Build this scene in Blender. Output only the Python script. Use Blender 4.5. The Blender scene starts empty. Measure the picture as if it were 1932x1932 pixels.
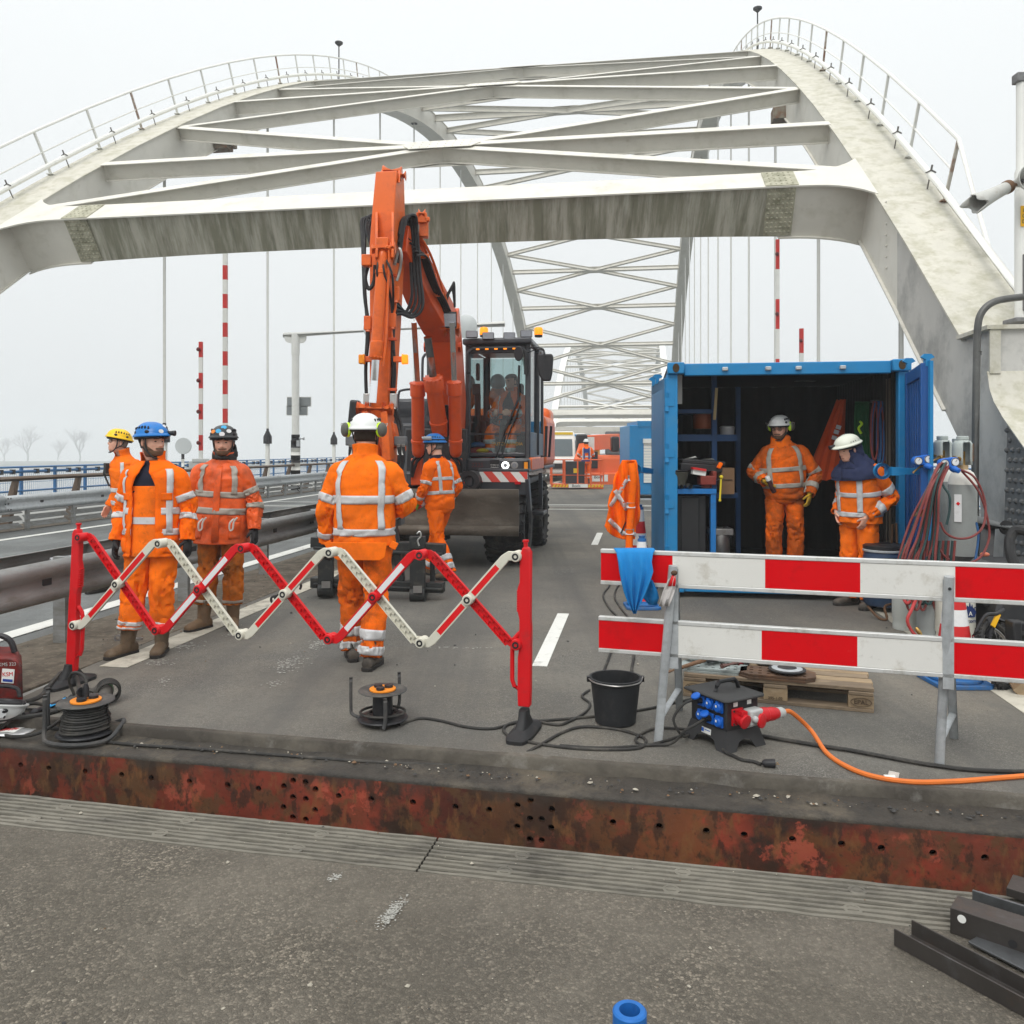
import bpy, bmesh, math, random
from math import sin, cos, pi, radians
from mathutils import Vector as V, Matrix as M, noise
SC = bpy.context.scene
COL = SC.collection
random.seed(7)
# ------------------------------------------------------------------ camera
F, U0, HOR, H = 1565.0, 966.0, 846.0, 1.6     # focal length, centre and horizon in 1932-wide pixels, eye height in metres
cam_d = bpy.data.cameras.new('camera')
cam = bpy.data.objects.new('camera', cam_d)
COL.objects.link(cam)
cam.location = (0, 0, H)
cam.rotation_euler = (pi / 2, 0, 0)
cam_d.sensor_width = 36.0
cam_d.lens = 36.0 * F / 1932
cam_d.shift_y = -(966 - HOR) / 1932
cam_d.clip_start = 0.05
cam_d.clip_end = 3000
SC.camera = cam
# ------------------------------------------------------------------ world, sun, exposure
SUN_EL, SUN_AZ = radians(48), radians(200)
w = bpy.data.worlds.new('World')
SC.world = w
w.use_nodes = True
wn, wl = w.node_tree.nodes, w.node_tree.links
wn.clear()
out = wn.new('ShaderNodeOutputWorld')
bg = wn.new('ShaderNodeBackground')
bg.inputs['Strength'].default_value = 0.116
sky = wn.new('ShaderNodeTexSky')
sky.sky_type = 'NISHITA'
sky.sun_disc = False
sky.sun_elevation = SUN_EL
sky.sun_rotation = SUN_AZ
sky.dust_density = 4
hs = wn.new('ShaderNodeHueSaturation')
hs.inputs['Saturation'].default_value = 0.116
hs.inputs['Value'].default_value = 1.0
tc = wn.new('ShaderNodeTexCoord')
sx = wn.new('ShaderNodeSeparateXYZ')
rmp = wn.new('ShaderNodeValToRGB')           # overcast: brighter towards the zenith
e = rmp.color_ramp.elements
e[0].position = 0.0; e[0].color = (0.3570, 0.3700, 0.3730, 1)
e[1].position = 1.0; e[1].color = (.97, .97, .97, 1)
for p, c in ((0.12, (0.3836, 0.3975, 0.4007)), (0.3, (0.4222, 0.4375, 0.4410)), (0.47, (0.4560, 0.4725, 0.4763)), (0.75, (0.6996, 0.7250, 0.7308))):
 k = e.new(p); k.color = (*c, 1)
mul = wn.new('ShaderNodeVectorMath'); mul.operation = 'SCALE'; mul.inputs['Scale'].default_value = 20.0
mixw = wn.new('ShaderNodeMixRGB'); mixw.inputs['Fac'].default_value = 0.90
wl.new(tc.outputs['Generated'], sx.inputs[0])
wl.new(sx.outputs['Z'], rmp.inputs[0])
wl.new(rmp.outputs[0], mul.inputs[0])
wl.new(sky.outputs[0], hs.inputs['Color'])
wl.new(hs.outputs[0], mixw.inputs[1])
wl.new(mul.outputs[0], mixw.inputs[2])
wl.new(mixw.outputs[0], bg.inputs['Color'])
wl.new(bg.outputs[0], out.inputs['Surface'])
sun_d = bpy.data.lights.new('sun', 'SUN')
sun_d.energy = 1.3
sun_d.angle = radians(25)
sun_d.color = (1.0, 0.97, 0.93)
sun = bpy.data.objects.new('sun', sun_d)
COL.objects.link(sun)
sd = V((sin(SUN_AZ) * cos(SUN_EL), cos(SUN_AZ) * cos(SUN_EL), sin(SUN_EL)))
sun.rotation_euler = sd.to_track_quat('Z', 'Y').to_euler()
sun.location = (0, -5, 30)
vs = SC.view_settings
vs.view_transform = 'Standard'
vs.look = 'None'
vs.exposure = 0.0
vs.gamma = 1.0
vs.use_curve_mapping = False
SC.cycles.max_bounces = 8
SC.cycles.transparent_max_bounces = 12
SC.cycles.volume_bounces = 2
SC.cycles.sample_clamp_indirect = 6
SC.cycles.use_denoising = True
# ------------------------------------------------------------------ frames
PHI = math.atan((1204 - U0) / F)               # the bridge runs a little to the right of the camera's axis
CB, SB = cos(PHI), sin(PHI)
RB = M.Rotation(-PHI, 3, 'Z')
def B(X, Y, z=0.0):                             # bridge frame (across, along, up) to world
 return V((X * CB + Y * SB, Y * CB - X * SB, z))
def P(u, v, d):                                 # a point of the place at distance d
 return V(((u - U0) / F * d, d, H - (v - HOR) / F * d))
def G(u, v, z=0.0):                             # a point on the level z
 d = (H - z) * F / (v - HOR)
 return V(((u - U0) / F * d, d, z))
def lerp(a, b, t):
 return a + (b - a) * t
# ------------------------------------------------------------------ materials
MATS = {}
def mat(name, col, rough=.6, metal=0.0, var=.12, vs=5.0, dirt=None, bump=0.0, bs=80.0, emit=0.0, spec=.3, stretch=None, dirt2=None, coat=0.0):
 """dirt = (colour, threshold, scale[, strength]); stretch scales the dirt's coordinates (streaks)."""
 if name in MATS:
  return MATS[name]
 m = bpy.data.materials.new(name)
 m.use_nodes = True
 n, l = m.node_tree.nodes, m.node_tree.links
 b = n['Principled BSDF']
 b.inputs['Roughness'].default_value = rough
 b.inputs['Metallic'].default_value = metal
 b.inputs['Specular IOR Level'].default_value = spec
 if coat:
  b.inputs['Coat Weight'].default_value = coat
  b.inputs['Coat Roughness'].default_value = .15
 t = n.new('ShaderNodeTexCoord')
 co = t.outputs['Object']
 nz = n.new('ShaderNodeTexNoise')
 nz.inputs['Scale'].default_value = vs
 nz.inputs['Detail'].default_value = 6
 nz.inputs['Roughness'].default_value = .65
 l.new(co, nz.inputs['Vector'])
 mx = n.new('ShaderNodeMixRGB')
 mx.inputs[1].default_value = (*[max(0, c * (1 - var * 1.6)) for c in col], 1)
 mx.inputs[2].default_value = (*[min(1, c * (1 + var * 1.6)) for c in col], 1)
 l.new(nz.outputs['Fac'], mx.inputs['Fac'])
 cur = mx.outputs[0]
 for dd in (dirt, dirt2):
  if not dd:
   continue
  dc, th, ds = dd[:3]
  st = dd[3] if len(dd) > 3 else .85
  mp = n.new('ShaderNodeMapping')
  l.new(co, mp.inputs['Vector'])
  if stretch:
   mp.inputs['Scale'].default_value = stretch
  mp.inputs['Location'].default_value = (ds, ds * .37, dc[0] * 9)
  n2 = n.new('ShaderNodeTexNoise')
  n2.inputs['Scale'].default_value = ds
  n2.inputs['Detail'].default_value = 8
  n2.inputs['Roughness'].default_value = .7
  l.new(mp.outputs[0], n2.inputs['Vector'])
  mr = n.new('ShaderNodeMapRange')
  mr.inputs['From Min'].default_value = th - .06
  mr.inputs['From Max'].default_value = th + .12
  mr.inputs['To Max'].default_value = st
  l.new(n2.outputs['Fac'], mr.inputs['Value'])
  m2 = n.new('ShaderNodeMixRGB')
  l.new(mr.outputs[0], m2.inputs['Fac'])
  l.new(cur, m2.inputs[1])
  m2.inputs[2].default_value = (*dc, 1)
  cur = m2.outputs[0]
 l.new(cur, b.inputs['Base Color'])
 if bump:
  n3 = n.new('ShaderNodeTexNoise')
  n3.inputs['Scale'].default_value = bs
  n3.inputs['Detail'].default_value = 4
  l.new(co, n3.inputs['Vector'])
  bp = n.new('ShaderNodeBump')
  bp.inputs['Strength'].default_value = min(1, bump)
  bp.inputs['Distance'].default_value = .3 / bs
  l.new(n3.outputs['Fac'], bp.inputs['Height'])
  l.new(bp.outputs[0], b.inputs['Normal'])
 if emit:
  b.inputs['Emission Color'].default_value = (*col, 1)
  b.inputs['Emission Strength'].default_value = emit
 MATS[name] = m
 return m
def glass_mat(name, tint, refl=.12, rough=.02):
 if name in MATS:
  return MATS[name]
 m = bpy.data.materials.new(name)
 m.use_nodes = True
 n, l = m.node_tree.nodes, m.node_tree.links
 n.clear()
 o = n.new('ShaderNodeOutputMaterial')
 tr = n.new('ShaderNodeBsdfTransparent'); tr.inputs[0].default_value = (*tint, 1)
 gl = n.new('ShaderNodeBsdfGlossy'); gl.inputs['Roughness'].default_value = rough
 fr = n.new('ShaderNodeLayerWeight'); fr.inputs[0].default_value = refl
 mx = n.new('ShaderNodeMixShader')
 l.new(fr.outputs['Fresnel'], mx.inputs[0]); l.new(tr.outputs[0], mx.inputs[1]); l.new(gl.outputs[0], mx.inputs[2])
 l.new(mx.outputs[0], o.inputs[0])
 MATS[name] = m
 return m
# ------------------------------------------------------------------ mesh builder
WM = {}                                          # world matrix of every Empty or part that may become a parent
def frame_of(t, ref=V((0, 0, 1))):
 t = t.normalized()
 if abs(t.dot(ref)) > .98:
  ref = V((0, 1, 0))
 x = t.cross(ref).normalized()
 return x, x.cross(t)
class MB:
 def __init__(s):
  s.v, s.f, s.m, s.mi = [], [], [], 0
 def add(s, vs, fs):
  o = len(s.v)
  s.v += [V(p) for p in vs]
  s.f += [tuple(i + o for i in f) for f in fs]
  s.m += [s.mi] * len(fs)
  return s
 def box(s, c, d, R=None, tx=1.0, ty=1.0):
  c = V(c)
  vs = []
  for z in (-.5, .5):
   kx, ky = (tx, ty) if z > 0 else (1, 1)
   for x, y in ((-.5, -.5), (.5, -.5), (.5, .5), (-.5, .5)):
    p = V((x * d[0] * kx, y * d[1] * ky, z * d[2]))
    vs.append(c + (R @ p if R else p))
  return s.add(vs, [(3, 2, 1, 0), (4, 5, 6, 7), (0, 1, 5, 4), (1, 2, 6, 5), (2, 3, 7, 6), (3, 0, 4, 7)])
 def bar(s, a, b, w, h, up=V((0, 0, 1)), w2=None, h2=None):
  a, b = V(a), V(b)
  x, y = frame_of(b - a, V(up))
  vs = []
  for p, ww, hh in ((a, w, h), (b, w2 or w, h2 or h)):
   vs += [p - x * ww / 2 - y * hh / 2, p + x * ww / 2 - y * hh / 2, p + x * ww / 2 + y * hh / 2, p - x * ww / 2 + y * hh / 2]
  return s.add(vs, [(3, 2, 1, 0), (4, 5, 6, 7), (0, 1, 5, 4), (1, 2, 6, 5), (2, 3, 7, 6), (3, 0, 4, 7)])
 def tube(s, pts, r, n=8, cap=True, closed=False):
  pts = [V(p) for p in pts]
  k = len(pts)
  rr = r if isinstance(r, (list, tuple)) else [r] * k
  vs, fs = [], []
  t0 = None
  for i in range(k):
   if closed:
    t = pts[(i + 1) % k] - pts[i - 1]
   else:
    t = pts[min(i + 1, k - 1)] - pts[max(i - 1, 0)]
   if t.length < 1e-9:
    t = V((0, 0, 1))
   t.normalize()
   if t0 is None:
    x, y = frame_of(t)
   else:
    x = (x - t * x.dot(t))
    if x.length < 1e-5:
     x, y = frame_of(t)
    x.normalize()
    y = t.cross(x)
   t0 = t
   for j in range(n):
    a = 2 * pi * j / n
    vs.append(pts[i] + x * cos(a) * rr[i] + y * sin(a) * rr[i])
  kk = k if closed else k - 1
  for i in range(kk):
   for j in range(n):
    i2 = (i + 1) % k
    fs.append((i * n + j, i * n + (j + 1) % n, i2 * n + (j + 1) % n, i2 * n + j))
  if cap and not closed:
   fs.append(tuple(range(n - 1, -1, -1)))
   fs.append(tuple((k - 1) * n + j for j in range(n)))
  return s.add(vs, fs)
 def cyl(s, a, b, r, r2=None, n=16):
  return s.tube([a, b], [r, r if r2 is None else r2], n)
 def lathe(s, prof, c=(0, 0, 0), ax=(0, 0, 1), n=24, caps=True, sx=1.0, sy=1.0):
  c = V(c)
  a = V(ax).normalized()
  x, y = frame_of(a) if abs(a.z) < .98 else (V((1, 0, 0)), V((0, 1, 0)) * (1 if a.z > 0 else -1))
  vs, fs = [], []
  for r, z in prof:
   for j in range(n):
    t = 2 * pi * j / n
    vs.append(c + a * z + x * cos(t) * r * sx + y * sin(t) * r * sy)
  for i in range(len(prof) - 1):
   for j in range(n):
    fs.append((i * n + j, i * n + (j + 1) % n, (i + 1) * n + (j + 1) % n, (i + 1) * n + j))
  if caps:
   fs.append(tuple(range(n - 1, -1, -1)))
   fs.append(tuple((len(prof) - 1) * n + j for j in range(n)))
  return s.add(vs, fs)
 def prism(s, poly, ext):
  ext = V(ext)
  k = len(poly)
  vs = [V(p) for p in poly] + [V(p) + ext for p in poly]
  fs = [tuple(range(k - 1, -1, -1)), tuple(range(k, 2 * k))]
  fs += [(i, (i + 1) % k, k + (i + 1) % k, k + i) for i in range(k)]
  return s.add(vs, fs)
 def ball(s, c, r, n=12, m=8, R=None):
  r = r if isinstance(r, (tuple, list)) else (r, r, r)
  c = V(c)
  vs, fs = [], []
  for i in range(1, m):
   th = pi * i / m
   for j in range(n):
    a = 2 * pi * j / n
    p = V((sin(th) * cos(a) * r[0], sin(th) * sin(a) * r[1], cos(th) * r[2]))
    vs.append(c + (R @ p if R else p))
  for q in (r[2], -r[2]):
   p = V((0, 0, q))
   vs.append(c + (R @ p if R else p))
  for i in range(m - 2):
   for j in range(n):
    fs.append((i * n + j, (i + 1) * n + j, (i + 1) * n + (j + 1) % n, i * n + (j + 1) % n))
  top, bot = (m - 1) * n, (m - 1) * n + 1
  for j in range(n):
   fs.append((top, j, (j + 1) % n))
   fs.append((bot, (m - 2) * n + (j + 1) % n, (m - 2) * n + j))
  return s.add(vs, fs)
 def grid(s, rows, closed=False, cap0=False, cap1=False):
  k, n = len(rows), len(rows[0])
  vs = [p for r in rows for p in r]
  fs = []
  for i in range(k - 1):
   for j in range(n if closed else n - 1):
    j2 = (j + 1) % n
    fs.append((i * n + j, i * n + j2, (i + 1) * n + j2, (i + 1) * n + j))
  if cap0:
   fs.append(tuple(range(n - 1, -1, -1)))
  if cap1:
   fs.append(tuple((k - 1) * n + j for j in range(n)))
  return s.add(vs, fs)
 def build(s, name, mats, parent=None, bev=0.0, seg=2, sharp=35, solid=0.0, subd=0, label=None, cat=None, group=None, kind=None, recalc=True, origin=None):
  me = bpy.data.meshes.new(name)
  if parent is None:
   if origin is None:
    xs = [p.x for p in s.v]; ys = [p.y for p in s.v]; zs = [p.z for p in s.v]
    o0 = V(((min(xs) + max(xs)) / 2, (min(ys) + max(ys)) / 2, min(zs)))
    if kind in ('structure', 'stuff'):
     o0 = V((0, 0, 0))
   else:
    o0 = V(origin)
   vs = [p - o0 for p in s.v]
  else:
   inv = WM[parent.name].inverted()
   vs = [inv @ p for p in s.v]
  me.from_pydata(vs, [], s.f)
  if not isinstance(mats, (list, tuple)):
   mats = [mats]
  for q in mats:
   me.materials.append(q)
  if len(mats) > 1:
   me.polygons.foreach_set('material_index', s.m)
  if recalc:
   bm = bmesh.new(); bm.from_mesh(me)
   bmesh.ops.recalc_face_normals(bm, faces=bm.faces)
   bm.to_mesh(me); bm.free()
  me.polygons.foreach_set('use_smooth', [True] * len(me.polygons))
  me.set_sharp_from_angle(angle=radians(sharp))
  me.update()
  o = bpy.data.objects.new(name, me)
  COL.objects.link(o)
  if parent is None:
   o.location = o0
   WM[o.name] = M.Translation(o0)
  else:
   o.parent = parent
   WM[o.name] = WM[parent.name].copy()
  if solid:
   q = o.modifiers.new('solid', 'SOLIDIFY'); q.thickness = solid; q.offset = -1
  if bev:
   q = o.modifiers.new('bevel', 'BEVEL'); q.width = bev; q.segments = seg; q.limit_method = 'ANGLE'; q.angle_limit = radians(32)
   q.harden_normals = False
  if subd:
   q = o.modifiers.new('sub', 'SUBSURF'); q.levels = q.render_levels = subd
  for key, val in (('label', label), ('category', cat), ('group', group), ('kind', kind)):
   if val:
    o[key] = val
  return o
def thing(name, label, cat, loc=(0, 0, 0), rz=0.0, group=None):
 o = bpy.data.objects.new(name, None)
 o.empty_display_size = .2
 COL.objects.link(o)
 o.location = V(loc)
 o.rotation_euler = (0, 0, rz)
 WM[o.name] = M.Translation(V(loc)) @ M.Rotation(rz, 4, 'Z')
 o['label'] = label
 o['category'] = cat
 if group:
  o['group'] = group
 return o
def kids(o):
 return [c for c in KIDS.get(o.name, [])]
def copy_tree(o, loc=None, rz=None, label=None, parent=None):
 """a thing and every part and sub-part of it, sharing mesh data"""
 c = o.copy()
 COL.objects.link(c)
 if parent:
  c.parent = parent
 if loc is not None:
  c.location = V(loc)
 if rz is not None:
  c.rotation_euler = (0, 0, rz)
 if label:
  c['label'] = label
 for ch in list(o.children):
  copy_tree(ch, parent=c)
 return c
def text(name, body, mtl, parent, loc, size, right, up, ext=.0006, align='CENTER'):
 """flat lettering standing at loc (world), reading along right"""
 cu = bpy.data.curves.new(name, 'FONT')
 cu.body = body
 cu.size = size
 cu.extrude = ext
 cu.align_x = align
 cu.align_y = 'CENTER'
 cu.materials.append(mtl)
 tmp = bpy.data.objects.new('tmp', cu)
 COL.objects.link(tmp)
 me = bpy.data.meshes.new_from_object(tmp.evaluated_get(bpy.context.evaluated_depsgraph_get()))
 bpy.data.objects.remove(tmp)
 o = bpy.data.objects.new(name, me)
 COL.objects.link(o)
 r = V(right).normalized(); u = (V(up) - r * V(up).dot(r)).normalized(); n = r.cross(u)
 w = M.Translation(V(loc)) @ M((r, u, n)).transposed().to_4x4()
 if parent:
  o.parent = parent
  o.matrix_local = WM[parent.name].inverted() @ w
 else:
  o.matrix_world = w
 return o
def spline(pts, n=8, closed=False):
 """Catmull-Rom through the points"""
 pts = [V(p) for p in pts]
 out = []
 k = len(pts)
 rng = range(k if closed else k - 1)
 for i in rng:
  if closed:
   p0, p1, p2, p3 = pts[i - 1], pts[i], pts[(i + 1) % k], pts[(i + 2) % k]
  else:
   p0, p1, p2, p3 = pts[max(i - 1, 0)], pts[i], pts[i + 1], pts[min(i + 2, k - 1)]
  for j in range(n):
   t = j / n
   out.append(.5 * ((2 * p1) + (p2 - p0) * t + (2 * p0 - 5 * p1 + 4 * p2 - p3) * t * t + (3 * p1 - p0 - 3 * p2 + p3) * t ** 3))
 if not closed:
  out.append(pts[-1])
 return out
ASPH_DIRT = (.075, .065, .05)
GALV = mat('galvanised steel', (.42, .44, .45), .5, .25, .22, 25, dirt=((.27, .27, .26), .58, 9, .5))
GALV_DIRTY = mat('weathered galvanised steel', (.27, .275, .27), .55, .25, .18, 6, dirt=((.15, .135, .11), .52, 3, .65), stretch=(1, 1, 4))
WHITE_ST = mat('weathered white steel paint', (.63, .61, .545), .5, 0, .07, 1.2, dirt=((.42, .40, .32), .58, 1.6, .5), dirt2=((.25, .21, .15), .68, 6, .55), bump=.12, bs=25)
WHITE_TOP = mat('lichen spotted white steel', (.54, .52, .45), .8, 0, .12, 2.5, dirt=((.36, .345, .25), .52, 3.5, .7), dirt2=((.22, .15, .085), .66, 7, .75), bump=.25, bs=30)
WHITE_CL = mat('clean white paint', (.72, .72, .68), .4, 0, .05, 4, dirt=((.4, .39, .34), .62, 6, .4))
BLACK = mat('black rubber', (.022, .022, .023), .6, 0, .3, 14, dirt=((.07, .065, .055), .6, 7, .5))
BLK_PLA = mat('black plastic', (.02, .02, .022), .42, 0, .25, 14, dirt=((.06, .055, .05), .6, 9, .5))
DARK_ST = mat('dark painted steel', (.03, .031, .034), .5, .1, .3, 8, dirt=((.09, .08, .065), .57, 6, .6))
CHROME = mat('chrome rod', (.75, .76, .78), .12, 1.0, .03, 5)
STEEL = mat('bare steel', (.33, .32, .31), .38, .85, .2, 18, dirt=((.12, .09, .07), .6, 8, .5))
BRASS = mat('brass', (.45, .28, .09), .35, .9, .15, 20)
# ================================================================== THE BRIDGE
XR, XL, RW = 4.234, -13.53, 1.0                  # inner faces of the two ribs, rib width
AY0, AL, AR, AT = 7.99, 116.3, 25.1, 1.16
def az(Y, y0=AY0):
 return 4 * AR * (Y - y0) * (y0 + AL - Y) / AL ** 2
def aslope(Y, y0=AY0):
 return math.atan(4 * AR * (AL - 2 * (Y - y0)) / AL ** 2)
def tn(Y, y0=AY0):
 a = aslope(Y, y0)
 return V((SB * cos(a), CB * cos(a), sin(a))), V((-SB * sin(a), -CB * sin(a), cos(a)))
XAX = V((CB, -SB, 0))
def rib(bridge, Xi, side, y0, ya, yb, step=2.3, wm=None):
 """box rib with projecting top and bottom plates; side +1: the rib lies outside Xi"""
 Xo = Xi + side * RW
 ys = [ya + (yb - ya) * i / max(1, round((yb - ya) / step)) for i in range(round((yb - ya) / step) + 1)]
 m = MB()
 for lo, hi, xa, xb, mi in ((-AT + .03, -.03, Xi, Xo, 0), (-.03, 0, Xi - side * .05, Xo + side * .05, 1), (-AT, -AT + .03, Xi - side * .05, Xo + side * .05, 0)):
  m.mi = mi
  rows = []
  for Y in ys:
   n = tn(Y, y0)[1]
   b = B(0, Y, az(Y, y0))
   rows.append([b + XAX * xa + n * lo, b + XAX * xb + n * lo, b + XAX * xb + n * hi, b + XAX * xa + n * hi])
  m.grid(rows, True, True, True)
 return m.build('arch_rib', [wm or WHITE_ST, wm or WHITE_TOP], bridge, sharp=20)
def strut(bridge, a, b, n, w=.30, h=.42, name='cross_strut', f=.02):
 """I beam from a to b, flanges square to n"""
 m = MB()
 a, b = V(a), V(b)
 d = (b - a).normalized()
 n = (n - d * n.dot(d)).normalized()
 for off, ww, hh in ((0, .03, h - 2 * f), (h / 2 - f / 2, w, f), (-h / 2 + f / 2, w, f)):
  m.bar(a + n * off, b + n * off, ww, hh, n)
 return m.build(name, WHITE_ST, bridge)
def hanger_row(bridge, Xc, y0, ys, detail=True):
 for Y in ys:
  zt = az(Y, y0) - AT - .1
  if zt < 2.0:
   continue
  m = MB()
  r = .045 if detail else .05
  m.cyl(B(Xc, Y, 2.05), B(Xc, Y, zt + .3), r, n=10)
  h = m.build('hanger', WHITE_CL, bridge)
  if detail:
   q = MB()
   q.lathe([(.16, 1.78), (.16, 2.05), (.05, 2.28), (.05, 2.36)], B(Xc, Y, 0), n=16)
   q.build('hanger_cap', BLK_PLA, h)
   q = MB()
   q.box(B(Xc, Y, .9), (.13, .13, 1.8), RB)
   for i in range(9):
    q.box(B(Xc + .0, Y - .075, .35 + i * .16), (.03, .03, .03), RB)
   q.build('hanger_post', WHITE_CL, h, bev=.008)
   if Y < 60:
    q = MB()
    q.box(B(Xc, Y, zt + .12), (.34, .34, .2), RB)
    q.build('hanger_socket', DARK_ST, h)
def bracing(bridge, y0, yp, n_bays, far):
 """transverse struts at mid-bay and diagonals meeting the ribs at every hanger"""
 for k in range(n_bays):
  ya, ym, yb = yp + 7 * k, yp + 7 * k + 3.5, yp + 7 * k + 7
  mid = B((XR + XL) / 2, ym, az(ym, y0) - .25)
  nm = tn(ym, y0)[1]
  strut(bridge, B(XL, ym, az(ym, y0) - .25), B(XR, ym, az(ym, y0) - .25), nm)
  for X in (XL, XR):
   for Y in (ya + (.85 if k == 0 else 0), yb):
    strut(bridge, B(X, Y, az(Y, y0) - .25 - .02), mid - nm * .004, tn((Y + ym) / 2, y0)[1], name='diagonal_brace', w=.26, h=.36)
  if not far:
   g = MB()
   for s in (1, -1):
    c = mid + nm * (.215 * s)
    t = tn(ym, y0)[0]
    g.prism([c + XAX * x + t * y for x, y in ((-.75, -.3), (.75, -.3), (.95, 0), (.75, .3), (-.75, .3), (-.95, 0))], nm * .014 * s)
   gp = g.build('gusset_plate', WHITE_ST, bridge)
   if k < 2:
    q = MB()
    for x in [-.7 + i * .2 for i in range(8)]:
     for y in (-.2, 0, .2):
      q.lathe([(.02, 0), (.014, .012)], mid + nm * .229 + XAX * x + tn(ym, y0)[0] * y, nm, 6)
    q.build('rivets', WHITE_ST, gp)['kind'] = 'stuff'
def portal(bridge, y0, Y, stain, detail):
 t, n = tn(Y, y0)
 base = B(0, Y, az(Y, y0))
 xa, xb = XL + 1.6, XR - 1.55
 hgt, wid = .98, .8
 def q(X, a, b):
  return base + XAX * X + t * a + n * b
 m = MB()
 xs = [xa + (xb - xa) * i / 12 for i in range(13)]
 rows = []
 for X in xs:
  k = abs(X - (xa + xb) / 2) / ((xb - xa) / 2)
  d = hgt * (.93 + .1 * k ** 3)
  rows.append([q(X, -wid / 2 + .06, -d), q(X, wid / 2 - .06, -d), q(X, wid / 2 - .06, -.03), q(X, -wid / 2 + .06, -.03)])
 m.grid(rows, True, True, True)
 pb = m.build('portal_beam', stain, bridge, sharp=20)
 m = MB()
 m.grid([[q(X, -wid / 2, -.03), q(X, wid / 2, -.03), q(X, wid / 2, 0), q(X, -wid / 2, 0)] for X in (xa, xb)], True, True, True)
 m.build('top_flange', WHITE_ST, pb)
 for side, X0, X1 in ((1, xb, XR), (-1, xa, XL)):
  m = MB()
  rows_lo, rows = [], []
  for i in range(9):
   k = i / 8
   X = X0 + (X1 - X0) * k
   d = hgt * (1.03 + .20 * k ** 2.6)
   wd = wid / 2 * (1 + 1.5 * k ** 4)
   rows.append([q(X, -wid / 2 + .06, -d), q(X, wid / 2 - .06, -d), q(X, wid / 2 - .06, -.031), q(X, -wid / 2 + .06, -.031)])
   rows_lo.append((X, d, wd))
  m.grid(rows, True, True, True)
  hn = m.build('haunch', WHITE_ST, bridge, sharp=20)
  m = MB()
  m.grid([[q(X, -wid / 2, -d - .03), q(X, wid / 2, -d - .03), q(X, wid / 2, -d + .001), q(X, -wid / 2, -d + .001)] for X, d, wd in rows_lo], True, True, True)
  m.grid([[q(X, -wd, -.03), q(X, wd, -.03), q(X, wd, .001), q(X, -wd, .001)] for X, d, wd in rows_lo], True, True, True)
  m.build('haunch_flange', WHITE_ST, hn, sharp=20)
  if detail:
   m = MB()
   xc = X0 - side * .02
   m.grid([[q(xc - .26, -wid / 2 + .03, -hgt * 1.0), q(xc + .26, -wid / 2 + .03, -hgt * 1.0), q(xc + .26, -wid / 2 + .062, -hgt * 1.0), q(xc - .26, -wid / 2 + .062, -hgt * 1.0)],
     [q(xc - .26, -wid / 2 + .03, -.04), q(xc + .26, -wid / 2 + .03, -.04), q(xc + .26, -wid / 2 + .062, -.04), q(xc - .26, -wid / 2 + .062, -.04)]], True, True, True)
   m.prism([q(xc + x, y, .002) for x, y in ((-.3, -.38), (.3, -.38), (.3, .38), (-.3, .38))], n * .014)
   sp = m.build('splice_plate', SPLICE, bridge)
   m = MB()
   for i in range(6):
    for j in range(10):
     m.lathe([(.026, 0), (.022, .012), (.01, .02)], q(xc - .21 + i * .084, -wid / 2 + .03, -.90 + j * .092), -t, 6)
   for i in range(5):
    for j in range(5):
     m.lathe([(.022, 0), (.012, .014)], q(xc - .2 + i * .1, -.3 + j * .15, .016), n, 6)
   m.build('rivets', SPLICE, sp)['kind'] = 'stuff'
def handrail(bridge, X, ya, yb, side, y0=AY0):
 """rail with posts, mid wire and pipe along the outer edge of a rib; each post is a part"""
 L = [ya + (yb - ya) * i / max(2, round((yb - ya) / 1.9)) for i in range(max(2, round((yb - ya) / 1.9)) + 1)]
 m = MB()
 top = [B(X, Y, az(Y, y0)) + tn(Y, y0)[1] * 1.05 for Y in L]
 end = [B(X, L[0] - 1.75, az(L[0] - 1.75, y0)) + tn(L[0], y0)[1] * .12] if side > 0 else []
 m.tube(end + top, .036, 8)
 hr = m.build('handrail', WHITE_CL, bridge)
 m = MB()
 m.tube([B(X, Y, az(Y, y0)) + tn(Y, y0)[1] * .55 for Y in L], .02, 6)
 m.build('middle_rail', WHITE_CL, hr)
 m = MB()
 L2 = [AY0 + 3.1] + L if side > 0 else L
 m.tube([B(X - side * .12, Y, az(Y, y0)) + tn(Y, y0)[1] * .26 for Y in L2], .06, 10)
 m.build('rail_pipe', WHITE_CL, hr)
 q = MB()
 for i, Y in enumerate(L):
  n = tn(Y, y0)[1]
  b = B(X, Y, az(Y, y0))
  if i < 24:
   p = MB()
   p.bar(b, b + n * 1.04, .05, .05, XAX)
   p.box(b + n * .01, (.16, .16, .02), RB)
   p.build('rail_post', WHITE_CL if i % 5 else RUSTY_W, hr)
  else:
   q.bar(b, b + n * 1.04, .05, .05, XAX)
  c = B(X - side * .12, Y + .5, az(Y + .5, y0)) + n * .26
  k = MB(); k.tube([c - XAX * .085 + n * .03, c + n * .08, c + XAX * .085 + n * .03], .016, 5)
  k.bar(c - n * .26, c, .02, .02, XAX); k.bar(c + n * .06, c + n * .17, .018, .03, XAX)
  k.build('pipe_clip', CLIP, hr)
 if q.v:
  q.build('rail_post', WHITE_CL, hr)['kind'] = 'stuff'
CLIP = mat('grey clip', (.16, .15, .14), .6, .1, .2, 8)
RUSTY_W = mat('rust stained white paint', (.52, .49, .43), .7, 0, .1, 4, dirt=((.20, .07, .025), .46, 3, .9), dirt2=((.05, .03, .02), .62, 6, .7))
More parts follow.
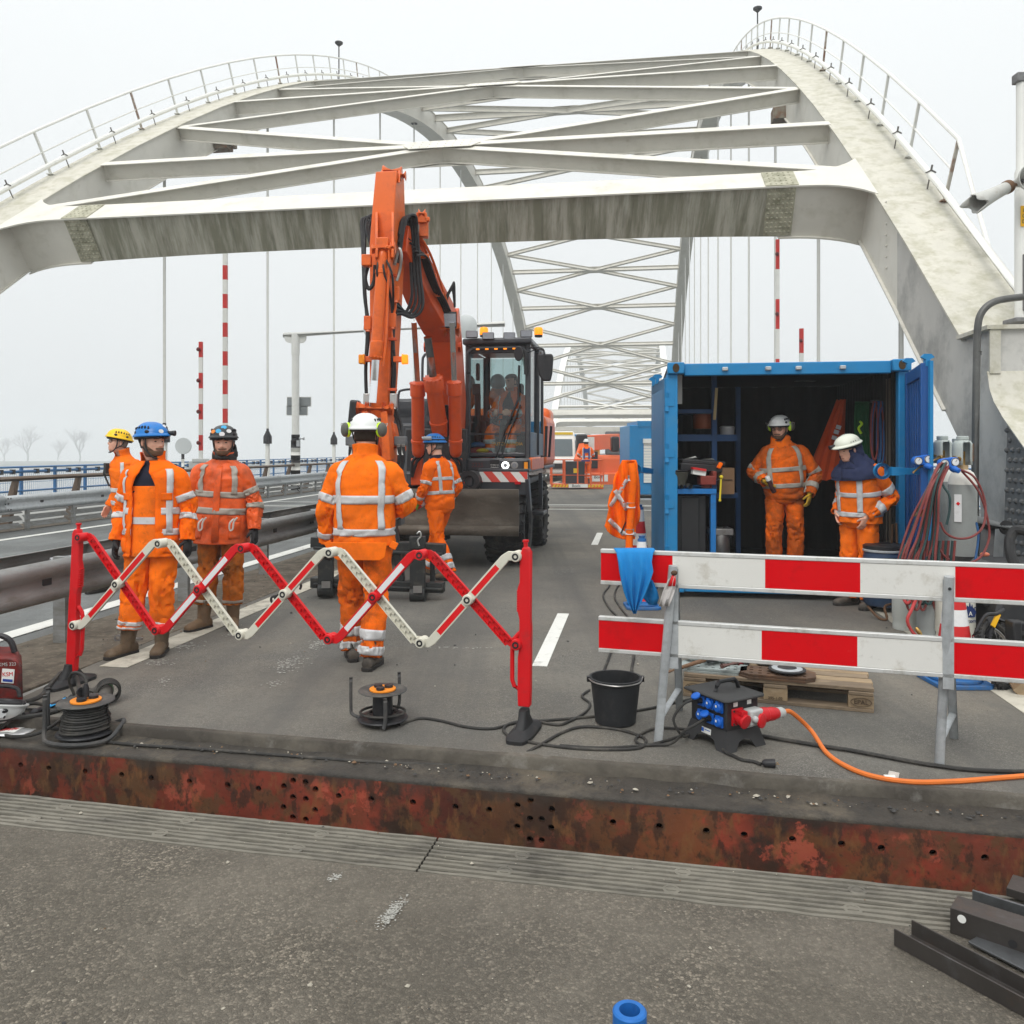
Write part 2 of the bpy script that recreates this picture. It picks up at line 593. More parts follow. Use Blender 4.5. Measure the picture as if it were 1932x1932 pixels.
SPLICE = mat('grimy riveted plate', (.40, .385, .29), .7, 0, .15, 6, dirt=((.16, .16, .10), .5, 5, .7))
STAIN = mat('algae streaked portal paint', (.43, .415, .345), .75, 0, .10, 2.5, dirt=((.14, .14, .085), .46, 1.5, .75), dirt2=((.085, .085, .052), .60, 4.0, .7), stretch=(2.4, .35, .16), bump=.3, bs=40)
arch1 = thing('arch_bridge', 'near white steel arch bridge with stained portal beam over the road', 'bridge', B((XR + XL) / 2, AY0, 0))
rib(arch1, XR, 1, AY0, 11.6, AY0 + AL - 4)
rib(arch1, XL, -1, AY0, 9.2, AY0 + AL - 4)
portal(arch1, AY0, 16.4, STAIN, True)
portal(arch1, AY0, AY0 + AL - 8.5, WHITE_ST, False)
bracing(arch1, AY0, 16.0, 14, False)
hy = [16.0 + 7 * i for i in range(0, 15)]
hanger_row(arch1, XR + RW / 2, AY0, hy)
hanger_row(arch1, XL - RW / 2, AY0, hy)
handrail(arch1, XR + RW - .03, 15.2, 61, 1)
handrail(arch1, XL - RW + .03, 13.0, 61, -1)
m = MB()
m.box(B(XL + .1, 25.2, az(25.2) - 1.15), (.9, .6, .22), RB)
m.box(B(XL + .1, 25.2, az(25.2) - 1.32), (.7, .45, .12), RB)
m.build('light_box', mat('rusty light box', (.2, .18, .14), .7, .2, .3, 8, dirt=((.16, .07, .03), .5, 6)), arch1)
m = MB()
m.box(B(XR - .1, 25.2, az(25.2) - 1.3), (.5, .5, .35), RB)
m.build('light_box', MATS['rusty light box'], arch1)
for X in (XR + RW, XL - RW):
 m = MB()
 Yl = 38 if X > 0 else 39
 m.cyl(B(X, Yl, az(Yl)), B(X, Yl, az(Yl) + 1.75), .03, n=8)
 m.lathe([(.05, 0), (.2, .14), (.2, .19), (.1, .24)], B(X, Yl, az(Yl) + 1.72), n=10)
 m.build('beacon_lamp', DARK_ST, arch1)
# ---- foot of the right arch: web, end post with cap, sloping flange, riveted gusset
GREY_FOOT = mat('soot grey white paint', (.47, .46, .43), .6, 0, .10, 1.5, dirt=((.22, .22, .21), .52, 1.1, .7), dirt2=((.52, .51, .47), .62, 4, .5), bump=.15, bs=30)
m = MB()
prof = [(11.62, az(11.62) - .03)]
prof = []
for i in range(7):
 Y = 14.5 - (14.5 - 11.6) * i / 6
 prof.append((Y, az(Y) - .035))
prof += [(11.6, 3.03), (10.74, 3.03), (10.74, 2.5), (10.68, 2.3), (10.55, 2.13), (10.3, 1.93), (9.0, 1.08), (8.0, .5), (7.7, .3), (7.7, -.35), (10.9, -.35)]
und = []
for i in range(6):
 Y = 11.2 + (14.5 - 11.2) * i / 5
 und.append((Y, az(Y) - AT / cos(aslope(Y)) - .01 + (.06 if i == 5 else 0)))
m.prism([B(XR - .003, Y, z) for Y, z in prof + und], XAX * (RW + .006))
ft = m.build('arch_foot', GREY_FOOT, arch1, sharp=25)
m = MB()
for i in range(len(prof)):
 pass
fl = [(10.74, 2.5), (10.68, 2.3), (10.55, 2.13), (10.3, 1.93), (9.0, 1.08), (8.0, .5), (7.7, .3)]
m.grid([[B(XR - .08, Y, z + .03), B(XR + RW + .5, Y, z + .03), B(XR + RW + .5, Y - .02, z), B(XR - .08, Y - .02, z)] for Y, z in fl], True, True, True)
m.box(B(XR + .7, 11.17, 3.055), (1.6, .98, .05), RB)
m.prism([B(XR - .06, Y, z) for Y, z in ((10.735, 3.03), (10.735, 2.5), (10.70, 2.5), (10.70, 3.03))], XAX * .12)
m.build('foot_flange', WHITE_TOP, ft, sharp=25)
m = MB()
m.prism([B(XR - .022, Y, z) for Y, z in ((10.32, 1.9), (9.45, 1.33), (9.2, .9), (9.35, .1), (10.45, .1))], XAX * .018)
gp = m.build('riveted_gusset', mat('dark gusset paint', (.18, .18, .175), .55, .1, .15, 4, dirt=((.09, .085, .08), .5, 4, .6)), ft)
m = MB()
for j in range(16):
 for i in range(7):
  Y, z = 9.42 + i * .15 + (j % 2) * .075, .2 + j * .115
  lim = 1.33 + (Y - 9.45) * .62
  if z < lim - .05 and Y < 10.38 and Y > 9.25 + .02 * i:
   m.lathe([(.034, 0), (.03, .018), (.012, .032)], B(XR - .022, Y, z), -XAX, 7)
m.build('rivets', MATS['dark gusset paint'], gp)['kind'] = 'stuff'
m = MB()
for j in range(7):
 m.lathe([(.028, 0), (.012, .02)], B(XR - .003, 15.1, 5.85 - j * .19), -XAX, 6)
m.build('rivets', WHITE_ST, ft)['kind'] = 'stuff'
m = MB()
m.prism([B(XL, Y, z) for Y, z in ((9.3, az(9.3) - .035), (7.7, .35), (7.7, -.35), (10.3, -.35), (11.2, .25))], -XAX * RW)
m.build('arch_foot', GREY_FOOT, arch1)
# ---- second span, far off in the mist
Y2 = AY0 + AL + 6
arch2 = thing('arch_bridge', 'second white arch bridge fading in mist beyond the first', 'bridge', B((XR + XL) / 2, Y2, 0))
rib(arch2, XR, 1, Y2, Y2 + 1.5, Y2 + AL - 2, 4, WHITE_CL)
rib(arch2, XL, -1, Y2, Y2 + 1.5, Y2 + AL - 2, 4, WHITE_CL)
portal(arch2, Y2, Y2 + 7.8, WHITE_ST, False)
bracing(arch2, Y2, Y2 + 8.0, 14, True)
hanger_row(arch2, XR + RW / 2, Y2, [Y2 + 8 + 7 * i for i in range(15)], False)
hanger_row(arch2, XL - RW / 2, Y2, [Y2 + 8 + 7 * i for i in range(15)], False)
# ================================================================== GROUND, ROAD, JOINT
def asphalt(name, c1, c2, chip, bump, big=(.07, .065, .055), bigs=.7, big_th=.55, light=None, track=0.0):
 m = bpy.data.materials.new(name)
 m.use_nodes = True
 n, l = m.node_tree.nodes, m.node_tree.links
 b = n['Principled BSDF']
 b.inputs['Roughness'].default_value = .82
 b.inputs['Specular IOR Level'].default_value = .35
 t = n.new('ShaderNodeTexCoord'); co = t.outputs['Object']
 v = n.new('ShaderNodeTexVoronoi'); v.inputs['Scale'].default_value = chip
 l.new(co, v.inputs['Vector'])
 s = n.new('ShaderNodeSeparateColor'); l.new(v.outputs['Color'], s.inputs[0])
 r = n.new('ShaderNodeValToRGB'); l.new(s.outputs[0], r.inputs[0])
 el = r.color_ramp.elements
 el[0].color = (*[x * .55 for x in c1], 1); el[1].color = (*c2, 1)
 el[1].position = .93
 k = el.new(.6); k.color = (*c1, 1)
 k = el.new(.99); k.color = (*[min(1, x * 1.25) for x in c2], 1)
 cur = r.outputs[0]
 v2 = n.new('ShaderNodeTexVoronoi'); v2.feature = 'DISTANCE_TO_EDGE'; v2.inputs['Scale'].default_value = chip
 l.new(co, v2.inputs['Vector'])
 mr = n.new('ShaderNodeMapRange'); mr.inputs['From Max'].default_value = .22; mr.inputs['To Min'].default_value = .45
 l.new(v2.outputs['Distance'], mr.inputs['Value'])
 mm = n.new('ShaderNodeMixRGB'); mm.blend_type = 'MULTIPLY'; mm.inputs[0].default_value = .8
 l.new(cur, mm.inputs[1]); l.new(mr.outputs[0], mm.inputs[2]); cur = mm.outputs[0]
 for sc, th, colr, st, wd in ((bigs, big_th, big, .55, .16), (bigs * 4.3, .52, tuple(x * .62 for x in c1), .55, .2), (bigs * 2.1, .56, light or tuple(min(1, x * 1.5) for x in c1), .5, .2), (22, .58, tuple(x * .55 for x in c1), .45, .14)):
  nz = n.new('ShaderNodeTexNoise'); nz.inputs['Scale'].default_value = sc; nz.inputs['Detail'].default_value = 8; nz.inputs['Roughness'].default_value = .68
  mp = n.new('ShaderNodeMapping'); mp.inputs['Location'].default_value = (sc * 3, th * 9, 1)
  l.new(co, mp.inputs[0]); l.new(mp.outputs[0], nz.inputs['Vector'])
  q = n.new('ShaderNodeMapRange'); q.inputs['From Min'].default_value = th - wd / 2; q.inputs['From Max'].default_value = th + wd / 2; q.inputs['To Max'].default_value = st
  l.new(nz.outputs['Fac'], q.inputs['Value'])
  m2 = n.new('ShaderNodeMixRGB'); l.new(q.outputs[0], m2.inputs[0]); l.new(cur, m2.inputs[1]); m2.inputs[2].default_value = (*colr, 1)
  cur = m2.outputs[0]
 if track:                                    # worn wheel paths along the lanes
  mp = n.new('ShaderNodeMapping'); mp.inputs['Rotation'].default_value = (0, 0, PHI); mp.inputs['Scale'].default_value = (1, .035, 1)
  nz = n.new('ShaderNodeTexNoise'); nz.inputs['Scale'].default_value = 1.7; nz.inputs['Detail'].default_value = 5; nz.inputs['Roughness'].default_value = .6
  l.new(co, mp.inputs[0]); l.new(mp.outputs[0], nz.inputs['Vector'])
  q = n.new('ShaderNodeMapRange'); q.inputs['From Min'].default_value = .47; q.inputs['From Max'].default_value = .62; q.inputs['To Max'].default_value = track
  l.new(nz.outputs['Fac'], q.inputs['Value'])
  m2 = n.new('ShaderNodeMixRGB'); l.new(q.outputs[0], m2.inputs[0]); l.new(cur, m2.inputs[1]); m2.inputs[2].default_value = (.085, .082, .076, 1)
  cur = m2.outputs[0]
 l.new(cur, b.inputs['Base Color'])
 n3 = n.new('ShaderNodeTexNoise'); n3.inputs['Scale'].default_value = chip * .45; n3.inputs['Detail'].default_value = 3
 l.new(co, n3.inputs['Vector'])
 ad = n.new('ShaderNodeMath'); ad.operation = 'ADD'
 l.new(n3.outputs['Fac'], ad.inputs[0]); l.new(v2.outputs['Distance'], ad.inputs[1])
 bp = n.new('ShaderNodeBump'); bp.inputs['Strength'].default_value = bump; bp.inputs['Distance'].default_value = .8 / chip
 l.new(ad.outputs[0], bp.inputs['Height']); l.new(bp.outputs[0], b.inputs['Normal'])
 MATS[name] = m
 return m
JA = radians(12.1)
JD, JN = V((cos(JA), -sin(JA), 0)), V((sin(JA), cos(JA), 0))
def J(s, o, z=0.0):
 p = JD * s + JN * o
 return V((p.x, p.y, z))
def onJ(u, v, o):                                # where the sight line meets the upright plane o of the joint
 a = (u - U0) / F
 d = o / (JN.y + JN.x * a)
 return V((a * d, d, H - (v - HOR) / F * d))
O_STEP, O_RUST, O_NEAR, O_STRIP = 4.243, 4.0, 3.277, 2.995
NEAR_ASPH = asphalt('coarse worn asphalt', (.146, .128, .100), (.25, .217, .170), 105, 1.0, (.088, .078, .064), .55, .5, (.175, .155, .125))
ROAD_ASPH = asphalt('fine grey asphalt', (.158, .150, .132), (.222, .210, .185), 170, .55, (.215, .188, .145), .30, .53, (.20, .185, .155), .55)
PATH_ASPH = asphalt('light grey asphalt', (.165, .175, .172), (.21, .218, .212), 150, .3, (.105, .11, .108), .3, .5, None, .4)
SAND = mat('sandy verge grit', (.135, .112, .085), .95, 0, .3, 9, dirt=((.065, .053, .04), .5, 2.2, .8), dirt2=((.24, .205, .155), .56, 14, .6), bump=1.0, bs=70)
LEDGE = mat('oily ledge dirt', (.046, .040, .033), .7, 0, .4, 8, dirt=((.13, .108, .078), .56, 2.4, .75), dirt2=((.02, .02, .02), .58, 6, .8), bump=1, bs=60)
LINE = mat('worn cream road paint', (.52, .49, .41), .8, 0, .08, 5, dirt=((.20, .18, .145), .55, 6, .8), dirt2=((.3, .27, .21), .5, 1.5, .5), bump=.3, bs=60)
LINE_W = mat('white road paint', (.66, .66, .62), .8, 0, .06, 5, dirt=((.28, .27, .24), .6, 9, .7), bump=.3, bs=60)
def slab(name, pts, z0, z1, m, kind='structure'):
 b = MB()
 b.prism([V((p[0], p[1], z0)) for p in pts], V((0, 0, z1 - z0)))
 return b.build(name, m, kind=kind)
def b2(X, Y):
 p = B(X, Y)
 return (p.x, p.y)
j2 = lambda s, o: tuple(J(s, o))[:2]
XE_L, XE_R = -18.6, 9.0
slab('bridge_deck', [j2(-26, O_STEP), j2(16, O_STEP), b2(XE_R, 6), b2(XE_R, 262), b2(XE_L, 262), b2(XE_L, 14)], -.9, -.012, mat('deck side', (.3, .3, .28), .7))
slab('road', [j2(-4.15, O_STEP + .002), j2(3.6, O_STEP + .002), b2(3.45, 6), b2(3.45, 262), b2(-4.0, 262), b2(-4.0, 5.6)], -.012, 0, ROAD_ASPH)
def cut(X):                                      # where the bridge-frame line X meets the step edge, as Y
 a = B(X, 0).dot(JN); k = (B(X, 1) - B(X, 0)).dot(JN)
 return (O_STEP - a) / k
slab('road', [b2(-11.95, cut(-11.95)), b2(-5.0, cut(-5.0)), b2(-5.0, 262), b2(-11.95, 262)], -.012, -.004, PATH_ASPH)
slab('median_strip', [b2(-5.0, cut(-5.0)), b2(-4.0, cut(-4.0)), b2(-4.0, 262), b2(-5.0, 262)], -.012, .004, SAND)
slab('verge', [b2(-12.9, cut(-12.9)), b2(-11.95, cut(-11.95)), b2(-11.95, 262), b2(-12.9, 262)], -.012, .006, SAND)
slab('verge', [b2(3.45, cut(3.45)), b2(4.22, cut(4.22)), b2(4.22, 262), b2(3.45, 262)], -.012, .004, SAND)
slab('cycle_path', [b2(5.4, cut(5.4)), b2(8.8, cut(8.8)), b2(8.8, 262), b2(5.4, 262)], -.012, .002, PATH_ASPH)
def marking(X0, X1, Ya, Yb, m, z=.004):
 return slab('road_marking', [b2(X0, Ya), b2(X1, Ya), b2(X1, Yb), b2(X0, Yb)], z - .0035, z + .001, m)
for i in range(30):                              # left edge line in lengths with small gaps
 ya = 5.55 + i * 7.0
 marking(-3.90, -3.68, ya, ya + 6.97, LINE, .006)
 marking(-5.42, -5.22, ya, ya + 6.97, LINE_W)
 marking(-11.05, -10.88, ya + 4, ya + 10.97, LINE_W)
for i in range(12):                              # right edge line of short slabs
 ya = 4.9 + i * 1.25
 marking(2.30, 2.50, ya, ya + 1.22, LINE)
marking(2.30, 2.50, 20, 240, LINE)
for i in range(26):
 ya = 6.05 + i * 7.75
 marking(-.77, -.66, ya, ya + 1.95, LINE_W)
for ya in (21.6, 23.4):
 marking(-10.8, 2.3, ya, ya + .09, LINE_W, .009)
m = MB()
m.prism([B(-10.5, 21.8, .012), B(-10.5, 21.9, .012), B(2.2, 23.35, .012), B(2.2, 23.25, .012)], V((0, 0, .002)))
m.build('road_marking', LINE_W, kind='structure')
# ---- the opened joint: step, ledge, rusted girder, near edge
m = MB()
s0, s1 = -9.0, 8.0
N = 90
rows = []
for i in range(N + 1):
 s = lerp(s0, s1, i / N)
 w_ = .006 * noise.noise(V((s * 3, 1, 0))) + .004 * noise.noise(V((s * 11, 5, 0)))
 rows.append([J(s, O_STEP - .042 + w_, -.071), J(s, O_STEP - .036 + w_, -.006), J(s, O_STEP - .028 + w_, .003), J(s, O_STEP + .004 + w_ * 3, .005), J(s, O_STEP + .004 + w_ * 3, -.071)])
m.grid(rows, True, True, True)
m.build('step_edge', mat('grimy concrete step', (.10, .088, .07), .75, 0, .3, 4, dirt=((.04, .034, .028), .47, 1.8, .85), dirt2=((.25, .24, .22), .64, 2.6, .75), bump=.6, bs=40), kind='structure', sharp=40)
m = MB()
rows = []
for i in range(N * 2 + 1):
 s = lerp(s0, s1, i / (N * 2))
 w_ = .005 * noise.noise(V((s * 4, 2, 0)))
 rows.append([J(s, O_STEP + .02, -.056 + .012 * noise.noise(V((s * 5, 3, 0)))), J(s, O_STEP - .05, -.056 + .014 * noise.noise(V((s * 6, 0, 0)))), J(s, O_STEP - .13, -.076), J(s, O_RUST + .05, -.078), J(s, O_RUST + .012 + w_, -.080), J(s, O_RUST + w_ * .4, -.092), J(s, O_RUST + .004, -.12)])
m.grid(rows)
m.build('ledge', LEDGE, kind='structure', sharp=60)
def rust_material():
 m = bpy.data.materials.new('red lead and rust')
 m.use_nodes = True
 n, l = m.node_tree.nodes, m.node_tree.links
 b = n['Principled BSDF']; b.inputs['Roughness'].default_value = .6
 t = n.new('ShaderNodeTexCoord'); co = t.outputs['Object']
 wv = n.new('ShaderNodeTexNoise'); wv.inputs['Scale'].default_value = 1.3; wv.inputs['Detail'].default_value = 5
 l.new(co, wv.inputs['Vector'])
 r = n.new('ShaderNodeValToRGB'); l.new(wv.outputs['Fac'], r.inputs[0])
 el = r.color_ramp.elements
 el[0].position = .30; el[0].color = (.07, .014, .008, 1)
 el[1].position = .72; el[1].color = (.36, .06, .03, 1)
 for p, c in ((.42, (.17, .028, .013)), (.5, (.26, .042, .02)), (.53, (.16, .045, .02)), (.6, (.29, .046, .023))):
  k = el.new(p); k.color = (*c, 1)
 cur = r.outputs[0]
 for sc, th, colr, st, wd, loc, mpz in ((2.4, .56, (.15, .066, .02), .7, .06, 3, 1), (1.5, .57, (.024, .018, .012), .92, .06, 7, 1), (3.2, .60, (.42, .085, .046), .75, .02, 11, 1), (.75, .50, (.045, .024, .014), .72, .22, 31, 1), (6, .56, (.10, .05, .02), .8, .06, 37, 1),
           (9, .55, (.045, .02, .011), .85, .06, 17, .6), (30, .62, (.03, .015, .01), .7, .1, 19, 1), (16, .60, (.20, .09, .03), .6, .1, 23, .4)):
  mp = n.new('ShaderNodeMapping'); mp.inputs['Location'].default_value = (loc, loc * 1.7, loc * .3); mp.inputs['Scale'].default_value = (1, 1, mpz)
  l.new(co, mp.inputs[0])
  q = n.new('ShaderNodeTexNoise'); q.inputs['Scale'].default_value = sc; q.inputs['Detail'].default_value = 7; q.inputs['Roughness'].default_value = .62
  l.new(mp.outputs[0], q.inputs['Vector'])
  mr = n.new('ShaderNodeMapRange'); mr.inputs['From Min'].default_value = th - wd / 2; mr.inputs['From Max'].default_value = th + wd / 2; mr.inputs['To Max'].default_value = st
  l.new(q.outputs['Fac'], mr.inputs['Value'])
  mx = n.new('ShaderNodeMixRGB'); l.new(mr.outputs[0], mx.inputs[0]); l.new(cur, mx.inputs[1]); mx.inputs[2].default_value = (*colr, 1); cur = mx.outputs[0]
 sz = n.new('ShaderNodeSeparateXYZ'); l.new(co, sz.inputs[0])
 q = n.new('ShaderNodeTexNoise'); q.inputs['Scale'].default_value = 5; q.inputs['Detail'].default_value = 7; l.new(co, q.inputs['Vector'])
 a = n.new('ShaderNodeMath'); a.operation = 'MULTIPLY_ADD'; a.inputs[1].default_value = .28; l.new(q.outputs['Fac'], a.inputs[0]); l.new(sz.outputs['Z'], a.inputs[2])
 mr = n.new('ShaderNodeMapRange'); mr.inputs['From Min'].default_value = .0; mr.inputs['From Max'].default_value = .075; mr.inputs['To Max'].default_value = .9
 l.new(a.outputs[0], mr.inputs['Value'])
 mx = n.new('ShaderNodeMixRGB'); l.new(mr.outputs[0], mx.inputs[0]); l.new(cur, mx.inputs[1]); mx.inputs[2].default_value = (.038, .031, .024, 1)
 l.new(mx.outputs[0], b.inputs['Base Color'])
 bp = n.new('ShaderNodeBump'); bp.inputs['Strength'].default_value = .35; bp.inputs['Distance'].default_value = .01
 q = n.new('ShaderNodeTexNoise'); q.inputs['Scale'].default_value = 24; q.inputs['Detail'].default_value = 7; l.new(co, q.inputs['Vector'])
 l.new(q.outputs['Fac'], bp.inputs['Height']); l.new(bp.outputs[0], b.inputs['Normal'])
 MATS['rust'] = m
 return m
holes = []
for x, y in ((78, 108), (184, 120), (321, 132), (459, 145), (571, 157), (714, 170), (859, 184), (975, 197), (1106, 167), (1153, 172), (1071, 188), (1191, 199), (1105, 229), (1154, 236), (1070, 267), (1189, 278), (1105, 305), (1154, 314), (1278, 225), (1401, 237), (1558, 249), (1718, 266), (1846, 277)):
 holes.append((.5 * x, 1389.6 + .5 * y))
for x, y in ((127, 322), (330, 339), (537, 360), (703, 377), (915, 397), (1131, 417), (1306, 436), (1533, 457), (1761, 478)):
 holes.append((1102 + .4296 * x, 1413.5 + .4296 * y))
for x, y in ((1001, 1510), (1041, 1527), (976, 1520), (1000, 1545), (1022, 1546), (976, 1560), (1040, 1562), (1000, 1584), (1022, 1586)):
 holes.append((x, y))
bm = bmesh.new()
def loop(pts):
 vs = [bm.verts.new(p) for p in pts]
 return [bm.edges.new((vs[i], vs[(i + 1) % len(vs)])) for i in range(len(vs))]
zt, zb = -.10, -1.0
ed = loop([J(s0 + (s1 - s0) * i / 20, O_RUST, zt) for i in range(21)] + [J(s1 - (s1 - s0) * i / 20, O_RUST, zb) for i in range(21)])
hl = []
for u, v_ in holes:
 c = onJ(u, v_, O_RUST)
 h = loop([c + JD * .0165 * cos(2 * pi * i / 14) + V((0, 0, .0165 * sin(2 * pi * i / 14))) for i in range(14)])
 hl.append(h); ed = ed + h
bmesh.ops.triangle_fill(bm, use_beauty=True, use_dissolve=False, edges=ed)
for h in hl:
 r = bmesh.ops.extrude_edge_only(bm, edges=h)
 bmesh.ops.translate(bm, verts=[q for q in r['geom'] if isinstance(q, bmesh.types.BMVert)], vec=JN * .03)
bmesh.ops.recalc_face_normals(bm, faces=bm.faces)
me = bpy.data.meshes.new('rusted_girder'); bm.to_mesh(me); bm.free()
me.materials.append(rust_material())
o = bpy.data.objects.new('rusted_girder', me); COL.objects.link(o); o['kind'] = 'structure'
slab('void_backing', [j2(s0, O_RUST + .2), j2(s1, O_RUST + .2), j2(s1, O_RUST + .24), j2(s0, O_RUST + .24)], -1.0, -.15, mat('black void', (.01, .01, .01), .9))  # black sheet stands in for the dark hollow behind the holes
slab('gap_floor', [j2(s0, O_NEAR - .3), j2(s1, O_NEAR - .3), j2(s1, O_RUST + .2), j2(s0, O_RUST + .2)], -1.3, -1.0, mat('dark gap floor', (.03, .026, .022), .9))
slab('road', [(-9, -3), (9, -3), j2(8.5, O_STRIP - .006), j2(-9.5, O_STRIP - .006)], -.9, 0, NEAR_ASPH)
slab('near_abutment', [j2(-9.5, O_STRIP - .005), j2(8.5, O_STRIP - .005), j2(8.5, O_NEAR - .004), j2(-9.5, O_NEAR - .004)], -1.2, -.03, mat('abutment', (.08, .075, .07), .8))
STRIP = mat('worn joint rubber and steel', (.165, .153, .125), .7, .1, .25, 12, dirt=((.06, .055, .048), .54, 8, .75), dirt2=((.27, .25, .21), .6, 3, .6), bump=.6, bs=90, stretch=(.35, 1, 1))
STRIP_B = mat('gritty joint groove', (.050, .045, .036), .9, 0, .35, 30, dirt=((.16, .145, .115), .60, 14, .8), bump=1, bs=120)
sseam = onJ(827, 1579, O_NEAR).dot(JD)
jp = thing('expansion_joint', 'ribbed expansion joint strip along the edge of the open gap', 'expansion joint', J(0, (O_NEAR + O_STRIP) / 2, -.03))
W = O_NEAR - O_STRIP
for a, b in ((-6.2, sseam - .4 * 0 - .004), (sseam + .004, 6.6)):
 m = MB()
 m.prism([J(a, O_STRIP, -.03), J(b, O_STRIP, -.03), J(b, O_NEAR, -.03), J(a, O_NEAR, -.03)], V((0, 0, .021)))
 pn = m.build('joint_panel', STRIP_B, jp)
 for k in range(9):
  oc = O_STRIP + .012 + (W - .024) * k / 8
  m = MB(); rows = []
  n = 170
  for i in range(n + 1):
   s = lerp(a, b, i / n)
   w1 = .0078 + .006 * noise.noise(V((s * 5, k * 3.1, 0))) + (.004 * noise.noise(V((s * 40, k * 7.7, 1))))
   w2 = .0078 + .006 * noise.noise(V((s * 5, k * 5.3, 4))) + (.004 * noise.noise(V((s * 40, k * 9.1, 5))))
   zz = -.001 + .0022 * noise.noise(V((s * 6, k, 9)))
   rows.append([J(s, oc - w1 - .002, -.0095), J(s, oc - w1, zz), J(s, oc + w2, zz), J(s, oc + w2 + .002, -.0095)])
  m.grid(rows)
  m.build('rib', STRIP, pn, sharp=50)
 m = MB()
 q = a + .3
 while q < b - .1:
  for oo in (.075, .21):
   m.lathe([(.032, -.01), (.032, -.002), (.022, -.0005), (.02, -.004)], J(q + oo * .3, O_STRIP + oo, 0), n=14)
  q += .62
 m.build('bolt_plug', STRIP, pn)['kind'] = 'stuff'
CHIPS = [mat('pale chip', (.36, .33, .27), .8, 0, .3, 40), mat('dark chip', (.05, .048, .046), .7, 0, .3, 40), mat('brown chip', (.17, .10, .055), .8, 0, .3, 40)]
def chip(m, p, r, flat):
 R = M.Rotation(random.uniform(0, 6.3), 3, 'Z') @ M.Rotation(random.uniform(-.3, .3), 3, 'X')
 vs = []
 for x, y, z in ((1, 0, 0), (.3, .9, .1), (-.7, .5, 0), (-.8, -.5, .1), (.2, -.95, 0), (.1, .1, 1), (.0, -.1, -.6)):
  q = V((x * r * random.uniform(.6, 1.15), y * r * random.uniform(.5, .9), z * r * flat))
  vs.append(p + R @ q + V((0, 0, r * flat * .3)))
 m.add(vs, [(0, 1, 5), (1, 2, 5), (2, 3, 5), (3, 4, 5), (4, 0, 5), (1, 0, 6), (2, 1, 6), (3, 2, 6), (4, 3, 6), (0, 4, 6)])
m = MB()
rnd = random.Random(3)
for i in range(1700):
 if i < 520:
  p = V((rnd.uniform(-2.4, 2.0), 0, 0)); p.y = rnd.uniform(1.75, 2.95); p.z = 0
  if p.dot(JN) > O_STRIP - .02:
   continue
  r = min(.014, rnd.lognormvariate(-6.1, .55))
 elif i < 640:
  p = J(rnd.uniform(-3, 2.6), rnd.uniform(O_STRIP, O_NEAR - .01), .0); r = min(.013, rnd.lognormvariate(-5.8, .5))
 elif i < 1250:
  p = J(rnd.uniform(-3.2, 3), O_STEP - .06 - abs(rnd.gauss(0, .06)), -.068); r = min(.02, rnd.lognormvariate(-5.0, .6))
  if p.dot(JN) < O_RUST + .03:
   continue
 else:
  a = rnd.uniform(0, 1)
  p = B(rnd.uniform(-4.9, -3.9) if a < .7 else rnd.uniform(-3.6, 2.2), rnd.uniform(5.4, 10), .004); r = min(.018, rnd.lognormvariate(-5.1, .5))
 m.mi = rnd.choices((0, 1, 2), (5, 4, 2) if i < 640 else (2, 6, 2))[0]
 random.seed(i)
 chip(m, p, r, rnd.uniform(.25, .7))
m.build('gravel', CHIPS, kind='stuff', sharp=10)
m = MB()
for u, v_, r in ((430, 1628, .012), (225, 1640, .0), (1480, 1496, .02), (1552, 1500, .0), (585, 1860, .013), (152, 1535, .012), (768, 1862, .011), (1300, 1862, .009), (1340, 1790, .01)):
 if r:
  p = G(u, v_) if v_ > 1510 else G(u, v_, -.07)
  random.seed(u); m.mi = 0; chip(m, p, r, .6)
m.build('pebbles', CHIPS, kind='stuff', sharp=10)
m = MB()
rnd = random.Random(11)
for u, v_, du, dv, n in ((545, 1252, 26, 16, 150), (600, 1215, 20, 10, 80), (345, 1218, 30, 8, 110), (300, 1250, 25, 7, 60), (440, 1195, 25, 6, 30), (520, 1290, 20, 6, 25), (740, 1722, 14, 24, 420), (632, 1655, 12, 8, 90), (1062, 1076, 26, 8, 50), (745, 1157, 12, 5, 25), (860, 1222, 80, 2, 40), (310, 1285, 14, 6, 20)):
 for i in range(n):
  x = rnd.gauss(0, .5); y = rnd.gauss(0, .5)
  uu, vv = u + x * du + (.9 * (-y) * dv if v_ < 1300 else -y * dv * .7), v_ + y * dv
  p = G(uu, vv, (.001 if v_ > 1600 else .005) + i * 2.5e-5)
  r = rnd.uniform(.003, .011) * (1.0 if v_ < 1300 else .4)
  a = rnd.uniform(0, 6)
  m.add([p + V((cos(a + k * 1.57) * r * rnd.uniform(.5, 1.8), sin(a + k * 1.57) * r * rnd.uniform(.4, 1), 0)) for k in range(4)], [(0, 1, 2, 3)])
m.build('paint_flakes', mat('chalk white flakes', (.40, .395, .36), .9, 0, .1, 20), kind='stuff')
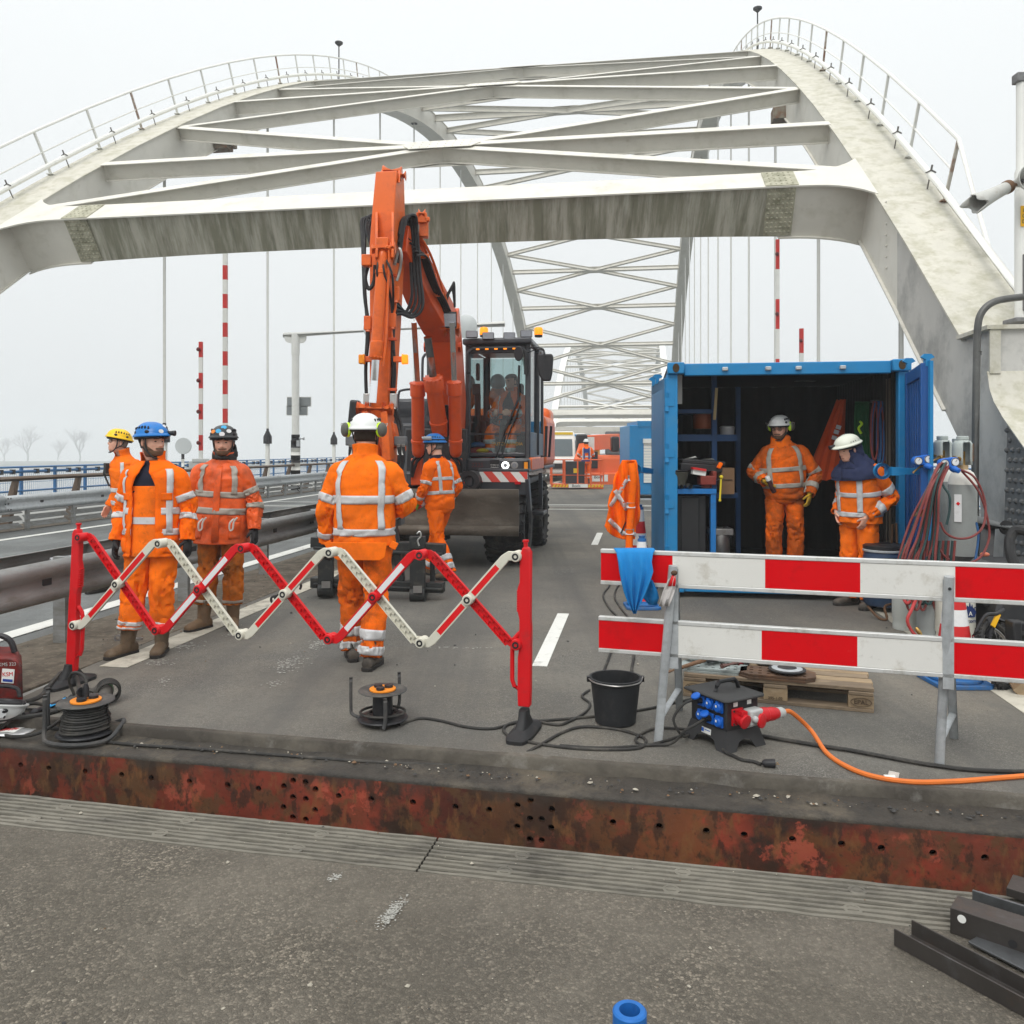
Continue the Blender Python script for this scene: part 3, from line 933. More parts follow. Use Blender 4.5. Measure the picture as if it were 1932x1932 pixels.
# ------------------------------------------------------------------ water, haze
wm = mat('river water', (.06, .075, .075), .12, 0, .1, .2, bump=.25, bs=1.2)
slab('water', [(-700, -25), (700, -25), (700, 795), (-700, 795)], -12.4, -12.0, wm)
slab('river_bank', [(-690, 560), (-90, 600), (-90, 794), (-690, 794)], -12.0, -10.6, mat('bank grass', (.07, .08, .045), .9, 0, .3, .3))
hz = MB()
hz.box((0, 385, 7), (1430, 840, 42))
hv = hz.build('haze', [], kind='stuff')
hm = bpy.data.materials.new('mist')
hm.use_nodes = True
n, l = hm.node_tree.nodes, hm.node_tree.links
n.clear()
oo = n.new('ShaderNodeOutputMaterial')
pv = n.new('ShaderNodeVolumePrincipled')
pv.inputs['Color'].default_value = (.96, .985, 1, 1)
pv.inputs['Density'].default_value = .0015
l.new(pv.outputs[0], oo.inputs['Volume'])
hv.data.materials.append(hm)
# ------------------------------------------------------------------ crash barriers and fences
WPROF = [(.0, .31), (.028, .312), (.08, .275), (.083, .225), (.025, .175), (.025, .137), (.083, .085), (.08, .037), (.028, .0), (0, .002)]
def wbeam(parent, X, side, ya, yb, zt, m_, seg=4.0):
 y = ya
 k = 0
 while y < yb:
  m = MB()
  y2 = min(y + seg, yb)
  off = .004 * (k % 2)
  m.grid([[B(X + side * (q + off), Y, zt - .31 + z) for q, z in WPROF] for Y in (y, y2 + .15)])
  o = m.build('rail_beam', m_, parent, solid=.004, sharp=25)
  if y < 22:
   q = MB()
   for dy in (.03, .1):
    for z in (.26, .155, .05):
     q.lathe([(.016, 0), (.012, .012)], B(X + side * (.03 if z == .155 else .086), y + dy, zt - .31 + z), XAX * side, 8)
   for yy in (y + 1.0, y + 2.9):
    q.box(B(X + side * .03, yy, zt - .155), (.01, .09, .05), RB)
   q.build('bolts', DARK_ST, o)['kind'] = 'stuff'
  y = y2; k += 1
gr = thing('guardrail', 'grey double crash barrier along the median behind the two workers at left', 'guardrail', B(-4.67, 6, 0))
wbeam(gr, -4.47, 1, 2.8, 150, .74, GALV_DIRTY)
wbeam(gr, -4.93, -1, 2.8, 150, .74, GALV_DIRTY)
for i in range(60):
 Y = 4.33 + i * 1.87
 m = MB()
 m.box(B(-4.70, Y, .35), (.11, .055, .72), RB)
 m.build('rail_post', GALV_DIRTY, gr)
 if i < 14:
  m = MB()
  m.tube([B(-4.52, Y + .1, .66), B(-4.7, Y + .35, .67), B(-4.88, Y + .1, .66)], .022, 8)
  m.build('spacer_bracket', GALV, gr)
lg = thing('guardrail', 'pale grey crash barrier with louvred slats along the far left road edge', 'guardrail', B(-11.95, 16, 0))
wbeam(lg, -11.83, 1, 10, 150, .70, GALV, 4.0)
for i in range(70):
 Y = 10.6 + i * 1.333
 m = MB(); m.box(B(-11.80, Y, .22), (.06, .075, .5), RB)
 m.build('rail_post', GALV_DIRTY, lg)
 if i < 45:
  for k in range(3):
   m = MB(); m.prism([B(-11.86, Y + .05, .06 + k * .14), B(-11.86, Y + 1.28, .06 + k * .14), B(-11.95, Y + 1.28, .14 + k * .14), B(-11.95, Y + .05, .14 + k * .14)], V((0, 0, .012)))
   m.build('slat', GALV_DIRTY, lg)
br = thing('guardrail', 'rusty brown tube rail on slanted posts behind the louvred barrier', 'guardrail', B(-12.4, 16, 0))
RUST_R = mat('rusty brown paint', (.15, .105, .075), .65, .1, .2, 5, dirt=((.20, .19, .165), .55, 3, .7), stretch=(1, 1, 1))
m = MB(); m.cyl(B(-12.35, 8, .99), B(-12.35, 150, .99), .055, n=10); m.build('tube_rail', RUST_R, br)
for i in range(46):
 Y = 9.3 + i * 1.9
 m = MB(); m.bar(B(-12.62, Y, .0), B(-12.38, Y, .97), .12, .2, XAX, .09, .09)
 m.build('rail_post', RUST_R, br)
BLUE_F = mat('blue fence paint', (.035, .15, .34), .45, 0, .12, 4, dirt=((.10, .16, .22), .62, 5, .5))
def blue_fence(X, ya, yb, label, npost, dy):
 f = thing('fence', label, 'fence', B(X, ya, 0))
 for z, r in ((1.06, .03), (.93, .045), (.37, .03), (.12, .025)):
  m = MB(); m.cyl(B(X, ya, z), B(X, yb, z), r, n=8); m.build('rail', BLUE_F, f)
 for i in range(npost):
  m = MB(); m.box(B(X - .05, ya + i * dy, .53), (.06, .09, 1.06), RB); m.build('fence_post', BLUE_F, f)
 m = MB()
 for i in range(npost * 2):
  m.box(B(X, ya + i * dy * .5 + (.3 if i % 2 else .55), .93), (.12, .09, .14), RB)
 m.build('clamp', DARK_ST, f)['kind'] = 'stuff'
 m = MB()
 Y = ya
 while Y < min(yb, ya + 45):
  m.bar(B(X, Y, .02), B(X, Y, .95), .006, .006); Y += .085
 m.bar(B(X, ya, .62), B(X, yb, .62), .012, .012)
 m.build('mesh_wires', BLUE_F, f)['kind'] = 'stuff'
 return f
blue_fence(-17.6, 16, 160, 'blue railing along the outer edge of the bridge at left', 80, 1.4)
blue_fence(8.6, 12, 120, 'blue railing beyond the right arch foot behind the gas cylinders', 40, 1.9)
# ------------------------------------------------------------------ masts, booms and signs beyond the barrier
RED_P = mat('red signal paint', (.55, .03, .025), .45, 0, .1, 6, dirt=((.3, .08, .06), .62, 9, .5))
def raised_boom(u, v0, v1, d, w, label, base, first_red, step, lean=0.0):
 z0, z1 = 1.3, P(u, v0, d).z
 p = G(u, HOR + H * F / d)
 t = thing('barrier_boom', label, 'barrier', p, group='raised red and white barrier booms')
 n = 0; z = z1; red = first_red
 while z > z0:
  m = MB(); zz = max(z0, z - step)
  m.box(V((p.x + lean * (z1 - (z + zz) / 2), p.y, (z + zz) / 2)), (w, w * .8, z - zz))
  m.build('boom_stripe', RED_P if red else WHITE_CL, t)
  if red and n % 2 == 0 or first_red and red:
   q = MB(); q.lathe([(.05, 0), (.06, .05), (.03, .09)], V((p.x - w * .4, p.y - w * .42, (z + zz) / 2)), (0, -1, 0), 10)
   q.build('boom_lamp', mat('dark red lens', (.12, .01, .01), .3), t)
  z = zz; red = not red; n += 1
 m = MB()
 m.box(V((p.x, p.y + .1, .62)), (.6, .45, 1.24))
 m.box(V((p.x, p.y, 1.26)), (.4, .3, .1))
 m.build('boom_cabinet', mat('grey white cabinet', (.55, .56, .54), .5, 0, .06, 5, dirt=((.3, .3, .27), .6, 6, .5)), t, bev=.015)
 return t
raised_boom(379, 645, 855, 23.5, .10, 'slim red and white boom raised left of the dark-helmeted worker', True, True, .44)
raised_boom(425, 474, 800, 25.5, .13, 'taller red and white boom raised behind the dark-helmeted worker', True, False, .44)
raised_boom(1467, 452, 700, 25, .10, 'red and white boom raised behind the container, its taller one', True, True, .9, 0)
raised_boom(1512, 620, 700, 27, .12, 'short red and white boom raised behind the container roof', True, True, .8)
gy = thing('traffic_gantry', 'white cantilever sign mast with black banded foot and round signs', 'gantry', B(-12.3, 28.6, 0))
GREYS = mat('grey sign back', (.24, .26, .265), .5, .3, .1, 8)
pb = B(-12.3, 28.6, 0)
for i in range(7):
 m = MB(); m.cyl(pb + V((0, 0, i * .27)), pb + V((0, 0, i * .27 + .268)), .172, n=18)
 m.build('mast_band', BLK_PLA if i % 2 == 0 else WHITE_CL, gy)
m = MB(); m.cyl(pb + V((0, 0, 1.88)), pb + V((0, 0, 2.1)), .155, n=18); m.build('mast_band', BLK_PLA, gy)
m = MB()
m.lathe([(.135, 2.1), (.135, 5.0), (.15, 5.0), (.15, 5.72), (.145, 5.75)], pb, n=18)
m.build('mast', WHITE_CL, gy)
m = MB(); m.cyl(B(-12.75, 28.6, 5.72), B(-4.6, 28.6, 5.95), .10, n=16); m.build('mast_arm', WHITE_CL, gy)
m = MB()
for k in (-.2, .2):
 m.lathe([(.20, -.02), (.20, .02)], pb + V((k, 0, 5.62)), (0, 1, 0), 14)
m.build('arm_bracket', WHITE_CL, gy)
for X in (-9.25, -5.95):
 m = MB(); m.lathe([(.39, 0), (.41, .01), (.41, .03), (.39, .04)], B(X, 28.35, 5.86), B(0, 1, 0), 28)
 s_ = m.build('round_sign', mat('pale sign back', (.52, .55, .55), .45, .2, .05, 5), gy)
 m = MB(); m.box(B(X - .1, 28.47, 5.86), (.08, .06, .5), RB); m.build('sign_clamp', GALV, s_)
for x, z, w_, h_ in ((.07, 3.31, .85, .31), (.0, 2.98, .74, .30)):
 m = MB(); m.box(pb + V((x, .2, z)), (w_, .03, h_)); m.build('sign_panel', GREYS, gy)
 m = MB()
 m.box(pb + V((x, .218, z)), (w_ + .05, .012, h_ + .05)); m.build('sign_rim', WHITE_CL, gy)
m = MB(); m.cyl(pb + V((.16, -.1, 1.95)), pb + V((.34, -.1, 1.95)), .06); m.box(pb + V((.12, -.1, 1.78)), (.1, .1, .22)); m.build('lamp_unit', GALV, gy)
ms = thing('road_mirror', 'round grey disc on a black and white banded post between two workers', 'sign', G(345, 846 + 2504 / 27.))
p = G(345, 846 + 2504 / 27.)
for i in range(6):
 m = MB(); m.cyl(p + V((0, 0, i * .25)), p + V((0, 0, i * .25 + .249)), .05, n=12); m.build('post_band', BLK_PLA if i % 2 else WHITE_CL, ms)
m = MB(); m.lathe([(.26, 0), (.27, .02), (.26, .05)], p + V((.05, -.06, 1.68)), (0, -1, 0), 24); m.build('disc', MATS['pale sign back'], ms)
sp = thing('siren_mast', 'white mast on the right arch foot with yellow number plate and horns', 'mast', P(1926, 610, 10.6))
pm = P(1926, 606, 10.6)
m = MB(); m.lathe([(.072, 0), (.072, 1.9), (.055, 1.95), (.055, 3.05)], pm, n=16); m.build('mast', WHITE_CL, sp)
for c_, d_ in (((.08, -.03, .48), (.2, .2, .72)), ((0, 0, 0), (.3, .3, .06)), ((0, 0, 3.1), (.16, .14, .12))):
 m = MB(); m.box(pm + V(c_), d_); m.build('switch_box', mat('mottled grey box', (.17, .17, .17), .6, .2, .3, 20), sp, bev=.012)
YP = mat('yellow plate', (.75, .40, .01), .5, 0, .06, 10)
m = MB(); m.box(pm + V((.02, -.08, 1.32)), (.14, .012, .26)); yp = m.build('number_plate', YP, sp)
text('lettering', 'H+\n027\n034.', BLACK, yp, pm + V((.02, -.088, 1.32)), .07, (1, 0, 0), (0, 0, 1))
HORN = mat('weathered horn plastic', (.47, .47, .44), .5, 0, .08, 6, dirt=((.25, .2, .15), .62, 5, .6))
c = P(1912, 345, 10.4)
m = MB(); d = V((.25, -1, 0)).normalized()
m.lathe([(.045, .1), (.05, .02), (.075, -.06), (.14, -.14), (.165, -.19), (.155, -.19), (.065, -.06), (.035, .04)], c + V((.05, 0, 0)), -d, 24, sx=1.0)
m.build('horn', HORN, sp)
m = MB(); m.lathe([(.02, 0), (.03, .05), (.02, .07)], c + V((.05, 0, 0)) + d * .02, d, 10); m.build('horn_driver', DARK_ST, sp)
a, b = P(1903, 352, 10.4), P(1838, 385, 10.2)
rows = []
ax = (b - a).normalized(); x_, y_ = frame_of(ax)
for i in range(9):
 k = i / 8
 r = .075 + .05 * k ** 2
 row = []
 for j in range(24):
  t = 2 * pi * j / 24
  ln = (b - a).length
  ext = k * (ln + (.06 * sin(t * 3 + 1) + .05 * sin(t * 5) if i == 8 else 0))
  row.append(a + ax * ext + x_ * cos(t) * r + y_ * sin(t) * r)
 rows.append(row)
m = MB(); m.grid(rows, True); m.build('broken_horn', HORN, sp, solid=.008)
m = MB(); m.lathe([(.079, -.02), (.085, 0), (.085, .05), (.079, .06)], a, ax, 20); m.bar(a + V((0, -.06, 0)), a + V((.12, -.06, .01)), .03, .03); m.build('horn_collar', mat('rusty bracket', (.16, .09, .05), .7, .3, .3, 20), sp)
pp = MB()
pa = [P(1932, 560, 9.9), P(1905, 563, 9.9), P(1880, 568, 9.9), P(1862, 578, 9.9), P(1850, 594, 9.9), P(1845, 615, 9.9), P(1843, 660, 9.9), P(1840, 850, 9.8), P(1840, 1060, 9.75)]
pp.tube(spline(pa, 5), .042, 14)
cd = thing('conduit', 'dark grey steel conduit bending down in front of the right arch foot', 'pipe', pa[-1])
pp.build('pipe', mat('dark grey pipe', (.10, .10, .095), .4, .4, .2, 6, dirt=((.19, .19, .18), .58, 4, .5)), cd)
pp = MB(); pp.cyl(P(1844, 663, 9.9), P(1844, 670, 9.9), .05); pp.build('coupling', MATS['dark grey pipe'], cd)
# ------------------------------------------------------------------ bare trees across the water
BARK = mat('bare bark', (.26, .25, .235), .9, 0, .2, 1)
def bare_tree(p, h, seed, label):
 rd = random.Random(seed)
 t = thing('bare_tree', label, 'tree', p, group='bare trees on the misty far bank')
 m = MB(); q = MB()
 def grow(a, d, ln, r, lvl):
  b = a + d * ln
  mid = a + d * ln * .5 + V((rd.uniform(-1, 1), rd.uniform(-1, 1), 0)) * ln * .06
  (m if lvl < 2 else q).tube([a, mid, b], [r, r * .8, r * .6], 5 if lvl < 2 else 3, cap=False)
  if lvl == 5:
   return
  for k in range(3 if lvl else 5):
   ax = V((rd.uniform(-1, 1), rd.uniform(-1, 1), rd.uniform(-.1, .6))).normalized()
   nd = (d * .9 + ax * .62).normalized()
   grow(lerp(a, b, rd.uniform(.5, 1) if lvl else rd.uniform(.55, 1)), nd, ln * rd.uniform(.6, .82), r * .55, lvl + 1)
 grow(V(p), V((0, 0, 1)), h * .32, h * .022, 0)
 m.build('trunk', BARK, t)
 q.build('crown', BARK, t)
 return t
for i, (u, d, h, lb) in enumerate(((52, 640, 36, 'wide bare tree in the mist at the far left above the railing'), (150, 630, 35, 'bare tree in the mist between the left edge and the yellow helmet'), (110, 690, 26, 'small faint bare tree between the two larger misty ones'), (8, 680, 27, 'faint bare tree at the photo left edge above the railing'))):
 p = P(u, 846, d); p.z = -10.8
 bare_tree(p, h, 5 + i, lb)
# ================================================================== PEOPLE
HV = (1.0, .150, .004)
HV_CLEAN = mat('bright orange work cloth', HV, .8, 0, .06, 9, dirt=((.42, .085, .010), .55, 5, .4), dirt2=((.10, .04, .015), .68, 9, .6), spec=.08, bump=.35, bs=300)
HV_WORN = mat('worn orange work cloth', (.98, .172, .008), .85, 0, .07, 9, dirt=((.40, .085, .014), .52, 3, .5), dirt2=((.08, .04, .02), .65, 8, .7), spec=.08, bump=.35, bs=300)
HV_DIRTY = mat('grease stained orange cloth', (.92, .15, .008), .85, 0, .10, 8, dirt=((.27, .065, .014), .44, 3, .7), dirt2=((.06, .034, .018), .57, 5, .75), spec=.08, bump=.35, bs=300)
HV_RED = mat('faded red orange rain jacket', (.74, .105, .014), .5, 0, .12, 5, dirt=((.30, .06, .022), .5, 5, .7), dirt2=((.10, .045, .03), .63, 9, .7), bump=.3, bs=120)
HV_BROWN = mat('muddy brown orange trousers', (.50, .13, .016), .9, 0, .15, 6, dirt=((.14, .062, .02), .48, 4, .85), dirt2=((.04, .028, .02), .62, 8, .8), spec=.08, bump=.35, bs=300)
BAND = mat('silver reflective tape', (.56, .56, .56), .5, .1, .05, 30, dirt=((.30, .28, .25), .58, 14, .6))
BAND_D = mat('dull reflective tape', (.36, .335, .29), .55, .1, .08, 30, dirt=((.2, .17, .13), .55, 10, .6))
NAVY = mat('dark navy cloth', (.012, .014, .028), .9, 0, .2, 20)
NAVY_HOOD = mat('navy flame hood', (.022, .03, .075), .9, 0, .2, 14, bump=.5, bs=250)
CHAR = mat('charcoal hoodie', (.03, .029, .028), .9, 0, .2, 20)
SKIN = mat('skin', (.70, .38, .27), .5, 0, .08, 22, dirt=((.46, .17, .11), .56, 14, .5))
STUBBLE = mat('short beard', (.13, .075, .045), .9, 0, .25, 120)
HAIR = mat('dark hair', (.04, .028, .02), .8, 0, .2, 60)
HAIR_G = mat('grey hair', (.2, .18, .16), .8, 0, .2, 60)
EYE = mat('eye', (.05, .04, .035), .2)
LIP = mat('lip', (.34, .12, .09), .5)
BOOT = mat('brown leather boot', (.095, .062, .036), .6, 0, .25, 10, dirt=((.17, .125, .08), .52, 9, .6), bump=.5, bs=60)
BOOT2 = mat('tan rigger boot', (.16, .10, .055), .65, 0, .2, 9, dirt=((.08, .05, .03), .55, 7, .6), bump=.4, bs=60)
BOOT3 = mat('dusty dark boot', (.055, .047, .04), .7, 0, .25, 10, dirt=((.15, .125, .1), .5, 9, .6), bump=.4, bs=60)
SOLE = mat('boot sole', (.025, .022, .02), .8, 0, .2, 20)
GLV_B = mat('black glove', (.018, .017, .018), .7, 0, .2, 40, dirt=((.06, .055, .05), .6, 20, .5))
GLV_Y = mat('yellow leather glove', (.55, .33, .02), .75, 0, .12, 14, dirt=((.25, .16, .03), .52, 14, .7), bump=.5, bs=120)
GLV_G = mat('green and black glove', (.16, .30, .03), .7, 0, .2, 20, dirt=((.02, .02, .02), .52, 18, .9))
H_WHITE = mat('white helmet shell', (.68, .69, .67), .32, 0, .04, 8, dirt=((.42, .40, .35), .6, 9, .5))
H_CREAM = mat('cream white helmet shell', (.64, .66, .56), .3, 0, .04, 8)
H_BLUE = mat('blue helmet shell', (.010, .165, .50), .3, 0, .06, 8, dirt=((.03, .10, .28), .6, 8, .5))
H_YEL = mat('yellow helmet shell', (.82, .50, .006), .32, 0, .04, 8)
H_BLACK = mat('charcoal helmet shell', (.032, .034, .036), .4, 0, .15, 8)
LIME = mat('lime ear muff ring', (.55, .85, .03), .5, 0, .03, 8)
MUFF = mat('olive grey ear muff', (.10, .10, .085), .6, 0, .1, 12)
LENS = glass_mat('spectacle lens', (.8, .84, .85), .3)
FRAME = mat('spectacle frame', (.02, .02, .025), .35)
STK = {'w': mat('white sticker', (.7, .7, .7), .5), 'b': mat('light blue sticker', (.05, .35, .62), .5), 'o': mat('orange sticker', (.75, .25, .05), .5), 'y': mat('yellow sticker', (.8, .6, .02), .5)}
def cr(a, b, c, d, t):
 return .5 * ((2 * b) + (c - a) * t + (2 * a - 5 * b + 4 * c - d) * t * t + (3 * b - a - 3 * c + d) * t ** 3)
class Loft:
 """a cloth tube through keys (centre, rx, ry); front = the direction of u = 0"""
 def __init__(s, keys, front, amp=.006, fr=11, seed=0, pw=.9, sg=1, bumpy=()):
  s.k = [(V(c), rx, ry) for c, rx, ry in keys]
  s.front, s.amp, s.fr, s.seed, s.pw, s.sg, s.bumpy = V(front), amp, fr, seed, pw, sg, bumpy
  s.n = len(keys) - 1
  s.L = [0]
  for i in range(s.n):
   s.L.append(s.L[-1] + (s.k[i + 1][0] - s.k[i][0]).length)
 def at(s, t):
  i = min(int(t), s.n - 1); f = t - i
  q = [s.k[max(0, min(s.n, j))] for j in (i - 1, i, i + 1, i + 2)]
  c = cr(q[0][0], q[1][0], q[2][0], q[3][0], f)
  c2 = cr(q[0][0], q[1][0], q[2][0], q[3][0], min(1, f + .02)) - cr(q[0][0], q[1][0], q[2][0], q[3][0], max(0, f - .02))
  rx = cr(q[0][1], q[1][1], q[2][1], q[3][1], f); ry = cr(q[0][2], q[1][2], q[2][2], q[3][2], f)
  return c, c2.normalized() if c2.length > 1e-9 else V((0, 0, 1)), rx, ry, s.L[i] + (s.L[i + 1] - s.L[i]) * f
 def S(s, t, u, off=0.0):
  c, T, rx, ry, ln = s.at(t)
  fw = s.front - T * T.dot(s.front)
  fw.normalize()
  X = T.cross(fw) * s.sg
  su, cu = sin(u), cos(u)
  px = math.copysign(abs(su) ** s.pw, su); py = math.copysign(abs(cu) ** s.pw, cu)
  a = s.amp
  for bt, ba, bw in s.bumpy:
   a += ba * math.exp(-((t - bt) / bw) ** 2)
  d = a * noise.noise(V((su * 1.3 + s.seed * 7.1, cu * 1.3, ln * s.fr + .5 * sin(u + s.seed))))
  d += a * .5 * noise.noise(V((su * 3.1 + s.seed * 3.3, cu * 3.1, ln * s.fr * 2.3 + .9 * sin(2 * u))))
  d -= a * .55 * abs(noise.noise(V((su * 2.0 + s.seed * 1.7, cu * 2.0 + 5, ln * s.fr * 1.5 - .8 * sin(u)))))
  d -= a * .9 * max(0, 1 - 7 * abs(noise.noise(V((su * 1.1 + s.seed * 2.9, cu * 1.1, ln * s.fr * 1.1 + 1.3 * sin(u + 2 + s.seed))))))
  d += off
  return c + X * px * (rx + d) + fw * py * (ry + d)
 def mesh(s, mb, t0=0, t1=None, rows=40, n=40, u0=0.0, u1=2 * pi, off=0.0, cap0=False, cap1=False):
  t1 = s.n if t1 is None else t1
  full = abs(u1 - u0 - 2 * pi) < 1e-6
  m = n if full else n + 1
  rr = [[s.S(lerp(t0, t1, i / rows), u0 + (u1 - u0) * j / n, off) for j in range(m)] for i in range(rows + 1)]
  mb.grid(rr, full, cap0 and full, cap1 and full)
 def t_of_z(s, z):
  for i in range(200):
   t = s.n * i / 199
   if (s.at(t)[0].z - z) * (1 if s.k[-1][0].z > s.k[0][0].z else -1) >= 0:
    return t
  return s.n
HEAD_T = [(-.120, .056, .036, .050), (-.112, .078, .046, .055), (-.098, .090, .055, .060), (-.075, .0945, .0635, .066), (-.050, .094, .069, .078), (-.02, .092, .0735, .090), (.01, .0925, .0755, .097),
   (.04, .092, .076, .099), (.07, .083, .071, .092), (.095, .063, .056, .071), (.112, .036, .034, .042), (.120, .006, .006, .008)]
def head_r(z, th):
 """distance from the head's axis at height z in the direction th (0 = straight ahead)"""
 T = HEAD_T
 i = 0
 while i < len(T) - 2 and T[i + 1][0] < z:
  i += 1
 f = (z - T[i][0]) / (T[i + 1][0] - T[i][0])
 f = max(0, min(1, f));
 fr, sd, bk = (lerp(T[i][j], T[i + 1][j], f) for j in (1, 2, 3))
 c, s_ = cos(th), sin(th)
 a = fr if c > 0 else bk
 r = (abs(c / a) ** 2.3 + abs(s_ / sd) ** 2.3) ** (-1 / 2.3)
 th = (th + pi) % (2 * pi) - pi
 g = lambda x, m_, w: math.exp(-((x - m_) / w) ** 2)
 r += .021 * g(th, 0, .15) * g(z, -.030, .014) + .011 * g(th, 0, .11) * g(z, -.008, .017)          # nose
 r += .006 * g(abs(th), .17, .08) * g(z, -.035, .008)                                               # nostrils
 r -= .010 * g(abs(th), .37, .17) * g(z, .003, .013)                                                # eye sockets
 r += .005 * g(abs(th), .30, .30) * g(z, .024, .009)                                                # brow
 r += .004 * g(abs(th), .66, .22) * g(z, -.022, .02)                                                # cheekbones
 r -= .004 * g(abs(th), .55, .2) * g(z, -.06, .02)
 r += .0055 * g(th, 0, .24) * (g(z, -.061, .006) + g(z, -.074, .006)) - .003 * g(th, 0, .3) * g(z, -.067, .003)   # lips
 r += .005 * g(th, 0, .22) * g(z, -.100, .012)                                                      # chin
 return r
def hp(z, th, off=0.0):
 r = head_r(z, th) + off
 return V((sin(th) * r, -cos(th) * r, z))
def helmet(P_, root, HM, col, style='climb', muffs=False, lamp=False, stickers=(), goggles=False, strap=True):
 """shell with brim, vents, chin strap, extras"""
 cz = .050
 def hs_(a, e, off=0.0):                      # azimuth 0 = front, e 0..pi/2 elevation
  rx, ry, rz = .117 + off, .140 + off, .102 + off
  ce = cos(e) ** .86
  return V((sin(a) * ce * rx, -cos(a) * ce * ry + .006, cz + sin(e) * rz - (.022 if style == 'climb' else .006) * (1 - cos(a)) / 2 * cos(e) ** 2))
 m = MB()
 rows = []
 n = 40
 rows.append([hs_(2 * pi * j / n, 0, -.008) for j in range(n)])
 brim = .010 if style == 'climb' else .016
 rows.append([hs_(2 * pi * j / n, 0, brim * (1 + (1.3 if style != 'climb' else .5) * max(0, cos(2 * pi * j / n)) ** 3)) + V((0, 0, -.004)) for j in range(n)])
 rows.append([hs_(2 * pi * j / n, .03, brim * (1 + (1.3 if style != 'climb' else .5) * max(0, cos(2 * pi * j / n)) ** 3)) + V((0, 0, .001)) for j in range(n)])
 for i in range(1, 15):
  e_ = .08 + (pi / 2 - .09) * i / 14
  rows.append([hs_(2 * pi * j / n, e_, .004 * cos(3 * 2 * pi * j / n) * cos(e_) * sin(e_) * 2) for j in range(n)])
 m.grid(rows, True, False, True)
 sh = P_(m, 'helmet_shell', col, root, HM, sharp=30)
 m = MB()
 if style == 'climb':
  for sd in (1, -1):
   for i in range(6):
    a = sd * (1.0 + i * .24)
    c = hs_(a, .62 + .05 * sin(i), .001)
    m.ball(c, (.007, .010, .014), 8, 6, M.Rotation(a, 3, 'Z'))
   for a, e_, rr in ((1.05, .3, .02), (2.0, .28, .02)):
    c = hs_(sd * a, e_, 0)
    m.ball(c, (rr * .9, .006, rr * .7), 6, 5, M.Rotation(sd * a, 3, 'Z'))
 else:
  for sd in (1, -1):
   for i in range(3):
    m.ball(hs_(sd * (1.3 + i * .2), .35, .001), .005, 6, 4)
  for i in range(-6, 7):
   m.ball(hs_(0 if i > 0 else pi, pi / 2 - abs(i) * .1, .001), (.003, .008, .003), 5, 4)
 P_(m, 'vents', BLK_PLA, sh, HM)['kind'] = 'stuff'
 m = MB()
 m.tube([V((sin(t) * .108, -cos(t) * .128 + .006, .036 - .018 * (1 - cos(t)) / 2)) for t in [2 * pi * k / 24 for k in range(24)]], .012, 6, closed=True)
 P_(m, 'helmet_lining', BLK_PLA, sh, HM)
 if strap:
  m = MB()
  for sd in (1, -1):
   pts = [V((sd * .088, -.035, .04)), V((sd * .080, -.030, -.03)), V((sd * .066, -.042, -.085)), V((sd * .035, -.072, -.125)), V((0, -.085, -.128))]
   m.tube(spline(pts, 4), .0065, 5)
   m.tube(spline([V((sd * .092, .045, .03)), V((sd * .083, .02, -.03)), V((sd * .068, -.036, -.08))], 4), .006, 5)
  P_(m, 'chin_strap', BLACK, sh, HM)
 if muffs:
  for sd in (1, -1):
   c = V((sd * .122, .052, .028)) if muffs == 'up' else V((sd * .118, .02, .02))
   R = M.Rotation(sd * .55 if muffs == 'up' else 0, 3, 'Z')
   m = MB(); m.ball(c + V((sd * .012, .02, 0)), (.030, .040, .052), 14, 10, R)
   mf = P_(m, 'ear_muff', MUFF, sh, HM)
   m = MB(); m.ball(c + V((-sd * .006, .004, 0)), (.024, .042, .054), 14, 10, R)
   P_(m, 'muff_ring', LIME, mf, HM) if False else P_(m, 'muff_ring', LIME, sh, HM)
   m = MB(); m.tube(spline([c + V((sd * .03, .03, .0)), c + V((sd * .045, .0, .045)), c + V((sd * .0, -.03, .03))], 5), .003, 5)
   P_(m, 'muff_arm', STEEL, sh, HM)
 if lamp:
  side = -1 if lamp == 'r' else 1
  c = hs_(.55 if lamp == 'l' else -.3, .16, .022)
  m = MB(); d = V((.5 if lamp == 'l' else -.2, -1, 0)).normalized()
  m.lathe([(.016, -.02), (.018, .0), (.022, .022), (.022, .03)], c, d, 12)
  m.box(c - d * .03, (.045, .03, .03))
  lp = P_(m, 'head_lamp', BLK_PLA, sh, HM)
 if stickers:
  for a, e_, r, c_ in stickers:
   c = hs_(a, e_, .003)
   nrm = (c - V((0, .006, cz))).normalized()
   m = MB(); m.lathe([(r, -.002), (r, .003)], c, nrm, 12, sx=1.2)
   P_(m, 'sticker', STK[c_], sh, HM)
 if goggles:
  m = MB()
  pts = [hs_(a, .25, .006) for a in [-1.4 + .2 * k for k in range(15)]]
  m.grid([[p for p in pts], [p + V((0, 0, .045)) + (p - V((0, 0, p.z))).normalized() * .012 for p in pts]])
  P_(m, 'goggles', mat('grey goggle lens', (.45, .48, .5), .2), sh, HM, solid=.012)
  m = MB(); m.tube([hs_(2 * pi * k / 30, .3, .004) for k in range(30)], .007, 5, closed=True)
  P_(m, 'goggle_strap', BLACK, sh, HM)
 return sh
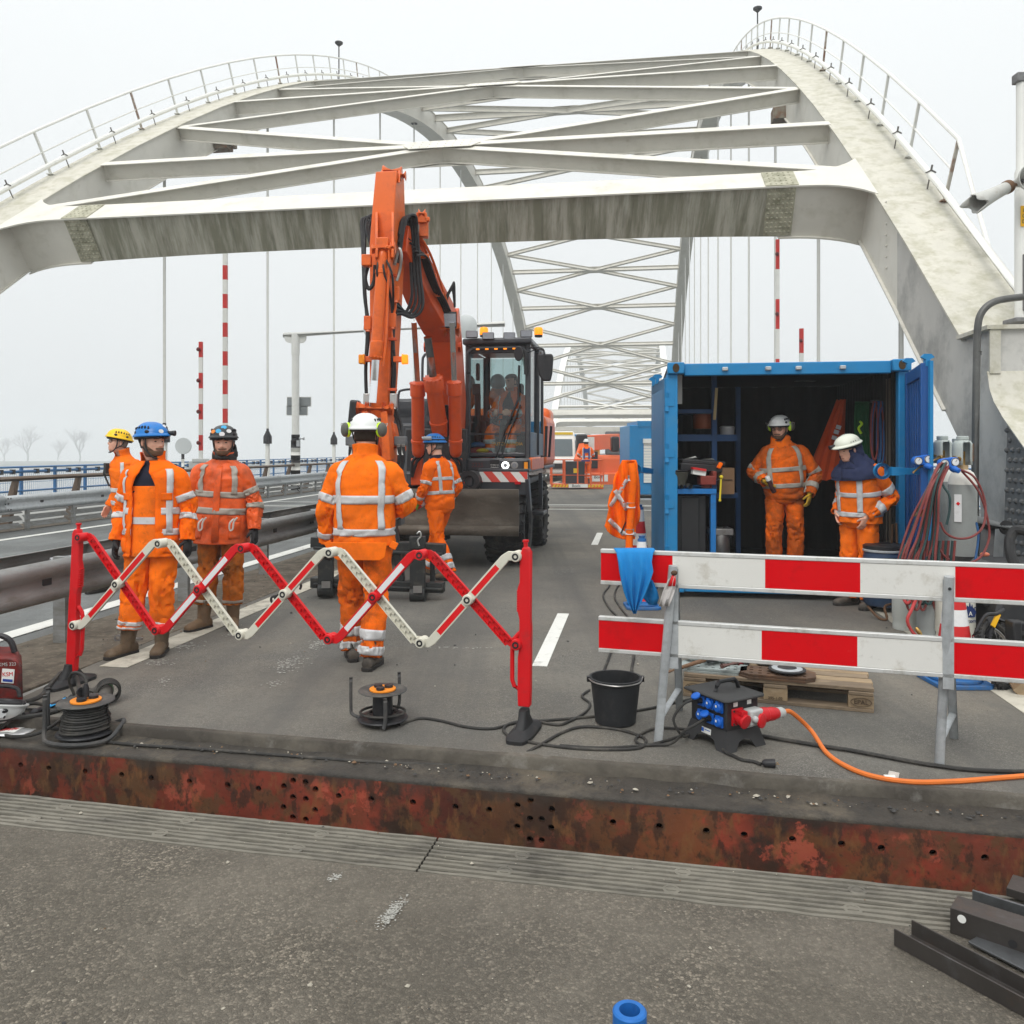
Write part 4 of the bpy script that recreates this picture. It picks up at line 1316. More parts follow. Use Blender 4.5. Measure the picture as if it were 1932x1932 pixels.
def make_hand(m, w, d, palm, sgn, curl=.5, ln=1.0, spread=.0, thumb=.4):
 """palm and five bent fingers; d points along the hand, palm is the palm's normal"""
 d = V(d).normalized(); palm = V(palm); palm = (palm - d * palm.dot(d)).normalized()
 ac = d.cross(palm) * sgn                    # towards the thumb
 w = V(w)
 k = [(w - d * .03, .031, .026), (w, .030, .022), (w + d * .035, .040, .020), (w + d * .075, .0435, .018), (w + d * .098, .041, .0145), (w + d * .106, .030, .009)]
 rows = []
 for c, rx, ry in k:
  rows.append([c + ac * cos(2 * pi * j / 14) * rx + palm * sin(2 * pi * j / 14) * ry for j in range(14)])
 m.grid(rows, True, True, True)
 for i, (o_, L) in enumerate(((.031, .064), (.0105, .074), (-.0105, .070), (-.031, .055))):
  a = w + d * (.092 - (.006 if i in (0, 3) else 0)) + ac * o_
  ang = .15
  pts = [a - d * .012]
  q = a.copy()
  c_i = curl * (1 + .12 * i)
  for f, b in ((.45, .55), (.31, .8), (.24, .6)):
   dd = d * cos(ang) + palm * sin(ang) + ac * (spread * (1.5 - i) * .12)
   pts.append(q);
   q = q + dd.normalized() * L * f * ln
   ang += b * c_i * 1.5
  pts.append(q)
  m.tube(pts, [.0105, .0108, .0100, .0094, .0065], 8)
 a = w + d * .028 + ac * .030
 t1 = (ac * .62 + d * .68 + palm * (.25 + thumb)).normalized()
 t2 = (ac * (.25 - thumb * .5) + d * .85 + palm * (.3 + thumb)).normalized()
 m.tube([a - t1 * .02, a, a + t1 * .034, a + t1 * .034 + t2 * .028, a + t1 * .034 + t2 * .040], [.014, .0145, .0125, .0105, .007], 8)
TORSO = [(.80, .222, .158), (.92, .226, .160), (1.05, .222, .154), (1.18, .222, .150), (1.30, .226, .148), (1.38, .220, .140), (1.435, .2, .118), (1.475, .142, .092), (1.505, .092, .084)]
def person(pos, yaw, label, s=1.0, cat='person', group=None, joints=None, spine=((0, 0, 0), (0, 0, 0)), torso=TORSO, jacket=HV_CLEAN, open_front=0, hb=(), vb=(), band=BAND, sleeve=1.0,
   arm_bands=(), arm_stripe=False, trousers=HV_CLEAN, trouser_bands=(.80, .9), leg_w=1.0, boots=BOOT, shaft=.30, gloves=(GLV_B, GLV_B), hand=None, head=(0, 0, 0), beard=None, hair=HAIR, glasses=False,
   helm=None, collar=True, collar_open=.5, bib=None, hood=None, hip_z=None, detail=None, seed=0, seated=False, tr_top=.99):
 root = thing('person', label, cat, pos, yaw, group)
 WMr = WM[root.name] @ M.Scale(s, 4)
 def PB(mb, name, m_, parent=None, HM=None, **kw):
  tr = WMr @ HM if HM is not None else WMr
  mb.v = [tr @ p for p in mb.v]
  return mb.build(name, m_, parent or root, **kw)
 j = dict(hipL=(.095, 0, .93), hipR=(-.095, 0, .93), kneeL=(.115, -.02, .50), kneeR=(-.115, -.02, .50), ankL=(.125, .01, .09), ankR=(-.125, .01, .09), toeL=(.25, -1), toeR=(-.25, -1),
    shL=(.185, 0, 1.372), shR=(-.185, 0, 1.372), elL=(.255, .03, 1.14), elR=(-.255, .03, 1.14), wrL=(.275, -.04, .90), wrR=(-.275, -.04, .90))
 j.update(joints or {})
 j = {k: (V(v) if len(v) == 3 else v) for k, v in j.items()}
 sp = [(.80, 0, 0), (.95, 0, 0)] + [(1.25, spine[0][0], spine[0][1]), (1.50, spine[1][0], spine[1][1])]
 def ctr(z):
  if z <= sp[0][0]:
   return V((sp[0][1], sp[0][2], z))
  for a, b in zip(sp, sp[1:]):
   if z <= b[0]:
    f = (z - a[0]) / (b[0] - a[0])
    return V((lerp(a[1], b[1], f), lerp(a[2], b[2], f), z))
  f = (z - sp[-2][0]) / (sp[-1][0] - sp[-2][0])
  return V((lerp(sp[-2][1], sp[-1][1], f), lerp(sp[-2][2], sp[-1][2], f), z))
 zo = hip_z or 0.0                            # lowers everything above the hips (sitting)
 C = lambda z: ctr(z) + V((0, 0, zo))
 hc = C(1.655) + V((0, -.018, 0)) + (detail or {}).get('head', V((0, 0, 0)))
 HM = M.Translation(hc) @ M.Rotation(head[0], 4, 'Z') @ M.Rotation(head[1], 4, 'X') @ M.Rotation(head[2], 4, 'Y')
 # ---- the body: one continuous skin from head to hands and feet
 m = MB()
 n = 44
 rows = []
 zs = [-.119, -.112, -.106, -.098, -.09, -.083, -.078, -.073, -.069, -.065, -.061, -.056, -.05, -.044, -.039, -.034, -.030, -.025, -.018, -.010, -.003, .003, .009, .016, .022, .028, .04, .055, .07, .085, .097, .108, .115, .1195]
 ths = []
 for i in range(n):
  x = -1 + 2 * i / n
  ths.append(pi * math.copysign(abs(x) ** 1.35, x))
 for z in zs:
  rows.append([HM @ hp(z, t) for t in ths])
 m.grid(rows, True, True, True)
 for sd in (1, -1):                           # ears
  R = M.Rotation(sd * .35, 3, 'Z')
  e0 = len(m.v); m.ball(V((sd * .079, .012, -.012)), (.009, .019, .032), 10, 8, R)
  m.v[e0:] = [HM @ p for p in m.v[e0:]]
 nk = C(1.44)
 m.tube([nk, lerp(nk, hc, .35) + V((0, .014, 0)), HM @ V((0, .018, -.07)), HM @ V((0, .012, -.02))], [.068, .060, .060, .045], 18)
 m.grid([[C(z) + V((cos(2 * pi * i / 20) * rx, sin(2 * pi * i / 20) * ry, 0)) for i in range(20)] for z, rx, ry in ((.86, .11, .08), (.95, .15, .10), (1.1, .14, .09), (1.3, .155, .095), (1.40, .14, .085), (1.46, .07, .06))], True, True, True)
 for q in 'LR':
  m.tube([j['sh' + q] + V((-.05 if q == 'L' else .05, 0, zo)), j['sh' + q] + V((0, 0, zo)), j['el' + q], j['wr' + q]], [.05, .05, .036, .026], 12)
  m.tube([j['hip' + q] + V((0, 0, zo + .04)), j['hip' + q] + V((0, 0, zo)), j['knee' + q], j['ank' + q] + V((0, 0, .02))], [.075, .075, .05, .035], 12)
  d = V((*j['toe' + q], 0)).normalized()
  m.tube([j['ank' + q] + V((0, 0, .0)), j['ank' + q] + d * .1 + V((0, 0, -.04))], [.035, .022], 10)
  hd = (hand or {}).get(q, {})
  dd = V(hd.get('d', (j['wr' + q] - j['el' + q])))
  if not (gloves and gloves[0 if q == 'L' else 1]):
   make_hand(m, j['wr' + q], dd, hd.get('palm', (-1, .2, 0) if q == 'L' else (1, .2, 0)), -1 if q == 'L' else 1, hd.get('curl', .5), thumb=hd.get('thumb', .3))
 body = PB(m, 'body', SKIN, recalc=True, sharp=180)
 rm = body.modifiers.new('join', 'REMESH'); rm.mode = 'VOXEL'; rm.voxel_size = .0058; rm.use_smooth_shade = True
 sm = body.modifiers.new('smooth', 'SMOOTH'); sm.factor = .4; sm.iterations = 1
 for sd in (1, -1):
  m = MB(); m.ball(hp(.002, sd * .37, -.001), (.014, .007, .0065), 8, 6, M.Rotation(sd * .37, 3, 'Z')); PB(m, 'eye', EYE, None, HM)
  m = MB(); m.tube([hp(.021, sd * .14, .001), hp(.025, sd * .32, .002), hp(.020, sd * .56, .001)], [.0035, .0055, .003], 6); PB(m, 'eyebrow', beard if beard not in (None,) else hair, None, HM)
 m = MB(); m.tube([hp(-.069, a, -.001) for a in (-.3, -.15, 0, .15, .3)], [.002, .0042, .005, .0042, .002], 6); PB(m, 'mouth', LIP, None, HM)
 if beard:
  m = MB(); rows = []
  for z in (-.117, -.108, -.098, -.086, -.078, -.07):
   lim = 1.65
   rows.append([hp(z, lim * (-1 + i / 10), .0035 + .002 * noise.noise(V((z * 90, i * .9, seed)))) for i in range(21)])
  m.grid(rows)
  for sd in (1, -1):
   m.grid([[hp(z, sd * (a0 + (1.65 - a0) * i / 6), .003) for i in range(7)] for z, a0 in ((-.07, .5), (-.055, .75), (-.035, 1.15), (-.01, 1.42))])
  m.grid([[hp(z, a, .0045) for a in (-.38, -.2, 0, .2, .38)] for z in (-.060, -.049)])
  PB(m, 'beard', beard, None, HM, solid=.004)
 if hair:
  m = MB()
  m.grid([[hp(z, 1.5 + (2 * pi - 3.0) * i / 14, .006) for i in range(15)] for z in (-.055, -.03, 0, .03, .06)])
  if not helm:
   m.grid([[hp(z, 2 * pi * i / 26, .013 + .012 * noise.noise(V((z * 40, cos(i * .24) * 4, sin(i * .24) * 4)))) for i in range(26)] for z in (.055, .07, .085, .1, .112, .1195)], True, False, True)
  PB(m, 'hair', hair, None, HM, solid=.006)
 if glasses:
  m = MB(); ml = MB()
  for sd in (1, -1):
   pts = [hp(.002 + sin(a) * .016, sd * .36 + cos(a) * .21, .012 - .006 * cos(a) * sd * sd) for a in [2 * pi * k / 14 for k in range(14)]]
   m.tube(pts, .0022, 5, closed=True)
   ml.add(pts, [tuple(range(14))])
   m.tube([hp(.006, sd * .6, .012), V((sd * .080, -.01, .008)), V((sd * .082, .02, .0))], .0022, 5)
  m.tube([hp(.006, -.12, .012), hp(.008, 0, .009), hp(.006, .12, .012)], .0022, 5)
  gs = PB(m, 'glasses', FRAME, None, HM)
  PB(ml, 'lens', LENS, gs, HM)
 # ---- clothes
 tb = [(C(z), rx, ry) for z, rx, ry in torso]
 T = Loft(tb, (0, -1, 0), .009, 8, seed + .3, .86, 1, ((1.2, .008, .9), (5, .005, .6)))
 m = MB()
 g = radians(open_front)
 if g:
  tz = T.t_of_z(1.30 + zo)
  N_ = 56
  rr = []
  for i in range(57):
   t = T.n * i / 56
   gg = g * (1 if t < tz else max(.35, 1 - .4 * (t - tz)))
   rr.append([T.S(t, gg + (2 * pi - 2 * gg) * k / N_, .012 * (math.exp(-(k / 3) ** 2) + math.exp(-((N_ - k) / 3) ** 2))) for k in range(N_ + 1)])
  m.grid(rr)
 else:
  T.mesh(m, 0, T.n, 60, 56)
 jk = PB(m, 'jacket', jacket, solid=.006)
 if bib:
  tb2 = [(C(z), rx - .018, ry - .012) for z, rx, ry in torso if z < 1.42]
  T2 = Loft(tb2, (0, -1, 0), .006, 8, seed + .9, .86, 1)
  m = MB(); zt_ = T2.t_of_z(1.31 + zo); T2.mesh(m, 0, zt_, 30, 40); bb = PB(m, 'bib', bib, solid=.004)
  m = MB(); T2.mesh(m, T2.t_of_z(1.02 + zo), T2.t_of_z(1.075 + zo), 3, 20, -.75, .75, .005); PB(m, 'reflective_band', band, bb)
  m = MB()
  tb3 = [(C(z), rx - .024, ry - .02) for z, rx, ry in torso if z > 1.0]
  T3 = Loft(tb3, (0, -1, 0), .004, 8, seed, .86, 1)
  T3.mesh(m, 0, T3.n, 30, 40); PB(m, 'shirt', NAVY)
  m = MB(); T3.mesh(m, T3.t_of_z(1.2 + zo), T3.t_of_z(1.40 + zo), 8, 3, .55, .78, .006); T3.mesh(m, T3.t_of_z(1.2 + zo), T3.t_of_z(1.40 + zo), 8, 3, -.78, -.55, .006); PB(m, 'bib_strap', bib, bb)
 for z0, z1 in hb:
  m = MB(); T.mesh(m, T.t_of_z(z0 + zo), T.t_of_z(z1 + zo), 4, 56 if not g else 50, g, 2 * pi - g + (0 if g else 0), .0055)
  PB(m, 'reflective_band', band, jk, solid=.002)
 for ud, z0, z1, wd in vb:
  m = MB()
  t0, t1 = T.t_of_z(z0 + zo), T.t_of_z(z1 + zo)
  rr = []
  for i in range(25):
   t = lerp(t0, t1, i / 24)
   _, _, rx, ry, _ = T.at(t)
   hw = wd / 2 / max(.08, (rx + ry) / 2)
   sh_ = radians(ud)
   if t > T.n - 3:                     # follow the shoulder towards the neck
    sh_ = sh_ + (radians(90 if ud > 0 and abs(ud) < 90 else (-90 if abs(ud) < 90 else ud)) - sh_) * 0
   rr.append([T.S(t, sh_ + hw * k / 2, .0075) for k in range(-2, 3)])
  m.grid(rr); PB(m, 'reflective_band', band, jk, solid=.002)
 if collar:
  Ck = [(C(1.470) + V((0, .0, 0)), .120, .092), (C(1.515) + V((0, -.004, 0)), .090, .085), (C(1.575) + V((0, -.01, 0)), .094, .092)]
  K = Loft(Ck, (0, -1, 0), .004, 10, seed + 2, .95, 1)
  m = MB(); K.mesh(m, 0, 2, 10, 36, collar_open, 2 * pi - collar_open)
  PB(m, 'collar', jacket, jk, solid=.006)
 sl = []
 for q in 'LR':
  a, e_, w_ = j['sh' + q] + V((0, 0, zo)), j['el' + q], j['wr' + q]
  inn = a + V((-.06 if q == 'L' else .06, 0, .03))
  ks = [(inn, .066 * sleeve, .080 * sleeve), (a, .079 * sleeve, .088 * sleeve), (lerp(a, e_, .5), .074 * sleeve, .076 * sleeve), (e_, .068 * sleeve, .070 * sleeve), (lerp(e_, w_, .5), .063 * sleeve, .064 * sleeve), (w_ + (w_ - e_).normalized() * .01, .052 * sleeve, .053 * sleeve)]
  fr_ = V((0, -1, 0)) if abs((e_ - a).normalized().y) < .8 else V((0, 0, 1))
  Sl = Loft(ks, fr_, .008, 11, seed + (5 if q == 'L' else 9), 1.0, -1, ((3, .016, .8), (4.6, .008, .5)))
  m = MB(); Sl.mesh(m, 0, 5, 56, 30)
  so = PB(m, 'sleeve', jacket, jk, solid=.005)
  for f0, f1 in arm_bands:
   m = MB(); Sl.mesh(m, f0, f1, 4, 30, 0, 2 * pi, .005); PB(m, 'reflective_band', band, jk, solid=.002)
  if arm_stripe:
   m = MB(); u_ = (pi / 2 if q == 'L' else -pi / 2) * -1
   Sl.mesh(m, 1, 5, 30, 3, u_ - .28, u_ + .28, .0062); PB(m, 'reflective_band', band, jk, solid=.002)
  if gloves and gloves[0 if q == 'L' else 1]:
   gm = MB()
   hd = (hand or {}).get(q, {})
   dd = V(hd.get('d', (w_ - e_)))
   make_hand(gm, w_, dd, hd.get('palm', (-1, .2, 0) if q == 'L' else (1, .2, 0)), -1 if q == 'L' else 1, hd.get('curl', .5), thumb=hd.get('thumb', .3), ln=1.06)
   cc = gm.v
   ctr_ = w_ + dd.normalized() * .06
   gm.v = [p + (p - (ctr_ + dd.normalized() * (p - ctr_).dot(dd.normalized()))) * .10 for p in cc]
   gm.tube([w_ - dd.normalized() * .05, w_ - dd.normalized() * .01], [.045, .036], 14)
   PB(gm, 'glove', gloves[0 if q == 'L' else 1], sharp=60)
 m = MB()
 pl = [(C(tr_top), .168 * leg_w, .128), (C(.93), .182 * leg_w, .138), (C(.87), .180 * leg_w, .138), (C(.81), .14 * leg_w, .115), (C(.785), .05, .05)]
 Lp = Loft(pl, (0, -1, 0), .006, 9, seed, .9, 1)
 Lp.mesh(m, 0, 4, 16, 44, cap1=True)
 tr = PB(m, 'trousers', trousers)
 for q in 'LR':
  h, k, a = j['hip' + q] + V((0, 0, zo)), j['knee' + q], j['ank' + q]
  d = (a - k).normalized()
  ks = [(h + (h - k).normalized() * .06, .085 * leg_w, .105), (h + (k - h) * .12, .102 * leg_w, .115), (lerp(h, k, .55), .093 * leg_w, .100), (k, .084 * leg_w, .086), (lerp(k, a, .5), .083 * leg_w, .084), (a - d * (shaft * .35 if shaft > .2 else -.005), .080 * leg_w, .080)]
  Lg = Loft(ks, (0, -1, 0) if not seated else (0, -.5, .8), .009, 9, seed + (3 if q == 'L' else 8), 1.0, -1, ((3, .018, .6), (4.8, .02, .6), (1, .012, .6)))
  m = MB(); Lg.mesh(m, 0, 5, 56, 34)
  PB(m, 'trouser_leg', trousers, tr, solid=.004)
  for f in trouser_bands:
   t0 = 5 * f
   m = MB(); Lg.mesh(m, t0, t0 + .30, 4, 34, 0, 2 * pi, .006); PB(m, 'reflective_band', band, tr, solid=.002)
  td = V((*j['toe' + q], 0)).normalized()
  z0 = a.z - .09
  m = MB()
  up = [(a + V((0, 0, shaft - .09)) - d * 0 + (k - a).normalized() * .0, .062, .064), (a + (k - a).normalized() * .12, .060, .062), (a + V((0, 0, .0)), .050, .056), (a + td * .02 + V((0, 0, -.045)), .047, .058)]
  Bf = Loft(up, td, .005, 16, seed + 1, 1, -1)
  Bf.mesh(m, 0, 3, 20, 26, cap1=True)
  fk = [(-.085, .05, .020, .028), (-.075, .05, .036, .042), (-.03, .052, .041, .050), (.05, .053, .045, .050), (.11, .044, .050, .042), (.155, .038, .049, .036), (.185, .033, .037, .028), (.196, .03, .015, .015)]
  sd = V((td.y, -td.x, 0)) * -1
  rr = []
  for x, z, rx, rz in fk:
   c = V((a.x, a.y, z0)) + td * x + V((0, 0, z))
   rr.append([c + sd * cos(2 * pi * i / 22) * rx + V((0, 0, max(-z + .012, sin(2 * pi * i / 22) * rz))) for i in range(22)])
  m.grid(rr, True, True, True)
  bo = PB(m, 'boot', boots, sharp=50)
  m = MB(); pts = []
  for x, wd in ((-.092, .022), (-.075, .040), (-.03, .043), (.03, .043), (.09, .052), (.14, .053), (.18, .041), (.202, .018)):
   pts.append((x, wd))
  poly = [V((a.x, a.y, z0)) + td * x + sd * wd for x, wd in pts] + [V((a.x, a.y, z0)) + td * x - sd * wd for x, wd in reversed(pts)]
  m.prism(poly, V((0, 0, .026))); PB(m, 'sole', SOLE, bo, bev=.004)
 if helm:
  helmet(PB, root, HM, **helm)
 root_info = dict(PB=PB, HM=HM, T=T, C=C, j=j, root=root, jk=jk, tr=tr, WMr=WMr)
 return root_info
# ---- 1: blue helmet, open jacket, looking to his left
A = person(G(291, 1233), radians(-6), 'bearded worker in blue helmet and open orange jacket, looking sideways', s=1.0, spine=((.0, .0), (-.005, .0)),
   torso=[(.77, .240, .172), (.90, .232, .168), (1.05, .222, .160), (1.18, .220, .155), (1.30, .224, .150), (1.38, .226, .146), (1.435, .207, .122), (1.475, .15, .098), (1.505, .10, .09)], open_front=21, bib=HV_WORN,
   hb=((.93, .985), (1.09, 1.145)), vb=((52, .95, 1.44, .055), (-52, .95, 1.44, .055)), arm_bands=((2.05, 2.45), (3.35, 3.75)), arm_stripe=True, sleeve=1.04,
   joints=dict(elL=(.268, .03, 1.13), elR=(-.268, .03, 1.13), wrL=(.29, -.03, .90), wrR=(-.275, -.05, .89), kneeL=(.08, -.03, .5), kneeR=(-.14, -.04, .5), ankL=(.045, .03, .09), ankR=(-.185, -.06, .09), toeL=(.25, -1), toeR=(-.35, -1)),
   trousers=HV_WORN, trouser_bands=(.84, .925), leg_w=1.12, boots=BOOT, shaft=.33, head=(radians(68), radians(2), 0), beard=STUBBLE, helm=dict(col=H_BLUE, lamp='l', stickers=((-.2, .3, .016, 'w'), (.35, .75, .014, 'w'))), collar_open=.85, seed=1)
# ---- 2: black helmet, red rain jacket
Bp = person(G(418, 1184), radians(-3), 'worker in black stickered helmet and dirty red-orange rain jacket facing the camera', s=1.0, spine=((.015, .0), (.03, -.02)),
   torso=[(.76, .245, .175), (.90, .240, .168), (1.05, .232, .160), (1.18, .230, .156), (1.30, .233, .152), (1.38, .226, .145), (1.435, .207, .122), (1.475, .148, .096), (1.505, .10, .09)],
   jacket=HV_RED, band=BAND_D, hb=((1.02, 1.075), (1.17, 1.225)), vb=((38, 1.2, 1.46, .05), (-38, 1.2, 1.46, .05)), arm_bands=((2.1, 2.5), (3.2, 3.6)), sleeve=1.08,
   joints=dict(elL=(.285, .02, 1.13), elR=(-.29, .02, 1.13), wrL=(.315, -.04, .89), wrR=(-.30, -.04, .89), ankL=(.10, .02, .09), ankR=(-.14, -.06, .09), toeL=(.35, -1), toeR=(-.45, -1)),
   trousers=HV_BROWN, trouser_bands=(.86,), leg_w=1.06, boots=BOOT2, shaft=.36, head=(radians(14), radians(4), 0), beard=STUBBLE,
   helm=dict(col=H_BLACK, stickers=((-.75, .5, .018, 'o'), (-.25, .55, .02, 'b'), (.05, .28, .02, 'w'), (.6, .55, .018, 'w'), (.2, .95, .02, 'b'))), collar=True, collar_open=.6, seed=2)
m = MB()
Ck = [(Bp['C'](1.49), .105, .095), (Bp['C'](1.53) + V((0, .01, 0)), .105, .11), (Bp['C'](1.585) + V((0, .03, 0)), .10, .10), (Bp['C'](1.60) + V((0, .025, 0)), .085, .085)]
Loft(Ck, (0, -1, 0), .012, 14, 4, 1, 1).mesh(m, 0, 3, 16, 36)
Bp['PB'](m, 'hood', CHAR, solid=.006)
for x in (-.085, .19):
 m = MB(); m.tube(spline([V((x, -.19, .99)), V((x - .03, -.21, .95)), V((x - .035, -.2, .89)), V((x - .01, -.2, .90)), V((x, -.2, .96)), V((x + .03, -.2, 1.0))], 4), .008, 5)
 Bp['PB'](m, 'tie_cord', mat('white cord', (.6, .58, .54), .8))
def patch(pp, name, z0, z1, u0, u1, mt, off=.010, sol=.006):
 m = MB(); T = pp['T']; T.mesh(m, T.t_of_z(z0), T.t_of_z(z1), 6, 8, u0, u1, off); pp['PB'](m, name, mt, pp['jk'], solid=sol)
for sd in (1, -1):
 patch(A, 'pocket_flap', 1.20, 1.255, *sorted((sd * .56, sd * 1.02)), HV_CLEAN); patch(A, 'pocket', .80, .91, *sorted((sd * .62, sd * 1.15)), HV_CLEAN, .008)
 patch(Bp, 'pocket_flap', .965, 1.01, *sorted((sd * .45, sd * 1.05)), HV_RED); patch(Bp, 'pocket', .80, .965, *sorted((sd * .47, sd * 1.02)), HV_RED, .007)
patch(Bp, 'front_placket', .775, 1.46, -.05, .13, HV_RED, .009)
# ---- 3: yellow helmet behind them
Yp = person(G(243, 1107), radians(-42), 'older worker in yellow helmet and glasses walking behind the two front workers', s=1.01, spine=((-.0, -.03), (.0, -.07)), hb=((.95, 1.0), (1.1, 1.15)), vb=((48, 1.1, 1.44, .05), (-48, 1.1, 1.44, .05)),
   arm_bands=((2.1, 2.5), (3.3, 3.7)), jacket=HV_WORN, trousers=HV_WORN, joints=dict(ankL=(.10, -.33, .09), ankR=(-.10, .35, .12), kneeL=(.1, -.2, .5), kneeR=(-.1, .06, .5), wrR=(-.28, -.10, .92)), gloves=None,
   head=(radians(-12), radians(-8), 0), hair=HAIR_G, glasses=True, boots=BOOT3, helm=dict(col=H_YEL, stickers=((-.3, .3, .018, 'w'), (-.2, .75, .014, 'w'))), seed=3, collar_open=.9, shaft=.2)
m = MB()
m.box(Yp['T'].S(5, -.5, .03), (.06, .04, .12)); m.tube(spline([Yp['T'].S(5.2, -.5, .03), Yp['T'].S(4.4, -.7, .05), Yp['T'].S(3.4, -.6, .03), Yp['T'].S(3, -.3, .02)], 5), .012, 6)
Yp['PB'](m, 'radio_handset', BLACK)
# ---- 4: back view, white helmet
Wp = person(G(688, 1256), radians(180 - 4), 'worker seen from behind in white helmet with ear muffs and stained jacket', s=1.03, spine=((.0, .01), (.0, -.01)),
   torso=[(.87, .218, .150), (.93, .212, .155), (1.05, .216, .158), (1.18, .220, .158), (1.30, .224, .154), (1.38, .220, .145), (1.435, .20, .124), (1.475, .148, .098), (1.505, .098, .09)],
   jacket=HV_WORN, hb=((.94, .99), (1.165, 1.22)), vb=((180 - 40, .985, 1.46, .05), (180 + 40, .985, 1.46, .05)), arm_bands=((2.3, 2.7), (4.3, 4.6)), sleeve=1.06,
   joints=dict(elL=(.265, .03, 1.13), wrL=(.295, -.06, .885), elR=(-.285, -.04, 1.15), wrR=(-.16, -.26, 1.08), ankR=(-.06, .08, .09), kneeR=(-.09, .01, .5), ankL=(.13, -.16, .09), kneeL=(.12, -.11, .5), toeR=(-.1, -1), toeL=(.35, -1)),
   trousers=HV_DIRTY, trouser_bands=(.82, .915), leg_w=1.08, boots=BOOT3, shaft=.16, gloves=(GLV_B, GLV_B), head=(0, radians(3), 0), helm=dict(col=H_WHITE, muffs='up'), collar_open=.4, seed=4)
m = MB()
m.prism([V((x, .163, z)) for x, z in ((-.185, .80), (-.15, .775), (.15, .775), (.185, .80), (.20, .90), (-.20, .90))], V((0, .008, 0)))
Wp['PB'](m, 'jacket_tail', HV_WORN, Wp['jk'], bev=.004)
m = MB()
for sd in (1, -1):
 m.box(V((sd * .232, .10, .875)), (.05, .02, .05), M.Rotation(sd * .5, 3, 'Y'))
Wp['PB'](m, 'hem_tab', HV_WORN, Wp['jk'], bev=.004)['kind'] = 'stuff'
# ---- 5: blue helmet, coverall, walking by the blade with a can
Cp = person(G(830, 1090), radians(-128), 'worker in clean orange coverall and blue goggled helmet walking past the blade', s=.99, spine=((.0, -.02), (.0, -.05)), torso=[(.86, .20, .15), (.95, .205, .158), (1.05, .202, .152), (1.18, .21, .150), (1.30, .218, .148), (1.38, .212, .138), (1.435, .195, .116), (1.475, .125, .092), (1.505, .092, .086)],
   hb=((1.04, 1.085), (1.21, 1.25)), vb=((150, 1.05, 1.45, .045), (-150, 1.05, 1.45, .045), (40, 1.05, 1.45, .045)), arm_bands=((2.4, 2.7), (4.1, 4.4)), arm_stripe=True,
   joints=dict(ankL=(.10, .26, .10), kneeL=(.10, .06, .50), ankR=(-.10, -.27, .09), kneeR=(-.1, -.17, .5), elR=(-.24, .08, 1.14), wrR=(-.22, -.08, .93), elL=(.25, -.02, 1.14), wrL=(.22, -.16, .96)), gloves=(GLV_G, GLV_G), hand=dict(L=dict(curl=1.2, thumb=.6)),
   trouser_bands=(.80, .89), boots=BOOT2, shaft=.2, head=(radians(36), radians(4), 0), glasses=True, hair=HAIR_G, helm=dict(col=H_BLUE, goggles=True), collar=False, seed=5)
m = MB(); K = Loft([(Cp['C'](1.485), .105, .088), (Cp['C'](1.53), .088, .085)], (0, -1, 0), .003); K.mesh(m, 0, 1, 4, 30); Cp['PB'](m, 'collar', NAVY, Cp['jk'], solid=.005)
# ---- 6: hoodie worker in the container
Dp = person(V((P(1480, 900, 9.45).x, 9.45, .17)), radians(-8), 'bearded worker in sooty orange hoodie standing inside the blue container', s=1.0, spine=((-.02, .0), (-.05, -.04)),
   torso=[(.86, .205, .152), (.92, .226, .172), (1.05, .242, .178), (1.18, .246, .172), (1.30, .246, .162), (1.38, .236, .150), (1.435, .20, .126), (1.475, .148, .1), (1.505, .10, .092)],
   jacket=HV_DIRTY, band=BAND_D, hb=((.98, 1.035), (1.17, 1.225)), vb=((40, .98, 1.46, .055), (-40, .98, 1.46, .055)), arm_bands=((2.5, 2.85), (4.0, 4.4)), sleeve=1.15, arm_stripe=True,
   joints=dict(elR=(-.33, .06, 1.16), wrR=(-.25, -.19, 1.06), elL=(.34, .0, 1.13), wrL=(.25, -.13, .92), ankL=(.12, .02, .09), ankR=(-.12, .02, .09)), hand=dict(R=dict(d=(.55, -.45, -.5), palm=(.5, -.1, .6), curl=1.0, thumb=.5), L=dict(d=(-.2, -.2, -1), palm=(-.9, .5, 0), curl=.6)),
   trousers=HV_DIRTY, leg_w=1.12, trouser_bands=(.90,), gloves=(GLV_Y, GLV_Y), boots=BOOT3, shaft=.18, head=(radians(-28), radians(8), 0), beard=STUBBLE, glasses=True, helm=dict(col=H_WHITE, muffs='side', stickers=((-.1, .42, .02, 'w'),)), collar=False, seed=6)
m = MB()
Loft([(Dp['C'](1.46), .14, .11), (Dp['C'](1.51) + V((0, .0, 0)), .112, .105), (Dp['C'](1.555) + V((0, .02, 0)), .105, .10), (Dp['C'](1.57) + V((0, .02, 0)), .085, .085)], (0, -1, 0), .014, 12, 4, 1, 1).mesh(m, 0, 3, 16, 40)
Dp['PB'](m, 'hood', HV_WORN, Dp['jk'], solid=.006)
